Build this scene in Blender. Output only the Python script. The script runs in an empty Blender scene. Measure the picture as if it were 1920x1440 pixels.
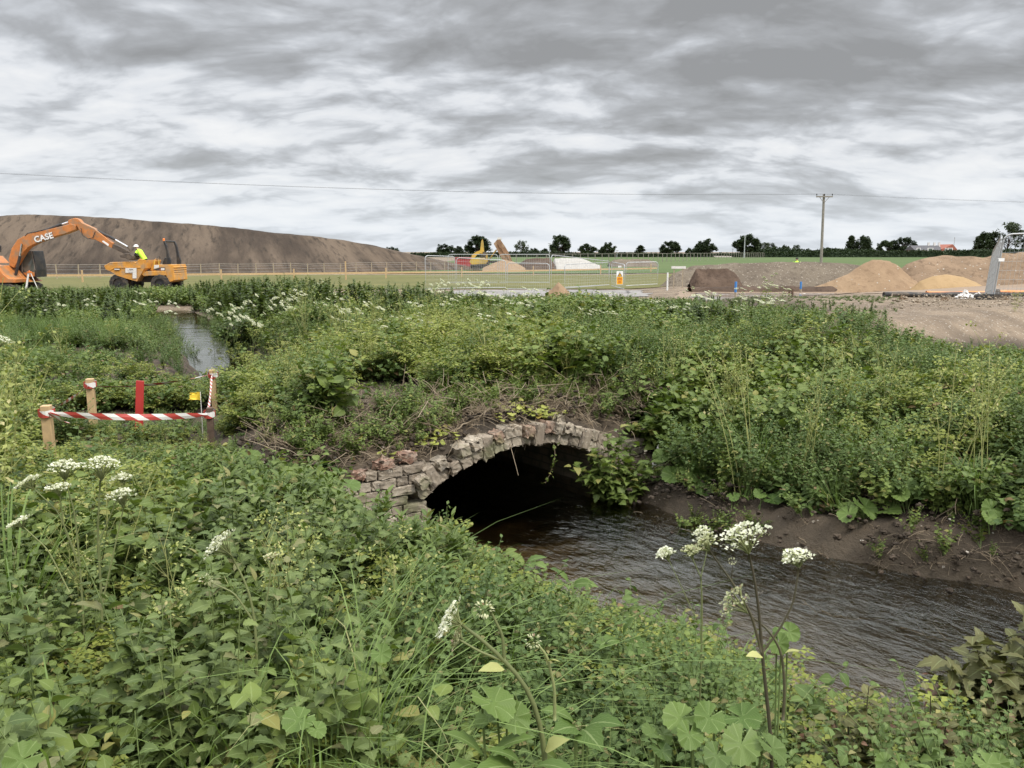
import bpy, math, random
import numpy as np
from mathutils import Vector, Matrix, Euler
from math import pi, sin, cos, atan, tan, radians as R

scene = bpy.context.scene
COL = scene.collection
rng = np.random.default_rng(7)
random.seed(7)

# ------------------------------------------------------------------ camera
EYE, FPX, HZ = 2.2, 1550.0, 472.0
PITCH = atan((720 - HZ) / FPX)
cam_d = bpy.data.cameras.new('camera')
cam = bpy.data.objects.new('camera', cam_d); COL.objects.link(cam)
cam_d.sensor_width = 36.0; cam_d.lens = 36.0 * FPX / 1920.0
cam_d.clip_start = 0.05; cam_d.clip_end = 9000
cam.location = (0, 0, EYE); cam.rotation_euler = (pi / 2 - PITCH, 0, 0)
scene.camera = cam
scene.render.resolution_x, scene.render.resolution_y = 1024, 768
scene.cycles.max_bounces = 6; scene.cycles.diffuse_bounces = 2; scene.cycles.glossy_bounces = 2
scene.cycles.transmission_bounces = 3; scene.cycles.transparent_max_bounces = 6
scene.cycles.caustics_reflective = False; scene.cycles.caustics_refractive = False
scene.view_settings.view_transform = 'Standard'; scene.view_settings.look = 'None'
scene.view_settings.exposure = 0.84; scene.view_settings.gamma = 1.0

# ------------------------------------------------------------------ node helpers
class NT:
    def __init__(s, tree): s.t = tree; s.n = tree.nodes; s.l = tree.links
    def put(s, sock, v):
        if v is None: return
        if isinstance(v, bpy.types.NodeSocket): s.l.new(v, sock)
        else:
            if sock.type == 'RGBA' and hasattr(v, '__len__') and len(v) == 3: v = (*v, 1.0)
            sock.default_value = v
    def math(s, op, a, b=None, c=None, clamp=False):
        n = s.n.new('ShaderNodeMath'); n.operation = op; n.use_clamp = clamp
        for i, v in enumerate((a, b, c)): s.put(n.inputs[i], v)
        return n.outputs[0]
    def vmath(s, op, a, b=None, c=None):
        n = s.n.new('ShaderNodeVectorMath'); n.operation = op
        if op == 'SCALE':
            s.put(n.inputs[0], a); s.put(n.inputs['Scale'], b)
        else:
            for i, v in enumerate((a, b, c)): s.put(n.inputs[i], v)
        return n.outputs[1] if op in ('LENGTH', 'DISTANCE', 'DOT_PRODUCT') else n.outputs[0]
    def xyz(s, x, y, z):
        n = s.n.new('ShaderNodeCombineXYZ')
        for i, v in enumerate((x, y, z)): s.put(n.inputs[i], v)
        return n.outputs[0]
    def sep(s, v):
        n = s.n.new('ShaderNodeSeparateXYZ'); s.put(n.inputs[0], v); return n.outputs
    def noise(s, v, scale, detail=3, rough=0.5, dist=0.0, out=0):
        n = s.n.new('ShaderNodeTexNoise'); s.put(n.inputs['Vector'], v); n.inputs['Scale'].default_value = scale
        n.inputs['Detail'].default_value = detail; n.inputs['Roughness'].default_value = rough
        n.inputs['Distortion'].default_value = dist; return n.outputs[out]
    def voro(s, v, scale, feature='F1', out='Distance', rnd=1.0):
        n = s.n.new('ShaderNodeTexVoronoi'); n.feature = feature; s.put(n.inputs['Vector'], v)
        n.inputs['Scale'].default_value = scale; n.inputs['Randomness'].default_value = rnd; return n.outputs[out]
    def ramp(s, f, stops, interp='LINEAR'):
        n = s.n.new('ShaderNodeValToRGB'); r = n.color_ramp; r.interpolation = interp; s.put(n.inputs[0], f)
        while len(r.elements) < len(stops): r.elements.new(0.5)
        for e, (p, c) in zip(r.elements, stops):
            e.position = p; e.color = (*c, 1.0) if hasattr(c, '__len__') else (c, c, c, 1.0)
        return n.outputs[0]
    def mix(s, f, a, b, mode='MIX'):
        n = s.n.new('ShaderNodeMix'); n.data_type = 'RGBA'; n.blend_type = mode
        s.put(n.inputs[0], f); s.put(n.inputs[6], a); s.put(n.inputs[7], b); return n.outputs[2]
    def maprange(s, v, a, b, c=0.0, d=1.0, smooth=True):
        n = s.n.new('ShaderNodeMapRange'); n.interpolation_type = 'SMOOTHSTEP' if smooth else 'LINEAR'
        s.put(n.inputs[0], v)
        for i, x in enumerate((a, b, c, d)): n.inputs[i + 1].default_value = x
        return n.outputs[0]
    def attr(s, name, out='Vector', kind='GEOMETRY'):
        n = s.n.new('ShaderNodeAttribute'); n.attribute_name = name; n.attribute_type = kind; return n.outputs[out]

# ------------------------------------------------------------------ sky and sun
SUN_EL, SUN_AZ = R(52), R(128)      # azimuth measured from +Y towards +X
world = bpy.data.worlds.new('World'); scene.world = world; world.use_nodes = True
def build_sky():
    t = NT(world.node_tree); t.n.clear()
    out = t.n.new('ShaderNodeOutputWorld'); bg = t.n.new('ShaderNodeBackground'); t.l.new(bg.outputs[0], out.inputs[0])
    sky = t.n.new('ShaderNodeTexSky'); sky.sky_type = 'NISHITA'; sky.sun_disc = False
    sky.sun_elevation = SUN_EL; sky.sun_rotation = SUN_AZ
    d = t.n.new('ShaderNodeTexCoord').outputs['Generated']
    x, y, z = t.sep(d)
    zc = t.math('MAXIMUM', z, 0.0); el = t.math('ARCSINE', zc)
    inv = t.math('DIVIDE', 1.0, t.math('ADD', zc, 0.235))
    qx, qy = t.math('MULTIPLY', x, inv), t.math('MULTIPLY', y, inv)
    warp = t.noise(t.xyz(qx, qy, 3.1), 1.4, 2, out=1)
    w = t.vmath('SCALE', t.vmath('SUBTRACT', warp, (0.5, 0.5, 0.5)), 0.34)
    def field(k, seed):
        v = t.vmath('ADD', t.xyz(t.math('MULTIPLY', qx, 0.80 * k), t.math('MULTIPLY', qy, 1.12 * k), seed), w)
        a = t.noise(v, 1.0, 2, 0.5)
        b = t.noise(v, 2.8, 4, 0.52)
        c = t.math('SUBTRACT', 1.0, t.math('ABSOLUTE', t.math('MULTIPLY_ADD', t.noise(v, 5.0, 5, 0.57), 2.6, -1.3)))
        s = t.math('MULTIPLY_ADD', b, 0.47, t.math('MULTIPLY', a, 0.40))
        return t.math('MULTIPLY_ADD', c, 0.115, s)
    n0, n1 = field(1.0, 9.3), field(0.965, 9.3)
    emb = t.math('SUBTRACT', n0, n1)
    # a heavy cloud bank high up, a broken lighter belt below it, thin streets of cloud towards the horizon
    bank = t.maprange(t.math('ADD', el, t.math('MULTIPLY', t.math('SUBTRACT', t.noise(t.xyz(qx, qy, 8.0), 1.1, 3), 0.5), 0.16)), 0.165, 0.235)
    bank = t.math('MULTIPLY', bank, t.maprange(el, 0.29, 0.40, 1.0, 0.0))
    dens = t.math('MULTIPLY_ADD', t.math('SUBTRACT', n0, 0.485), 1.30, 0.466)
    dens = t.math('MULTIPLY_ADD', bank, 0.105, dens)
    f = t.math('MULTIPLY_ADD', emb, 1.8, t.math('SUBTRACT', 1.0, dens))
    cl = t.ramp(f, [(0.24, (0.180, 0.182, 0.184)), (0.36, (0.245, 0.251, 0.260)), (0.44, (0.335, 0.347, 0.365)), (0.505, (0.44, 0.452, 0.470)), (0.60, (0.495, 0.50, 0.507)), (0.74, (0.54, 0.54, 0.54))])
    cl = t.mix(t.maprange(el, 0.0, 0.12, 0.5, 0.0), cl, (0.46, 0.50, 0.545))
    # overcast light: the zenith is brighter than the low sky
    zen = t.maprange(zc, 0.26, 0.62, 1.0, 3.2)
    cl = t.mix(1.0, cl, t.xyz(zen, zen, zen), 'MULTIPLY')
    skyc = t.mix(1.0, sky.outputs[0], (0.08, 0.08, 0.08), 'MULTIPLY')
    t.put(bg.inputs[0], t.mix(0.96, skyc, cl)); bg.inputs[1].default_value = 1.0
build_sky()
sun_d = bpy.data.lights.new('sun', 'SUN'); sun = bpy.data.objects.new('sun', sun_d); COL.objects.link(sun)
sun_d.energy = 1.5; sun_d.angle = R(14); sun_d.color = (1.0, 0.95, 0.86)
sd = Vector((sin(SUN_AZ) * cos(SUN_EL), cos(SUN_AZ) * cos(SUN_EL), sin(SUN_EL)))
sun.rotation_euler = sd.to_track_quat('Z', 'Y').to_euler()

# ------------------------------------------------------------------ mesh helpers
class MB:
    """collects vertices, faces, a per-vertex 'lf' vector and material indices of ONE mesh"""
    def __init__(s): s.V = []; s.F = []; s.M = []; s.L = []; s.n = 0; s.mi = 0
    def add(s, v, f, lf=None):
        v = np.asarray(v, float).reshape(-1, 3)
        if not isinstance(f, (list, tuple)) or (len(f) and not isinstance(f[0], np.ndarray)): f = [np.asarray(q) for q in f] if len(f) else []
        s.V.append(v); s.L.append(np.zeros((len(v), 3)) if lf is None else np.asarray(lf, float))
        for q in f:
            q = np.atleast_2d(q) + s.n
            s.F.append(q); s.M.append(np.full(len(q), s.mi))
        s.n += len(v); return s
    def build(s, name, mats, parent=None, smooth=False, link=True, loc=None):
        me = bpy.data.meshes.new(name)
        V = np.concatenate(s.V); L = np.concatenate(s.L)
        if loc is not None: V = V - np.asarray(loc)
        loops = np.concatenate([q.ravel() for q in s.F]).astype(np.int32)
        tot = np.concatenate([np.full(len(q), q.shape[1]) for q in s.F]).astype(np.int32)
        mi = np.concatenate(s.M).astype(np.int32)
        me.vertices.add(len(V)); me.vertices.foreach_set('co', V.astype(np.float32).ravel())
        me.loops.add(len(loops)); me.loops.foreach_set('vertex_index', loops)
        me.polygons.add(len(tot)); me.polygons.foreach_set('loop_start', np.concatenate([[0], np.cumsum(tot)[:-1]]).astype(np.int32))
        me.polygons.foreach_set('material_index', mi)
        me.polygons.foreach_set('use_smooth', np.full(len(tot), bool(smooth)))
        a = me.attributes.new('lf', 'FLOAT_VECTOR', 'POINT'); a.data.foreach_set('vector', L.astype(np.float32).ravel())
        for m in (mats if isinstance(mats, (list, tuple)) else [mats]): me.materials.append(m)
        me.update(calc_edges=True); me.validate()
        o = bpy.data.objects.new(name, me)
        if loc is not None and parent is None: o.location = loc
        if link: COL.objects.link(o)
        if parent is not None: o.parent = parent
        return o
    # primitives
    def box(s, c, size, rot=None):
        h = np.array([[x, y, z] for x in (-.5, .5) for y in (-.5, .5) for z in (-.5, .5)]) * np.asarray(size)
        if rot is not None: h = h @ np.array(Euler(rot).to_matrix()).T
        return s.add(h + np.asarray(c), [np.array([[0, 1, 3, 2], [4, 6, 7, 5], [0, 4, 5, 1], [2, 3, 7, 6], [0, 2, 6, 4], [1, 5, 7, 3]])])
    def tube(s, pts, r, n=6, caps=True, lf=None):
        P = np.asarray(pts, float); k = len(P); r = np.broadcast_to(np.asarray(r, float), (k,))
        T = np.gradient(P, axis=0); T /= np.linalg.norm(T, axis=1)[:, None] + 1e-12
        ref = np.array([0, 0, 1.0]) if abs(T[:, 2]).mean() < 0.8 else np.array([1.0, 0, 0])
        A = np.cross(T, ref); A /= np.linalg.norm(A, axis=1)[:, None] + 1e-12; B = np.cross(T, A)
        th = np.arange(n) / n * 2 * pi
        V = (P[:, None] + (A[:, None] * np.cos(th)[None, :, None] + B[:, None] * np.sin(th)[None, :, None]) * r[:, None, None]).reshape(-1, 3)
        i, j = np.meshgrid(np.arange(k - 1), np.arange(n), indexing='ij'); j2 = (j + 1) % n
        q = np.stack([i * n + j, i * n + j2, (i + 1) * n + j2, (i + 1) * n + j], -1).reshape(-1, 4)
        f = [q]
        if caps: f += [np.arange(n)[None], (np.arange(n)[::-1] + (k - 1) * n)[None]]
        return s.add(V, f, None if lf is None else np.tile(lf, (len(V), 1)))
    def prism(s, poly, y0, y1):
        """closed polygon of (x, z) extruded from y0 to y1"""
        p = np.asarray(poly, float); n = len(p)
        V = np.concatenate([np.c_[p[:, 0], np.full(n, y0), p[:, 1]], np.c_[p[:, 0], np.full(n, y1), p[:, 1]]])
        i = np.arange(n); j = (i + 1) % n
        return s.add(V, [np.stack([i, j, j + n, i + n], -1), i[::-1][None], (i + n)[None]])
    def disc(s, c, axis, r, w, n=20):
        """short cylinder"""
        c = np.asarray(c, float); a = np.asarray(axis, float); a = a / np.linalg.norm(a)
        return s.tube([c - a * w / 2, c + a * w / 2], [r, r], n)
def tag(o, label, cat, group=None, kind=None):
    if label: o['label'] = label
    if cat: o['category'] = cat
    if group: o['group'] = group
    if kind: o['kind'] = kind
    return o
def empty(name, loc, label, cat, group=None, rz=0.0):
    o = bpy.data.objects.new(name, None); COL.objects.link(o); o.location = loc; o.rotation_euler = (0, 0, rz); o.empty_display_size = 0.2
    return tag(o, label, cat, group)
def structure(o): o['kind'] = 'structure'; return o
def copy_tree(o, parent=None):
    c = o.copy(); COL.objects.link(c)
    for k in list(o.children):
        q = copy_tree(k, c); q.parent = c
    return c
def ss(a, b, x):
    t = np.clip((np.asarray(x, float) - a) / (b - a), 0, 1); return t * t * (3 - 2 * t)
def hsh(i, j, s): 
    v = np.sin(i * 127.1 + j * 311.7 + s * 74.7) * 43758.5453; return v - np.floor(v)
def vn(x, y, f=1.0, s=0):
    x = np.asarray(x, float) * f; y = np.asarray(y, float) * f; i = np.floor(x); j = np.floor(y); u = x - i; v = y - j
    u = u * u * (3 - 2 * u); v = v * v * (3 - 2 * v)
    return (hsh(i, j, s) * (1 - u) + hsh(i + 1, j, s) * u) * (1 - v) + (hsh(i, j + 1, s) * (1 - u) + hsh(i + 1, j + 1, s) * u) * v
def fbm(x, y, f=1.0, s=0, o=4):
    r = 0; a = .5
    for k in range(o): r = r + a * (vn(x, y, f * 2 ** k, s + k * 13) - .5); a *= .5
    return r
def unproj(px, py, z=0.0):
    a = PITCH + atan((py - 720) / FPX); Y = (EYE - z) / tan(a); dep = Y * cos(PITCH) + (EYE - z) * sin(PITCH)
    return (px - 960) / FPX * dep, Y
def at(px, py, Y):
    z = EYE - Y * tan(PITCH + atan((py - 720) / FPX)); dep = Y * cos(PITCH) + (EYE - z) * sin(PITCH)
    return np.array([(px - 960) / FPX * dep, Y, z])
def proj(x, y, z):
    dep = y * cos(PITCH) + (EYE - z) * sin(PITCH); up = -y * sin(PITCH) * -1 * -1
    v = (z - EYE) * cos(PITCH) + y * sin(PITCH)
    return 960 + x / dep * FPX, 720 - v / dep * FPX

# ------------------------------------------------------------------ plain materials
MATS = {}
def pmat(name, col, rough=0.6, metal=0.0, var=0.25, scale=6.0, bump=0.0, dirt=None, dirt_amt=0.0, spec=0.5):
    if name in MATS: return MATS[name]
    m = bpy.data.materials.new(name); m.use_nodes = True; t = NT(m.node_tree)
    b = m.node_tree.nodes['Principled BSDF']
    co = t.n.new('ShaderNodeTexCoord').outputs['Object']
    n = t.noise(co, scale, 5, 0.6)
    f = t.maprange(n, 0.3, 0.7, 1 - var, 1 + var, False)
    c = t.mix(1.0, col, t.xyz(f, f, f), 'MULTIPLY')
    if dirt is not None:
        c = t.mix(t.math('MULTIPLY', t.maprange(t.noise(co, scale * .6, 6, 0.65), 0.45, 0.62), dirt_amt), c, dirt)
    t.put(b.inputs['Base Color'], c); b.inputs['Metallic'].default_value = metal; b.inputs['Specular IOR Level'].default_value = spec
    t.put(b.inputs['Roughness'], t.maprange(n, 0.3, 0.7, max(rough - .1, .05), min(rough + .12, 1), False))
    if bump:
        bp = t.n.new('ShaderNodeBump'); bp.inputs['Strength'].default_value = bump; bp.inputs['Distance'].default_value = 0.03
        t.put(bp.inputs['Height'], t.noise(co, scale * 3, 6, 0.65)); t.put(b.inputs['Normal'], bp.outputs[0])
    MATS[name] = m; return m
def earth_mat(name, ca, cb, cc, scale=1.0, stone=0.0, stone_col=(.5, .45, .38), bump=0.6, streak=None):
    """bare earth, sand or gravel: three earth tones, crumbs and stones"""
    m = bpy.data.materials.new(name); m.use_nodes = True; t = NT(m.node_tree); b = m.node_tree.nodes['Principled BSDF']
    g = t.n.new('ShaderNodeNewGeometry').outputs['Position']
    if streak and streak[2] < 0: px_, py_, pz_ = t.sep(g); v = t.xyz(t.math('MULTIPLY_ADD', pz_, 1.1, t.math('MULTIPLY', px_, .8)), t.math('MULTIPLY', py_, .1), t.math('MULTIPLY', pz_, .18))
    elif streak: v = t.vmath('MULTIPLY', g, streak)
    else: v = g
    n1 = t.noise(v, 0.5 * scale, 6, 0.62); n2 = t.noise(v if streak and streak[2] < 0 else g, 3.5 * scale, 6, 0.68)
    c = t.mix(t.maprange(n1, 0.35, 0.65), ca, cb)
    c = t.mix(t.maprange(n2, 0.48, 0.72), c, cc)
    h = t.math('MULTIPLY_ADD', n2, 1.0, t.math('MULTIPLY', n1, .6))
    if stone:
        vo = t.voro(g, 9 * scale, 'F1', 'Distance'); vc = t.voro(g, 9 * scale, 'F1', 'Color')
        r = t.sep(vc)[0]
        msk = t.math('MULTIPLY', t.math('LESS_THAN', vo, t.math('MULTIPLY', r, 0.42)), t.math('GREATER_THAN', t.sep(vc)[1], 1 - stone))
        c = t.mix(msk, c, t.mix(t.sep(vc)[2], stone_col, tuple(x * .55 for x in stone_col)))
        h = t.math('MULTIPLY_ADD', msk, 0.35, h)
    t.put(b.inputs['Base Color'], c); b.inputs['Roughness'].default_value = 0.95; b.inputs['Specular IOR Level'].default_value = 0.15
    bp = t.n.new('ShaderNodeBump'); bp.inputs['Strength'].default_value = bump; bp.inputs['Distance'].default_value = 0.12 / scale
    t.put(bp.inputs['Height'], h); t.put(b.inputs['Normal'], bp.outputs[0])
    MATS[name] = m; return m

# ------------------------------------------------------------------ the lie of the land
FA = R(38); U2 = np.array([cos(FA), sin(FA)]); T2 = np.array([-sin(FA), cos(FA)]); CA = np.array([0.07, 6.93])
SPAN, ZS, RISE, RING = 0.99, 0.29, 0.27, 0.19
RAD = (SPAN ** 2 + RISE ** 2) / (2 * RISE); ZC = ZS + RISE - RAD; PHI = math.asin(SPAN / RAD)
def sd_of(x, y):
    dx, dy = np.asarray(x) - CA[0], np.asarray(y) - CA[1]
    return dx * U2[0] + dy * U2[1], dx * T2[0] + dy * T2[1]
def fp(s, d, z):
    """point from face coordinates: along the face, into the bridge, up"""
    s, d, z = np.broadcast_arrays(np.asarray(s, float), np.asarray(d, float), np.asarray(z, float))
    return np.stack([CA[0] + s * U2[0] + d * T2[0], CA[1] + s * U2[1] + d * T2[1], z], -1)
LP = np.array([fp(-SPAN, .5, 0)[:2], (-0.72, 6.31), (-0.5, 6.02), (-0.15, 5.62), (0.22, 5.2), (0.62, 4.75), (1.02, 4.3), (1.45, 3.82), (1.8, 3.47), (2.4, 3.05), (3.4, 2.5), (5, 1.2), (8, -1)])
RP = np.array([fp(SPAN, .5, 0)[:2], (0.86, 7.52), (1.12, 6.8), (1.45, 6.3), (1.88, 5.95), (2.3, 5.62), (2.67, 5.36), (3.11, 5.12), (3.6, 4.75), (5, 3.7), (9, .8)])
UP = np.array([(-4.1, 12.6), (-4.5, 13.7), (-5.1, 15.1), (-6.3, 17.6), (-7.6, 20.3), (-10.0, 25.5), (-13.0, 31.0)])
WPOLY = np.concatenate([LP, RP[::-1]])
def pdist(x, y, P):
    x = np.asarray(x, float); y = np.asarray(y, float); best = np.full(x.shape, 1e9)
    for a, b in zip(P[:-1], P[1:]):
        e = b - a; t = np.clip(((x - a[0]) * e[0] + (y - a[1]) * e[1]) / (e @ e), 0, 1)
        best = np.minimum(best, np.hypot(x - a[0] - t * e[0], y - a[1] - t * e[1]))
    return best
def inpoly(x, y, P):
    x = np.asarray(x, float); y = np.asarray(y, float); r = np.zeros(x.shape, bool)
    for a, b in zip(P, np.roll(P, -1, 0)):
        c = (a[1] > y) != (b[1] > y)
        r ^= c & (x < (b[0] - a[0]) * (y - a[1]) / (b[1] - a[1] + 1e-12) + a[0])
    return r
def Hf(x, y):
    x = np.asarray(x, float); y = np.asarray(y, float)
    s, d = sd_of(x, y)
    far = ss(15, 27, y)
    z = .38 * (1 - far) + .10 * far
    m = ss(-.5, .9, d) * (1 - ss(9.0, 15.5, d)) * np.maximum(ss(-2.9, -1.5, s) * ss(-3.1, -1.5, x), .8 * ss(6.5, 9, d) * ss(-.31, -.23, x / np.maximum(y, 1)))
    z = z + .47 * m
    rt = ss(1.5, 5, x - .12 * (y - 6))
    z = z + rt * (.16 * (1 - ss(16, 34, y)) + .18 * (1 - ss(60, 90, y)))
    z = z + (.10 * fbm(x, y, .55, 3) + .07 * fbm(x, y, 2.1, 9)) * (1 - ss(25, 60, y))
    inw = inpoly(x, y, WPOLY); dl = pdist(x, y, LP); dr = pdist(x, y, RP)
    z = z + (.085 * fbm(x, y, 5.0, 71) + .05 * fbm(x, y, 13, 73)) * ss(1.3, .3, dr) * 2.2
    dlw = dl + .10 * fbm(x, y, 1.7, 5) * 2; drw = np.maximum(dr + .10 * fbm(x, y, 2.3, 15) * 2, 0)
    front = (d < .6)
    left = dl < dr
    bankL = -.06 + (z + .06) * ss(-.05, 1.5, dlw) ** .85
    bankR = -.14 + (z + .14) * (.62 * ss(-.03, .36, drw) + .38 * ss(.2, 2.2, drw))
    bed = -.09 - .26 * ss(0, 1.3, dl)
    zw = np.where(inw, bed, np.where(left, bankL, bankR))
    wf = ss(.62, .58, d)                     # only in front of the bridge face
    z = np.where(front, zw, z)
    du = pdist(x, y, UP); hw = .48 + .2 * fbm(x, y, .8, 21)
    zu = -.22 + (z + .22) * ss(hw - .25, hw + .75, du)
    z = np.where(du < 3, np.minimum(z, zu), z)
    return z
def H1(x, y): return float(Hf(np.array([x]), np.array([y]))[0])

# ground: one sheet to the horizon, fine near the camera
def axis(lo, hi, step, lo2, hi2, step2, end0, end1, g=1.16):
    a = list(np.arange(lo, hi + 1e-6, step)); r = list(np.arange(hi + step2, hi2, step2)); l = list(np.arange(lo - step2, lo2, -step2))
    q = step2
    while (r[-1] if r else a[-1]) < end1: q *= g; r.append((r[-1] if r else a[-1]) + q)
    q = step2
    while (l[-1] if l else a[0]) > end0: q *= g; l.append((l[-1] if l else a[0]) - q)
    return np.array(l[::-1] + a + r)
def build_ground():
    X = axis(-6.5, 6.0, .085, -20, 20, .25, -3000, 3000); Y = axis(1.2, 13.5, .085, -1.5, 42, .25, -60, 4500)
    gx, gy = np.meshgrid(X, Y, indexing='ij'); z = Hf(gx, gy)
    s, d = sd_of(gx, gy)
    V = np.stack([gx, gy, z], -1).reshape(-1, 3); ny = len(Y)
    i, j = np.meshgrid(np.arange(len(X) - 1), np.arange(ny - 1), indexing='ij')
    q = np.stack([i * ny + j, (i + 1) * ny + j, (i + 1) * ny + j + 1, i * ny + j + 1], -1).reshape(-1, 4)
    cs, cd = s.ravel()[q].mean(1), d.ravel()[q].mean(1)
    q = q[~((np.abs(cs) < 1.86) & (cd > -.13) & (cd < .92))]
    px, py = proj(gx, gy, z)
    site = ss(620, 650, 1272 - py - .0 * px) * ss(1560, 1700, px + (630 - py) * 2.0) * (gy > 9)   # bare worked ground on the right
    site = np.maximum(site, ss(24, 30, gy))
    inw = inpoly(gx, gy, WPOLY)
    wet = np.where(inw, 1, ss(.5, .05, np.minimum(pdist(gx, gy, RP), pdist(gx, gy, LP))) * ss(.45, .1, z))
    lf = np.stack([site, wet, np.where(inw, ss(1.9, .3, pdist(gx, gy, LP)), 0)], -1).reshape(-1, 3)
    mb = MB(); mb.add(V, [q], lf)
    # the earth between the arch ring and the mound
    S = np.linspace(-1.98, 1.98, 100); K = np.linspace(0, 1, 26)
    ext = np.where(np.abs(S) < SPAN + .12, ZC + np.sqrt(np.maximum((RAD + RING - .03) ** 2 - S ** 2, 0)), .1)
    pier = np.where(np.abs(S) >= SPAN + .12, np.where(S < 0, .54 - .1 * ss(1.5, 1.8, -S), .36 - .2 * ss(1.4, 1.85, S)), -9)
    zb = np.maximum(ext, pier); zb = np.where(np.abs(S) < 1.1, np.maximum(zb, .25), zb)
    sg, kg = np.meshgrid(S, K, indexing='ij'); dg = .03 - .18 * ss(1.60, 1.80, np.abs(sg)) * (1 - kg) + kg * 1.12
    p = fp(sg, dg, 0); top = Hf(*fp(sg, np.maximum(dg, .8), 0)[..., :2].transpose(2, 0, 1))
    fr_ = ss(1.60, 1.80, np.abs(sg)); zb = zb[:, None] * (1 - fr_) + (Hf(*fp(sg, -.2 + 0 * sg, 0)[..., :2].transpose(2, 0, 1)) - .02) * fr_
    prof = (np.minimum(kg * 1.3, 1) ** .6) * (1 - fr_) + ss(.5, .74, dg) * fr_
    zz = zb * (1 - prof) + top * prof + (.05 * fbm(sg * 3, kg * 4, 2.2, 31) + .035 * fbm(sg * 9, kg * 9, 1.3, 37)) * np.sin(pi * np.clip(kg * 1.0, 0, 1)) * 2
    zz[:, -1] -= .02; zz = np.where(np.abs(sg) > 1.9, zz - .05, zz)
    p[..., 2] = zz; n = len(K)
    i, j = np.meshgrid(np.arange(len(S) - 1), np.arange(n - 1), indexing='ij')
    q = np.stack([i * n + j, (i + 1) * n + j, (i + 1) * n + j + 1, i * n + j + 1], -1).reshape(-1, 4)
    mb.add(p.reshape(-1, 3), [q], np.tile((0, .25, 0), (p.size // 3, 1)))
    S = np.linspace(-2.05, 2.05, 40); K = np.concatenate([[-.30, -.2, -.1], np.linspace(0, 6.7, 20)])      # bed of the brook under the arch
    sg, kg = np.meshgrid(S, K, indexing='ij'); p = fp(sg, kg, 0); p[..., 2] = Hf(*fp(sg, np.minimum(kg, -.17), 0)[..., :2].transpose(2, 0, 1)) - .012
    p[..., 2] = np.where(np.abs(sg) < SPAN + .05, np.minimum(p[..., 2], -.06 - .2 * ss(.9, .3, np.abs(sg))), p[..., 2]); p[..., 2] = np.where(kg > .3, np.minimum(p[..., 2], -.1), p[..., 2]); n = len(K)
    i, j = np.meshgrid(np.arange(len(S) - 1), np.arange(n - 1), indexing='ij')
    q = np.stack([i * n + j, (i + 1) * n + j, (i + 1) * n + j + 1, i * n + j + 1], -1).reshape(-1, 4)
    mb.add(p.reshape(-1, 3), [q], np.tile((0, 1.0, 0), (p.size // 3, 1)))
    m = bpy.data.materials.new('soil'); m.use_nodes = True; t = NT(m.node_tree); b = m.node_tree.nodes['Principled BSDF']
    g = t.n.new('ShaderNodeNewGeometry').outputs['Position']; a = t.sep(t.attr('lf'))
    n1 = t.noise(g, 1.1, 6, .6); n2 = t.noise(g, 9, 6, .7); n3 = t.noise(g, 45, 4, .7)
    dark = t.mix(t.maprange(n1, .35, .65), (.044, .034, .025), (.096, .073, .052))
    dark = t.mix(t.maprange(n2, .5, .75), dark, (.125, .090, .062))
    tan_ = t.mix(t.maprange(n1, .35, .65), (.145, .110, .078), (.245, .188, .132))
    tan_ = t.mix(t.maprange(n2, .5, .7), tan_, (.13, .10, .07))
    c = t.mix(a[0], dark, tan_)
    vo = t.voro(g, 26, 'F1', 'Distance'); vc = t.sep(t.voro(g, 26, 'F1', 'Color'))
    st = t.math('MULTIPLY', t.math('LESS_THAN', vo, t.math('MULTIPLY', vc[0], .40)), t.math('GREATER_THAN', vc[1], t.math('MULTIPLY_ADD', a[0], -.5, .93)))
    c = t.mix(st, c, t.mix(vc[2], (.26, .22, .17), (.5, .46, .40)))
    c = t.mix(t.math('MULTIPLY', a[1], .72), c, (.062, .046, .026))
    c = t.mix(t.math('MULTIPLY', a[2], t.maprange(n2, .35, .65, .55, 1.0)), c, (.34, .27, .185))  # pale silt by the left bank; painted fade imitates light lost with depth
    t.put(b.inputs['Base Color'], c); t.put(b.inputs['Roughness'], t.math('MULTIPLY_ADD', a[1], -.45, .95)); b.inputs['Specular IOR Level'].default_value = .3
    bp = t.n.new('ShaderNodeBump'); bp.inputs['Strength'].default_value = .8; bp.inputs['Distance'].default_value = .035
    t.put(bp.inputs['Height'], t.math('ADD', t.math('MULTIPLY_ADD', n3, .35, n2), t.math('MULTIPLY', st, .3))); t.put(b.inputs['Normal'], bp.outputs[0])
    MATS['soil'] = m
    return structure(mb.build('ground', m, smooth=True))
build_ground()

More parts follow.
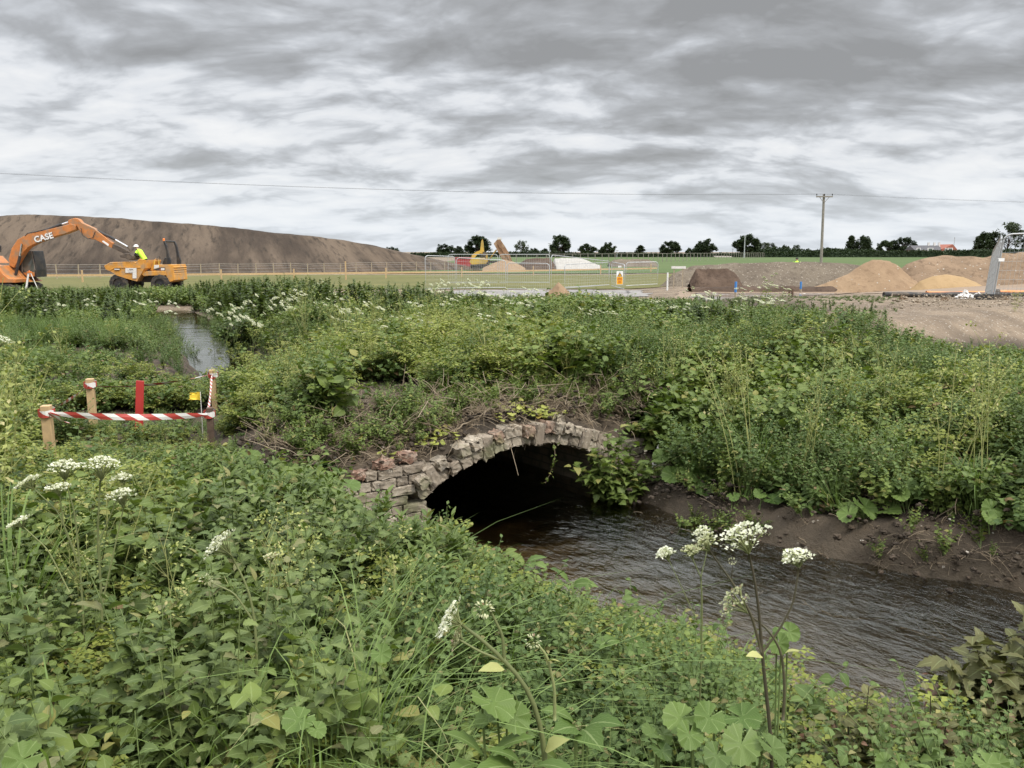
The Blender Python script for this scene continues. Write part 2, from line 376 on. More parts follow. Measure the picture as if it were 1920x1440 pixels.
# water of the brook: one sheet, the land rises through it
def build_water():
    m = bpy.data.materials.new('brook_water'); m.use_nodes = True; t = NT(m.node_tree); t.n.clear()
    out = t.n.new('ShaderNodeOutputMaterial')
    g = t.n.new('ShaderNodeNewGeometry').outputs['Position']
    ca, sa = cos(R(-52)), sin(R(-52))
    x, y, z = t.sep(g)
    u = t.math('ADD', t.math('MULTIPLY', x, ca), t.math('MULTIPLY', y, sa)); v = t.math('SUBTRACT', t.math('MULTIPLY', y, ca), t.math('MULTIPLY', x, sa))
    w1 = t.noise(t.xyz(t.math('MULTIPLY', u, 5.5), t.math('MULTIPLY', v, 11.0), 0.0), 1.0, 3, .55, .6)
    w2 = t.noise(t.xyz(t.math('MULTIPLY', u, 17), t.math('MULTIPLY', v, 30), 4.0), 1.0, 3, .6, .8)
    w3 = t.noise(g, 2.2, 2, .5)
    calm = t.maprange(t.noise(g, .9, 3, .5), .35, .65, .35, 1.0)
    h = t.math('MULTIPLY', t.math('ADD', t.math('MULTIPLY_ADD', w2, .35, w1), t.math('MULTIPLY', w3, .8)), calm)
    bp = t.n.new('ShaderNodeBump'); t.put(bp.inputs['Strength'], t.maprange(y, 8.5, 14, .8, .10)); bp.inputs['Distance'].default_value = 0.055; t.put(bp.inputs['Height'], h)
    fr = t.n.new('ShaderNodeFresnel'); fr.inputs['IOR'].default_value = 1.8; t.put(fr.inputs['Normal'], bp.outputs[0])
    gl = t.n.new('ShaderNodeBsdfGlossy'); gl.inputs['Roughness'].default_value = .06; t.put(gl.inputs['Normal'], bp.outputs[0]); gl.inputs['Color'].default_value = (.93, .96, .91, 1)
    tr = t.n.new('ShaderNodeBsdfTransparent'); tr.inputs['Color'].default_value = (.76, .68, .50, 1)
    mx = t.n.new('ShaderNodeMixShader'); t.put(mx.inputs[0], fr.outputs[0]); t.l.new(tr.outputs[0], mx.inputs[1]); t.l.new(gl.outputs[0], mx.inputs[2])
    t.l.new(mx.outputs[0], out.inputs[0])
    # a thin slab between the banks; its rim lies inside the land
    mb = MB()
    xs, ys = np.linspace(-16, 9, 60), np.linspace(-1.4, 33, 80)
    gx, gy = np.meshgrid(xs, ys, indexing='ij'); V = np.stack([gx, gy, gx * 0], -1).reshape(-1, 3); ny = len(ys)
    i, j = np.meshgrid(np.arange(59), np.arange(79), indexing='ij')
    q = np.stack([i * ny + j, (i + 1) * ny + j, (i + 1) * ny + j + 1, i * ny + j + 1], -1).reshape(-1, 4)
    mb.add(V, [q]); MATS['water'] = m
    return structure(mb.build('brook_water', m))
build_water()

# ------------------------------------------------------------------ the brick culvert
def brick_mat():
    m = bpy.data.materials.new('old_brick'); m.use_nodes = True; t = NT(m.node_tree); b = m.node_tree.nodes['Principled BSDF']
    g = t.n.new('ShaderNodeNewGeometry').outputs['Position']; r = t.sep(t.attr('lf'))
    n1 = t.noise(g, 7, 6, .65); n2 = t.noise(g, 38, 5, .7); n3 = t.noise(g, 3.0, 3, .6)
    c = t.mix(r[0], (.24, .195, .15), (.40, .345, .27))
    c = t.mix(t.math('MULTIPLY', t.math('GREATER_THAN', r[1], .86), .5), c, (.29, .165, .115))
    c = t.mix(t.maprange(n1, .50, .66), c, (.12, .10, .078))
    c = t.mix(t.math('MULTIPLY', t.maprange(n2, .55, .7), .7), c, (.52, .48, .40))
    c = t.mix(t.math('MULTIPLY', t.maprange(n3, .52, .66), .5), c, (.13, .145, .06))
    t.put(b.inputs['Base Color'], c); b.inputs['Roughness'].default_value = .93; b.inputs['Specular IOR Level'].default_value = .2
    bp = t.n.new('ShaderNodeBump'); bp.inputs['Strength'].default_value = .7; bp.inputs['Distance'].default_value = .012
    t.put(bp.inputs['Height'], t.math('MULTIPLY_ADD', n2, .6, n1)); t.put(b.inputs['Normal'], bp.outputs[0])
    MATS['brick'] = m; return m
brick_mat()
pmat('red_brick', (.22, .125, .085), .9, var=.35, scale=30, bump=.5, dirt=(.5, .42, .34), dirt_amt=.5)
pmat('mortar', (.30, .27, .22), .95, var=.35, scale=20, bump=.6)
def _brick_template(n=4):
    idx = {}; V = []; F = []
    def vid(p):
        if p not in idx: idx[p] = len(V); V.append(p)
        return idx[p]
    for ax in range(3):
        for side in (0, n):
            for a in range(n):
                for b in range(n):
                    def P(i, j):
                        q = [0, 0, 0]; q[ax] = side; q[(ax + 1) % 3] = i; q[(ax + 2) % 3] = j; return tuple(q)
                    f = [vid(P(a, b)), vid(P(a + 1, b)), vid(P(a + 1, b + 1)), vid(P(a, b + 1))]
                    F.append(f if side else f[::-1])
    return np.array(V, float) / n * 2 - 1, np.array(F)
BT_V, BT_F = _brick_template(5)
def brick(mb, M, T, size, rough=.006, seed=None, lf=None):
    """one worn brick: M = 3x3 axes (columns: length, depth, height), T = centre"""
    sz = np.asarray(size) / 2; v = BT_V.copy()
    ed = (np.abs(v) > .99).sum(1)
    v *= np.where(ed >= 2, .955, 1.0)[:, None] * np.where(ed == 3, .975, 1.0)[:, None]
    # keep the inner rows close to the rim so that only the arris is rounded
    v = np.sign(v) * np.where(np.abs(v) < .99, np.clip(np.abs(v) * 1.35, 0, .93), np.abs(v))
    v = v * sz + rng.normal(0, rough, v.shape) * np.where(ed >= 2, 1.3, .7)[:, None]
    k = rng.random(3) if lf is None else lf
    mb.add(v @ np.asarray(M).T + np.asarray(T), [BT_F], np.tile(k, (len(v), 1)))
U3, T3, Z3 = np.array([*U2, 0]), np.array([*T2, 0]), np.array([0, 0, 1.0])
def build_culvert():
    root = empty('brick_culvert', (CA[0], CA[1], 0), 'low old brick arch carrying the weedy bank over the brook, with jutting worn bricks', 'culvert')
    P0 = np.array(root.location)
    mb = MB(); n = 20
    for k in range(n):
        ph = -PHI * 1.03 + (k + .5) / n * 2 * PHI * 1.03
        er = np.array([sin(ph) * U2[0], sin(ph) * U2[1], cos(ph)]); et = np.array([cos(ph) * U2[0], cos(ph) * U2[1], -sin(ph)])
        tw = rng.normal(0, .05); et2 = et * cos(tw) + er * sin(tw); er2 = er * cos(tw) - et * sin(tw)
        M = np.stack([et2, T3, er2], 1); w = RAD * 2 * PHI * 1.03 / n
        c0 = fp(0, 0, ZC)
        whole = (k * 7 % 5 == 2); jut = rng.normal(0, .016)
        if whole:
            brick(mb, M, c0 + er * (RAD + RING / 2 + rng.normal(0, .012)) + T3 * (.02 + jut), (w * .97, .17, RING * 1.03))
        else:
            lo = .095 + rng.normal(0, .004)
            drop = -.04 if k == 11 else 0
            brick(mb, M, c0 + er * (RAD + lo / 2 + rng.normal(0, .006) + drop) + T3 * (.04 + rng.normal(0, .014)), (w * .97, .17, lo))
            if k not in (3,):
                brick(mb, M, c0 + er * (RAD + RING * .75 + rng.normal(0, .01)) + et * rng.normal(0, .012) + T3 * (.01 + rng.normal(0, .022)), (w * rng.uniform(.85, .99), .17, RING * .5))
    mb.build('arch_ring', MATS['brick'], root, loc=P0)
    # left and right abutment, coursed brick
    for sgn, end, top in ((-1, 1.62, .57), (1, 1.5, .38)):
        mb = MB(); z = -.21; row = 0
        while z < top:
            s = SPAN - .03 + (0.0 if row % 2 else -.05)
            e = end + rng.normal(0, .03) - max(0, z - .42) * .8
            while s < e:
                L = .215 if (row + int(s * 9)) % 3 else .108
                L = min(L, e - s + .03)
                cs, cz = s + L / 2, z + .0375
                rr = math.hypot(cs, cz - ZC)
                if (cz < ZS - .01 or rr > RAD + RING * .62) and L > .05:
                    red = z > top - .09 and sgn < 0
                    lf = (rng.random(), .95 if red and rng.random() < .6 else rng.random() * .9, 0)
                    brick(mb, np.stack([U3, T3, Z3], 1), fp(sgn * cs, .03 + rng.normal(0, .008), cz), (L - .010, .12, .069), .0032, lf=lf)
                s += L
            z += .078; row += 1
        mb.build('abutment', MATS['brick'], root, loc=P0)
    # mortar backing behind the bricks and the dark vault
    mb = MB(); ph = np.linspace(-PHI, PHI, 25)
    prof = [(-SPAN, -.45), (-SPAN, ZS - .02)] + [(RAD * sin(a), ZC + RAD * cos(a)) for a in ph] + [(SPAN, ZS - .02), (SPAN, -.45)]
    prof = np.array(prof); D = np.array([.05, .4, 1, 1.6, 2.2, 2.8, 3.4]); k = len(prof)
    V = np.concatenate([fp(prof[:, 0], d, prof[:, 1]) for d in D])
    i, j = np.meshgrid(np.arange(len(D) - 1), np.arange(k - 1), indexing='ij')
    q = np.stack([i * k + j, i * k + j + 1, (i + 1) * k + j + 1, (i + 1) * k + j], -1).reshape(-1, 4)
    back = (np.arange(k) + (len(D) - 1) * k)[None]
    mb.add(V, [q, back])
    m = bpy.data.materials.new('vault_brick'); m.use_nodes = True; t = NT(m.node_tree); b = m.node_tree.nodes['Principled BSDF']
    g = t.n.new('ShaderNodeNewGeometry').outputs['Position']; x, y, z = t.sep(g)
    uu = t.math('ADD', t.math('MULTIPLY', x, float(T2[0])), t.math('MULTIPLY', y, float(T2[1])))
    br = t.n.new('ShaderNodeTexBrick'); t.put(br.inputs['Vector'], t.xyz(uu, z, 0)); br.inputs['Scale'].default_value = 1.0
    br.inputs['Brick Width'].default_value = .225; br.inputs['Row Height'].default_value = .078; br.inputs['Mortar Size'].default_value = .008
    br.inputs['Color1'].default_value = (.34, .27, .20, 1); br.inputs['Color2'].default_value = (.25, .20, .15, 1); br.inputs['Mortar'].default_value = (.16, .14, .11, 1)
    c = t.mix(t.maprange(t.noise(g, 5, 5, .6), .4, .65), br.outputs[0], (.12, .12, .08))
    t.put(b.inputs['Base Color'], c); b.inputs['Roughness'].default_value = .9
    mb.build('vault', m, root, loc=P0)
    return root
build_culvert()

# ------------------------------------------------------------------ leaves and plants
def leaf_mat(name, ca, cb, cc=None, rough=.5, trans=.22, vein=.35, patch=.9, spec=.22):
    m = bpy.data.materials.new(name); m.use_nodes = True; t = NT(m.node_tree); b = m.node_tree.nodes['Principled BSDF']; out = m.node_tree.nodes['Material Output']
    a = t.sep(t.attr('lf')); g = t.n.new('ShaderNodeNewGeometry').outputs['Position']; oi = t.n.new('ShaderNodeObjectInfo').outputs['Random']
    k = t.math('ADD', t.math('MULTIPLY', a[2], .45), t.math('MULTIPLY', oi, .35))
    k = t.math('ADD', k, t.math('MULTIPLY', t.math('SUBTRACT', t.noise(g, .8, 3, .6), .4), patch))
    c = t.mix(t.maprange(k, 0.05, 1.02, smooth=False), tuple(q * .92 for q in ca), tuple(q * 1.10 for q in cb))
    if cc is not None: c = t.mix(t.math('GREATER_THAN', t.math('FRACT', t.math('MULTIPLY', t.math('ADD', a[2], oi), 7.3)), .93), c, cc)
    if vein:
        u = t.math('ABSOLUTE', a[0]); mid = t.math('LESS_THAN', u, .07)
        sv = t.math('FRACT', t.math('MULTIPLY', t.math('MULTIPLY_ADD', u, -.5, a[1]), 7.0)); sv = t.math('LESS_THAN', sv, .10)
        c = t.mix(t.math('MULTIPLY', t.math('MAXIMUM', mid, t.math('MULTIPLY', sv, .5)), vein), c, (.30, .36, .16))
    t.put(b.inputs['Base Color'], c); b.inputs['Roughness'].default_value = rough; b.inputs['Specular IOR Level'].default_value = spec
    tl = t.n.new('ShaderNodeBsdfTranslucent'); t.put(tl.inputs[0], t.mix(1.0, c, (1.25, 1.35, .6), 'MULTIPLY'))
    mx = t.n.new('ShaderNodeMixShader'); mx.inputs[0].default_value = trans
    t.l.new(b.outputs[0], mx.inputs[1]); t.l.new(tl.outputs[0], mx.inputs[2]); t.l.new(mx.outputs[0], out.inputs[0])
    MATS[name] = m; return m
leaf_mat('leaf_nettle', (.052, .090, .026), (.155, .195, .060), (.18, .18, .08))
leaf_mat('leaf_herb', (.072, .115, .025), (.172, .218, .052), (.24, .23, .07))
leaf_mat('leaf_bank', (.055, .100, .028), (.140, .195, .056), (.22, .20, .08))
leaf_mat('leaf_willow', (.062, .105, .028), (.150, .195, .055), (.22, .21, .08))
leaf_mat('leaf_fern', (.110, .150, .028), (.260, .280, .062), (.28, .26, .09), vein=0)
leaf_mat('leaf_broad', (.060, .112, .022), (.140, .198, .050), None, rough=.55, vein=.5, patch=.4)
leaf_mat('leaf_bramble', (.045, .085, .022), (.125, .175, .045), (.18, .12, .06))
leaf_mat('leaf_red', (.070, .078, .030), (.150, .140, .055), (.17, .09, .06))
leaf_mat('leaf_yellow', (.22, .26, .055), (.36, .36, .09), (.42, .34, .08), vein=.3)
leaf_mat('grass_blade', (.090, .150, .035), (.200, .275, .085), (.30, .30, .13), vein=0, trans=.3)
leaf_mat('grass_soft', (.100, .160, .045), (.190, .250, .090), None, vein=0, trans=.3)
leaf_mat('stem_green', (.10, .15, .045), (.18, .22, .08), None, vein=0, trans=0)
leaf_mat('stem_pale', (.26, .28, .09), (.38, .38, .15), None, vein=0, trans=.1)
leaf_mat('seed_pale', (.21, .245, .065), (.36, .37, .13), (.42, .38, .18), vein=0)
leaf_mat('stem_hogweed', (.13, .15, .06), (.24, .26, .11), None, vein=0, trans=.05)
leaf_mat('stem_purple', (.060, .050, .035), (.11, .10, .055), None, vein=0, trans=0)
leaf_mat('flower_white', (.57, .58, .44), (.77, .76, .64), (.42, .45, .28), vein=0, trans=.2, patch=.2)
leaf_mat('flower_bud', (.36, .38, .20), (.56, .55, .36), (.42, .30, .22), vein=0, trans=.2, patch=.2)
leaf_mat('dry_stalk', (.17, .125, .08), (.36, .29, .20), None, vein=0, trans=0)
leaf_mat('leaf_tree', (.026, .044, .020), (.058, .080, .034), None, vein=0, trans=.12, patch=.2)
leaf_mat('leaf_tree_pale', (.045, .065, .035), (.085, .105, .055), None, vein=0, trans=.15, patch=.2)

def ovate(nseg=4, wmax=.42, fold=.25, droop=.25, tooth=0.0, peak=.4):
    """a leaf along +Y, length 1, in the XY plane, folded along the midrib; returns V, quads, lf"""
    v = np.linspace(0, 1, nseg + 1); w = wmax * np.sin(pi * v ** (math.log(.5) / math.log(peak))) ** .9; w[-1] = 0; w[0] = .02
    if tooth: w[1:-1] *= 1 + tooth * np.where(np.arange(nseg - 1) % 2, -1, 1)
    z = -droop * v ** 2
    C = np.stack([0 * v, v, z], 1); L = np.stack([-w, v + (.03 * tooth), z + fold * w], 1); Rr = L * [-1, 1, 1]
    V = np.concatenate([C, L, Rr]); n = nseg + 1; i = np.arange(nseg)
    Q = np.concatenate([np.stack([i, i + 1, i + 1 + n, i + n], 1), np.stack([i + 2 * n, i + 1 + 2 * n, i + 1, i], 1)])
    lf = np.concatenate([np.stack([0 * v, v, 0 * v], 1), np.stack([-1 + 0 * v, v, 0 * v], 1), np.stack([1 + 0 * v, v, 0 * v], 1)])
    return V, Q, lf
def roundleaf(n=36, tooth=.09):
    """heart-shaped butterbur leaf with radial ribs, stalk at the notch (origin)"""
    th = np.linspace(-pi * .5 + .16, pi * 1.5 - .16, n); r = .5 * (1 - .10 * np.abs(np.cos(th)) ** 2) + tooth * .5 * np.where(np.arange(n) % 2, 1, -1) * .5
    c = np.array([0, .36, 0])
    rings = []; lf = []
    for f, h in ((.35, .02), (.7, .05), (1.0, .02)):
        x = np.cos(th) * r * f * .98; y = np.sin(th) * r * f
        z = h * np.cos(th * 7) * .6 + .05 * np.sin(th * 2.3 + 1) * f + .06 * f * f - .16 * np.maximum(y, 0) ** 2 * 2
        rings.append(np.stack([x, y, z], 1) + c * 1.0); lf.append(np.stack([np.sin(th * 3.5) , np.full(n, f), 0 * th], 1))
    V = np.concatenate([c[None] * 1.0] + rings); lf = np.concatenate([[[1, 0, 0]]] + lf)
    i = np.arange(n - 1); F = [np.stack([0 * i, 1 + i, 2 + i], 1)]
    for k in range(2): F.append(np.stack([1 + k * n + i, 1 + (k + 1) * n + i, 2 + (k + 1) * n + i, 2 + k * n + i], 1))
    return V, F, lf
LV = {'ov': ovate(4), 'ov_lo': ovate(3, .40, .3, .3), 'nettle': ovate(9, .36, .22, .45, .16, .33), 'lance': ovate(4, .14, .3, .35, 0, .4),
      'tiny': ovate(2, .34, .25, .1), 'blade': ovate(6, .5, .2, .0, 0, .5), 'big': ovate(9, .33, .18, .5, .10, .42)}
def frames(dirs, roll=None, up=(0, 0, 1)):
    """rotation matrices whose Y column is the direction and whose Z column looks up"""
    y = np.asarray(dirs, float); y = y / (np.linalg.norm(y, axis=1)[:, None] + 1e-9)
    u = np.broadcast_to(np.asarray(up, float), y.shape)
    x = np.cross(y, u); bad = np.linalg.norm(x, axis=1) < 1e-3; x[bad] = [1, 0, 0]; x /= np.linalg.norm(x, axis=1)[:, None]
    z = np.cross(x, y)
    if roll is not None:
        c, s = np.cos(roll)[:, None], np.sin(roll)[:, None]; x, z = x * c + z * s, z * c - x * s
    return np.stack([x, y, z], 2)
def leaves(mb, kind, pos, dirs, size, g, roll=None, up=(0, 0, 1), width=1.0):
    V, Q, lf = LV[kind]; k = len(pos)
    if roll is None: roll = g.normal(0, .35, k)
    M = frames(dirs, roll, up); S = np.asarray(size, float).reshape(-1, 1, 1) * np.ones((k, 1, 1))
    P = np.einsum('kij,nj->kni', M, V * [width, 1, 1]) * S + np.asarray(pos)[:, None]
    n = len(V); off = (np.arange(k) * n)[:, None, None]
    L = np.tile(lf, (k, 1, 1)); L[..., 2] = g.random((k, 1))
    mb.add(P.reshape(-1, 3), [(Q[None] + off).reshape(-1, Q.shape[1])], L.reshape(-1, 3))
def bez(p0, p1, p2, n): 
    t = np.linspace(0, 1, n)[:, None]; return (1 - t) ** 2 * np.asarray(p0) + 2 * t * (1 - t) * np.asarray(p1) + t * t * np.asarray(p2)
def azd(a, el): return np.stack([np.cos(a) * np.cos(el), np.sin(a) * np.cos(el), np.sin(el)], -1)

def p_nettle(g, h=.75, ns=4, lsz=.080):
    mb = MB()
    for _ in range(ns):
        a = g.uniform(0, 2 * pi); b = np.array([cos(a), sin(a), 0]) * g.uniform(.02, .16); hh = h * g.uniform(.7, 1.1)
        P = bez(b, b * 1.2 + [0, 0, hh * .5], b * 2.2 + [g.normal(0, .05), g.normal(0, .05), hh], 8)
        mb.mi = 1; mb.tube(P, np.linspace(.004, .0018, 8), 4, False, lf=(.5, .5, g.random()))
        mb.mi = 0; n = int(hh / .048); t = np.linspace(.12, .99, n); pp = np.stack([np.interp(t, np.linspace(0, 1, 8), P[:, i]) for i in range(3)], 1)
        for sgn in (0, pi):
            az = a + np.arange(n) * pi / 2 + sgn + g.normal(0, .25, n); el = np.linspace(-.15, .55, n) + g.normal(0, .18, n)
            sz = lsz * np.interp(t, [0, .35, .8, 1], [.7, 1.1, .85, .35]) * g.uniform(.8, 1.2, n)
            leaves(mb, 'nettle', pp + azd(az, el) * .012, azd(az, el), sz, g)
    return mb, ('leaf_nettle', 'stem_green')
def p_herb(g, h=.5, ns=8, lsz=.05, kind='ov_lo', mat='leaf_herb', spread=.22, per=14):
    mb = MB()
    for k in range(ns):
        a = g.uniform(0, 2 * pi); hh = h * g.uniform(.6, 1.1); r = spread * g.uniform(.3, 1.1)
        P = bez((0, 0, 0), (cos(a) * r * .4, sin(a) * r * .4, hh * .7), (cos(a) * r, sin(a) * r, hh), 6)
        mb.mi = 1; mb.tube(P, np.linspace(.003, .0012, 6), 3, False, lf=(.5, .5, g.random())); mb.mi = 0
        n = per; t = np.linspace(.2, 1, n); pp = np.stack([np.interp(t, np.linspace(0, 1, 6), P[:, i]) for i in range(3)], 1)
        az = np.arange(n) * 2.4 + a + g.normal(0, .3, n); el = g.normal(.25, .35, n)
        sz = lsz * np.interp(t, [0, .5, 1], [.8, 1.15, .55]) * g.uniform(.7, 1.3, n)
        leaves(mb, kind, pp, azd(az, el), sz, g)
    return mb, (mat, 'stem_green')
def p_willow(g, h=.5, ns=6):
    mb = MB()
    for k in range(ns):
        a = g.uniform(0, 2 * pi); hh = h * g.uniform(.7, 1.15); r = g.uniform(.02, .18)
        P = bez((cos(a) * r * .5, sin(a) * r * .5, 0), (cos(a) * r, sin(a) * r, hh * .6), (cos(a) * r * 1.3, sin(a) * r * 1.3, hh), 6)
        mb.mi = 1; mb.tube(P, np.linspace(.003, .0012, 6), 3, False, lf=(.5, .5, g.random())); mb.mi = 0
        n = 30; t = np.linspace(.15, 1, n); pp = np.stack([np.interp(t, np.linspace(0, 1, 6), P[:, i]) for i in range(3)], 1)
        az = np.arange(n) * 2.4 + a; el = np.linspace(.1, 1.0, n) + g.normal(0, .15, n)
        leaves(mb, 'lance', pp, azd(az, el), .10 * np.interp(t, [0, .6, 1], [.9, 1.15, .6]) * g.uniform(.8, 1.2, n), g, width=1.35)
    return mb, ('leaf_willow', 'stem_green')
def frond(mb, g, base, az, L, el, kind='tiny', npair=8, wid=.42, lsz=.030):
    tip = azd(az, el) * L; P = bez(base, np.asarray(base) + tip * .6 + [0, 0, L * .12], np.asarray(base) + tip - [0, 0, L * .18], 8)
    mb.mi = 1; mb.tube(P, np.linspace(.0025, .001, 8), 3, False, lf=(.5, .5, g.random())); mb.mi = 0
    fw = azd(np.array([az]), np.array([0.0]))[0]; sd = np.array([-sin(az), cos(az), 0])
    pos = []; dr = []; sz = []
    for t in np.linspace(.25, 1, npair):
        p = np.array([np.interp(t, np.linspace(0, 1, 8), P[:, i]) for i in range(3)]); w = L * wid * (1 - t * .85)
        for sgn in (-1, 1):
            d = sd * sgn + fw * .75 + [0, 0, g.normal(.0, .2)]; d /= np.linalg.norm(d)
            m = max(2, int(w / lsz / .55))
            for q in np.linspace(.2, 1, m):
                pos.append(p + d * w * q - [0, 0, .15 * w * q * q]); e = d + (np.cross(d, [0, 0, 1]) * (1 if m % 2 else -1) * g.choice([-1, 1]) * .8); dr.append(e + [0, 0, g.normal(0, .25)]); sz.append(lsz * g.uniform(.7, 1.4))
    leaves(mb, kind, np.array(pos), np.array(dr), np.array(sz), g)
def p_fern(g, h=.45, nf=9, L=.34):
    mb = MB()
    for k in range(nf):
        a = k * 2.4 + g.normal(0, .3); frond(mb, g, (g.normal(0, .03), g.normal(0, .03), g.uniform(.1, .6) * h), a, L * g.uniform(.7, 1.2), g.uniform(.2, .9))
    return mb, ('leaf_fern', 'stem_green')
def p_grass(g, n=46, h=.5, bend=.7, mat='grass_blade', w=.009, lean=(0, 0)):
    mb = MB(); V, Q, lf = LV['blade']; ns = 6
    for k in range(n):
        a = g.uniform(0, 2 * pi); b = np.array([cos(a), sin(a), 0]) * g.uniform(0, .07); hh = h * g.uniform(.55, 1.15); d = np.array([cos(a) + lean[0], sin(a) + lean[1], 0]) * g.uniform(.4, 1.0)
        P = bez(b, b + [0, 0, hh * .85] + d * hh * .12, b + d * hh * bend + [0, 0, hh * g.uniform(.35, .95)], ns + 1)
        T = np.gradient(P, axis=0); sdv = np.cross(T, [0, 0, 1.0]); sdv /= np.linalg.norm(sdv, axis=1)[:, None] + 1e-6
        ww = w * np.linspace(1, 0, ns + 1)[:, None] ** .6 * g.uniform(.6, 1.2)
        VV = np.concatenate([P - sdv * ww / 2, P + sdv * ww / 2]); i = np.arange(ns)
        mb.add(VV, [np.stack([i, i + 1, i + 2 + ns, i + 1 + ns], 1)], np.tile((.5, .5, g.random()), (len(VV), 1)))
    return mb, (mat,)
def p_stalks(g, n=26, L=.3):
    mb = MB()
    for k in range(n):
        c = np.append(g.normal(0, .13, 2), 0); a = g.uniform(0, 2 * pi); l = L * g.uniform(.2, 1.0); d = np.array([cos(a), sin(a), g.normal(.05, .22)])
        P = bez(c + [0, 0, .012], c + d * l * .5 + [0, 0, g.uniform(0, .05)], c + d * l + np.append(g.normal(0, .03, 2), 0), 5)
        mb.tube(P, g.uniform(.0012, .0042) * np.linspace(1, .6, 5), 4, False, lf=(.5, .5, g.random()))
    return mb, ('dry_stalk',)
def p_upright(g, h=.95):
    """a tall stiff weed: one leafy stem with short side shoots, dull green"""
    mb = MB(); P = bez((0, 0, 0), (g.normal(0, .03), g.normal(0, .03), h * .5), (g.normal(0, .07), g.normal(0, .07), h), 10)
    mb.mi = 1; mb.tube(P, np.linspace(.006, .002, 10), 4, False, lf=(.5, .5, g.random()))
    n = int(h / .011); t = np.linspace(.06, 1, n); pp = np.stack([np.interp(t, np.linspace(0, 1, 10), P[:, i]) for i in range(3)], 1)
    az = np.arange(n) * 2.4; el = g.normal(.55, .25, n); L = np.interp(t, [0, .3, .8, 1], [.13, .16, .09, .045])
    mb.mi = 0; leaves(mb, 'lance', pp, azd(az, el), L * g.uniform(.7, 1.25, n), g, width=1.9)
    for k in range(7):
        q = g.uniform(.35, .9); p = P[int(q * 9)]; a = g.uniform(0, 2 * pi); l = .22 * (1.2 - q); e = p + azd(a, .9) * l
        m = 12; tt = np.linspace(.1, 1, m)[:, None]; leaves(mb, 'lance', p + (e - p) * tt, azd(a + np.arange(m) * 2.4, g.normal(.6, .25, m)), np.full(m, .06) * g.uniform(.7, 1.2, m), g, width=2.0)
    return mb, ('leaf_nettle', 'stem_green')

def p_seedstalk(g, h=.9, ns=5):
    """thin pale stalks with sparse seed heads standing above the leaves"""
    mb = MB()
    for k in range(ns):
        a = g.uniform(0, 2 * pi); b = np.array([cos(a), sin(a), 0]) * g.uniform(.01, .10); hh = h * g.uniform(.6, 1.1); e = b * 2.5 + [g.normal(.05, .07), g.normal(0, .07), hh]; P = bez(b, b * 1.2 + [0, 0, hh * .6], e, 6)
        mb.mi = 0; mb.tube(P, np.linspace(.0032, .0014, 6), 4, False, lf=(.5, .5, g.random()))
        for q in range(5):
            f = .5 + .1 * q; p = np.array([np.interp(f, np.linspace(0, 1, 6), P[:, i]) for i in range(3)]); az = q * 2.4 + a; t_ = p + azd(az, .9) * hh * .2 * g.uniform(.6, 1.2); mb.mi = 0; mb.tube([p, t_], [.0014, .0009], 3, False, lf=(.5, .5, .5))
            mb.mi = 1; n = 10; leaves(mb, 'tiny', t_ + g.normal(0, .018, (n, 3)), g.normal(0, 1, (n, 3)) + [0, 0, .5], g.uniform(.012, .024, n), g)
    return mb, ('stem_pale', 'seed_pale')
def proto_set(fn, count, name, seed, **kw):
    c = bpy.data.collections.new(name)          # kept out of the scene: only its copies are laid out
    for i in range(count):
        mb, ms = fn(np.random.default_rng(seed + i), **kw)
        o = mb.build('%s_%02d' % (name, i), [MATS[m] for m in ms], link=False, smooth=True); c.objects.link(o)
    return c, count
def scatter(name, label, cat, coll, pts, scl, tilt=.12, seed=1):
    """ground cover: ONE stuff object, its plants laid out on the points"""
    c, n = coll; g = np.random.default_rng(seed); k = len(pts)
    me = bpy.data.meshes.new(name); me.vertices.add(k); me.vertices.foreach_set('co', np.asarray(pts, np.float32).ravel())
    a = me.attributes.new('pick', 'INT', 'POINT'); a.data.foreach_set('value', g.integers(0, n, k).astype(np.int32))
    rot = np.stack([g.normal(0, tilt, k), g.normal(0, tilt, k), g.uniform(0, 2 * pi, k)], 1)
    a = me.attributes.new('turn', 'FLOAT_VECTOR', 'POINT'); a.data.foreach_set('vector', rot.astype(np.float32).ravel())
    a = me.attributes.new('size', 'FLOAT', 'POINT'); a.data.foreach_set('value', np.asarray(scl, np.float32))
    o = bpy.data.objects.new(name, me); COL.objects.link(o)
    ng = bpy.data.node_groups.new(name, 'GeometryNodeTree')
    ng.interface.new_socket('Geometry', in_out='INPUT', socket_type='NodeSocketGeometry'); ng.interface.new_socket('Geometry', in_out='OUTPUT', socket_type='NodeSocketGeometry')
    N, L = ng.nodes, ng.links; gi, go = N.new('NodeGroupInput'), N.new('NodeGroupOutput')
    ci = N.new('GeometryNodeCollectionInfo'); ci.inputs['Collection'].default_value = c; ci.inputs['Separate Children'].default_value = True; ci.inputs['Reset Children'].default_value = True
    ip = N.new('GeometryNodeInstanceOnPoints'); ip.inputs['Pick Instance'].default_value = True
    def na(nm, ty):
        q = N.new('GeometryNodeInputNamedAttribute'); q.data_type = ty; q.inputs['Name'].default_value = nm; return q.outputs['Attribute']
    er = N.new('FunctionNodeEulerToRotation'); L.new(na('turn', 'FLOAT_VECTOR'), er.inputs[0])
    L.new(gi.outputs[0], ip.inputs['Points']); L.new(ci.outputs[0], ip.inputs['Instance']); L.new(na('pick', 'INT'), ip.inputs['Instance Index'])
    L.new(er.outputs[0], ip.inputs['Rotation']); L.new(na('size', 'FLOAT'), ip.inputs['Scale']); L.new(ip.outputs[0], go.inputs[0])
    md = o.modifiers.new('scatter', 'NODES'); md.node_group = ng
    return tag(o, label, cat, kind='stuff')

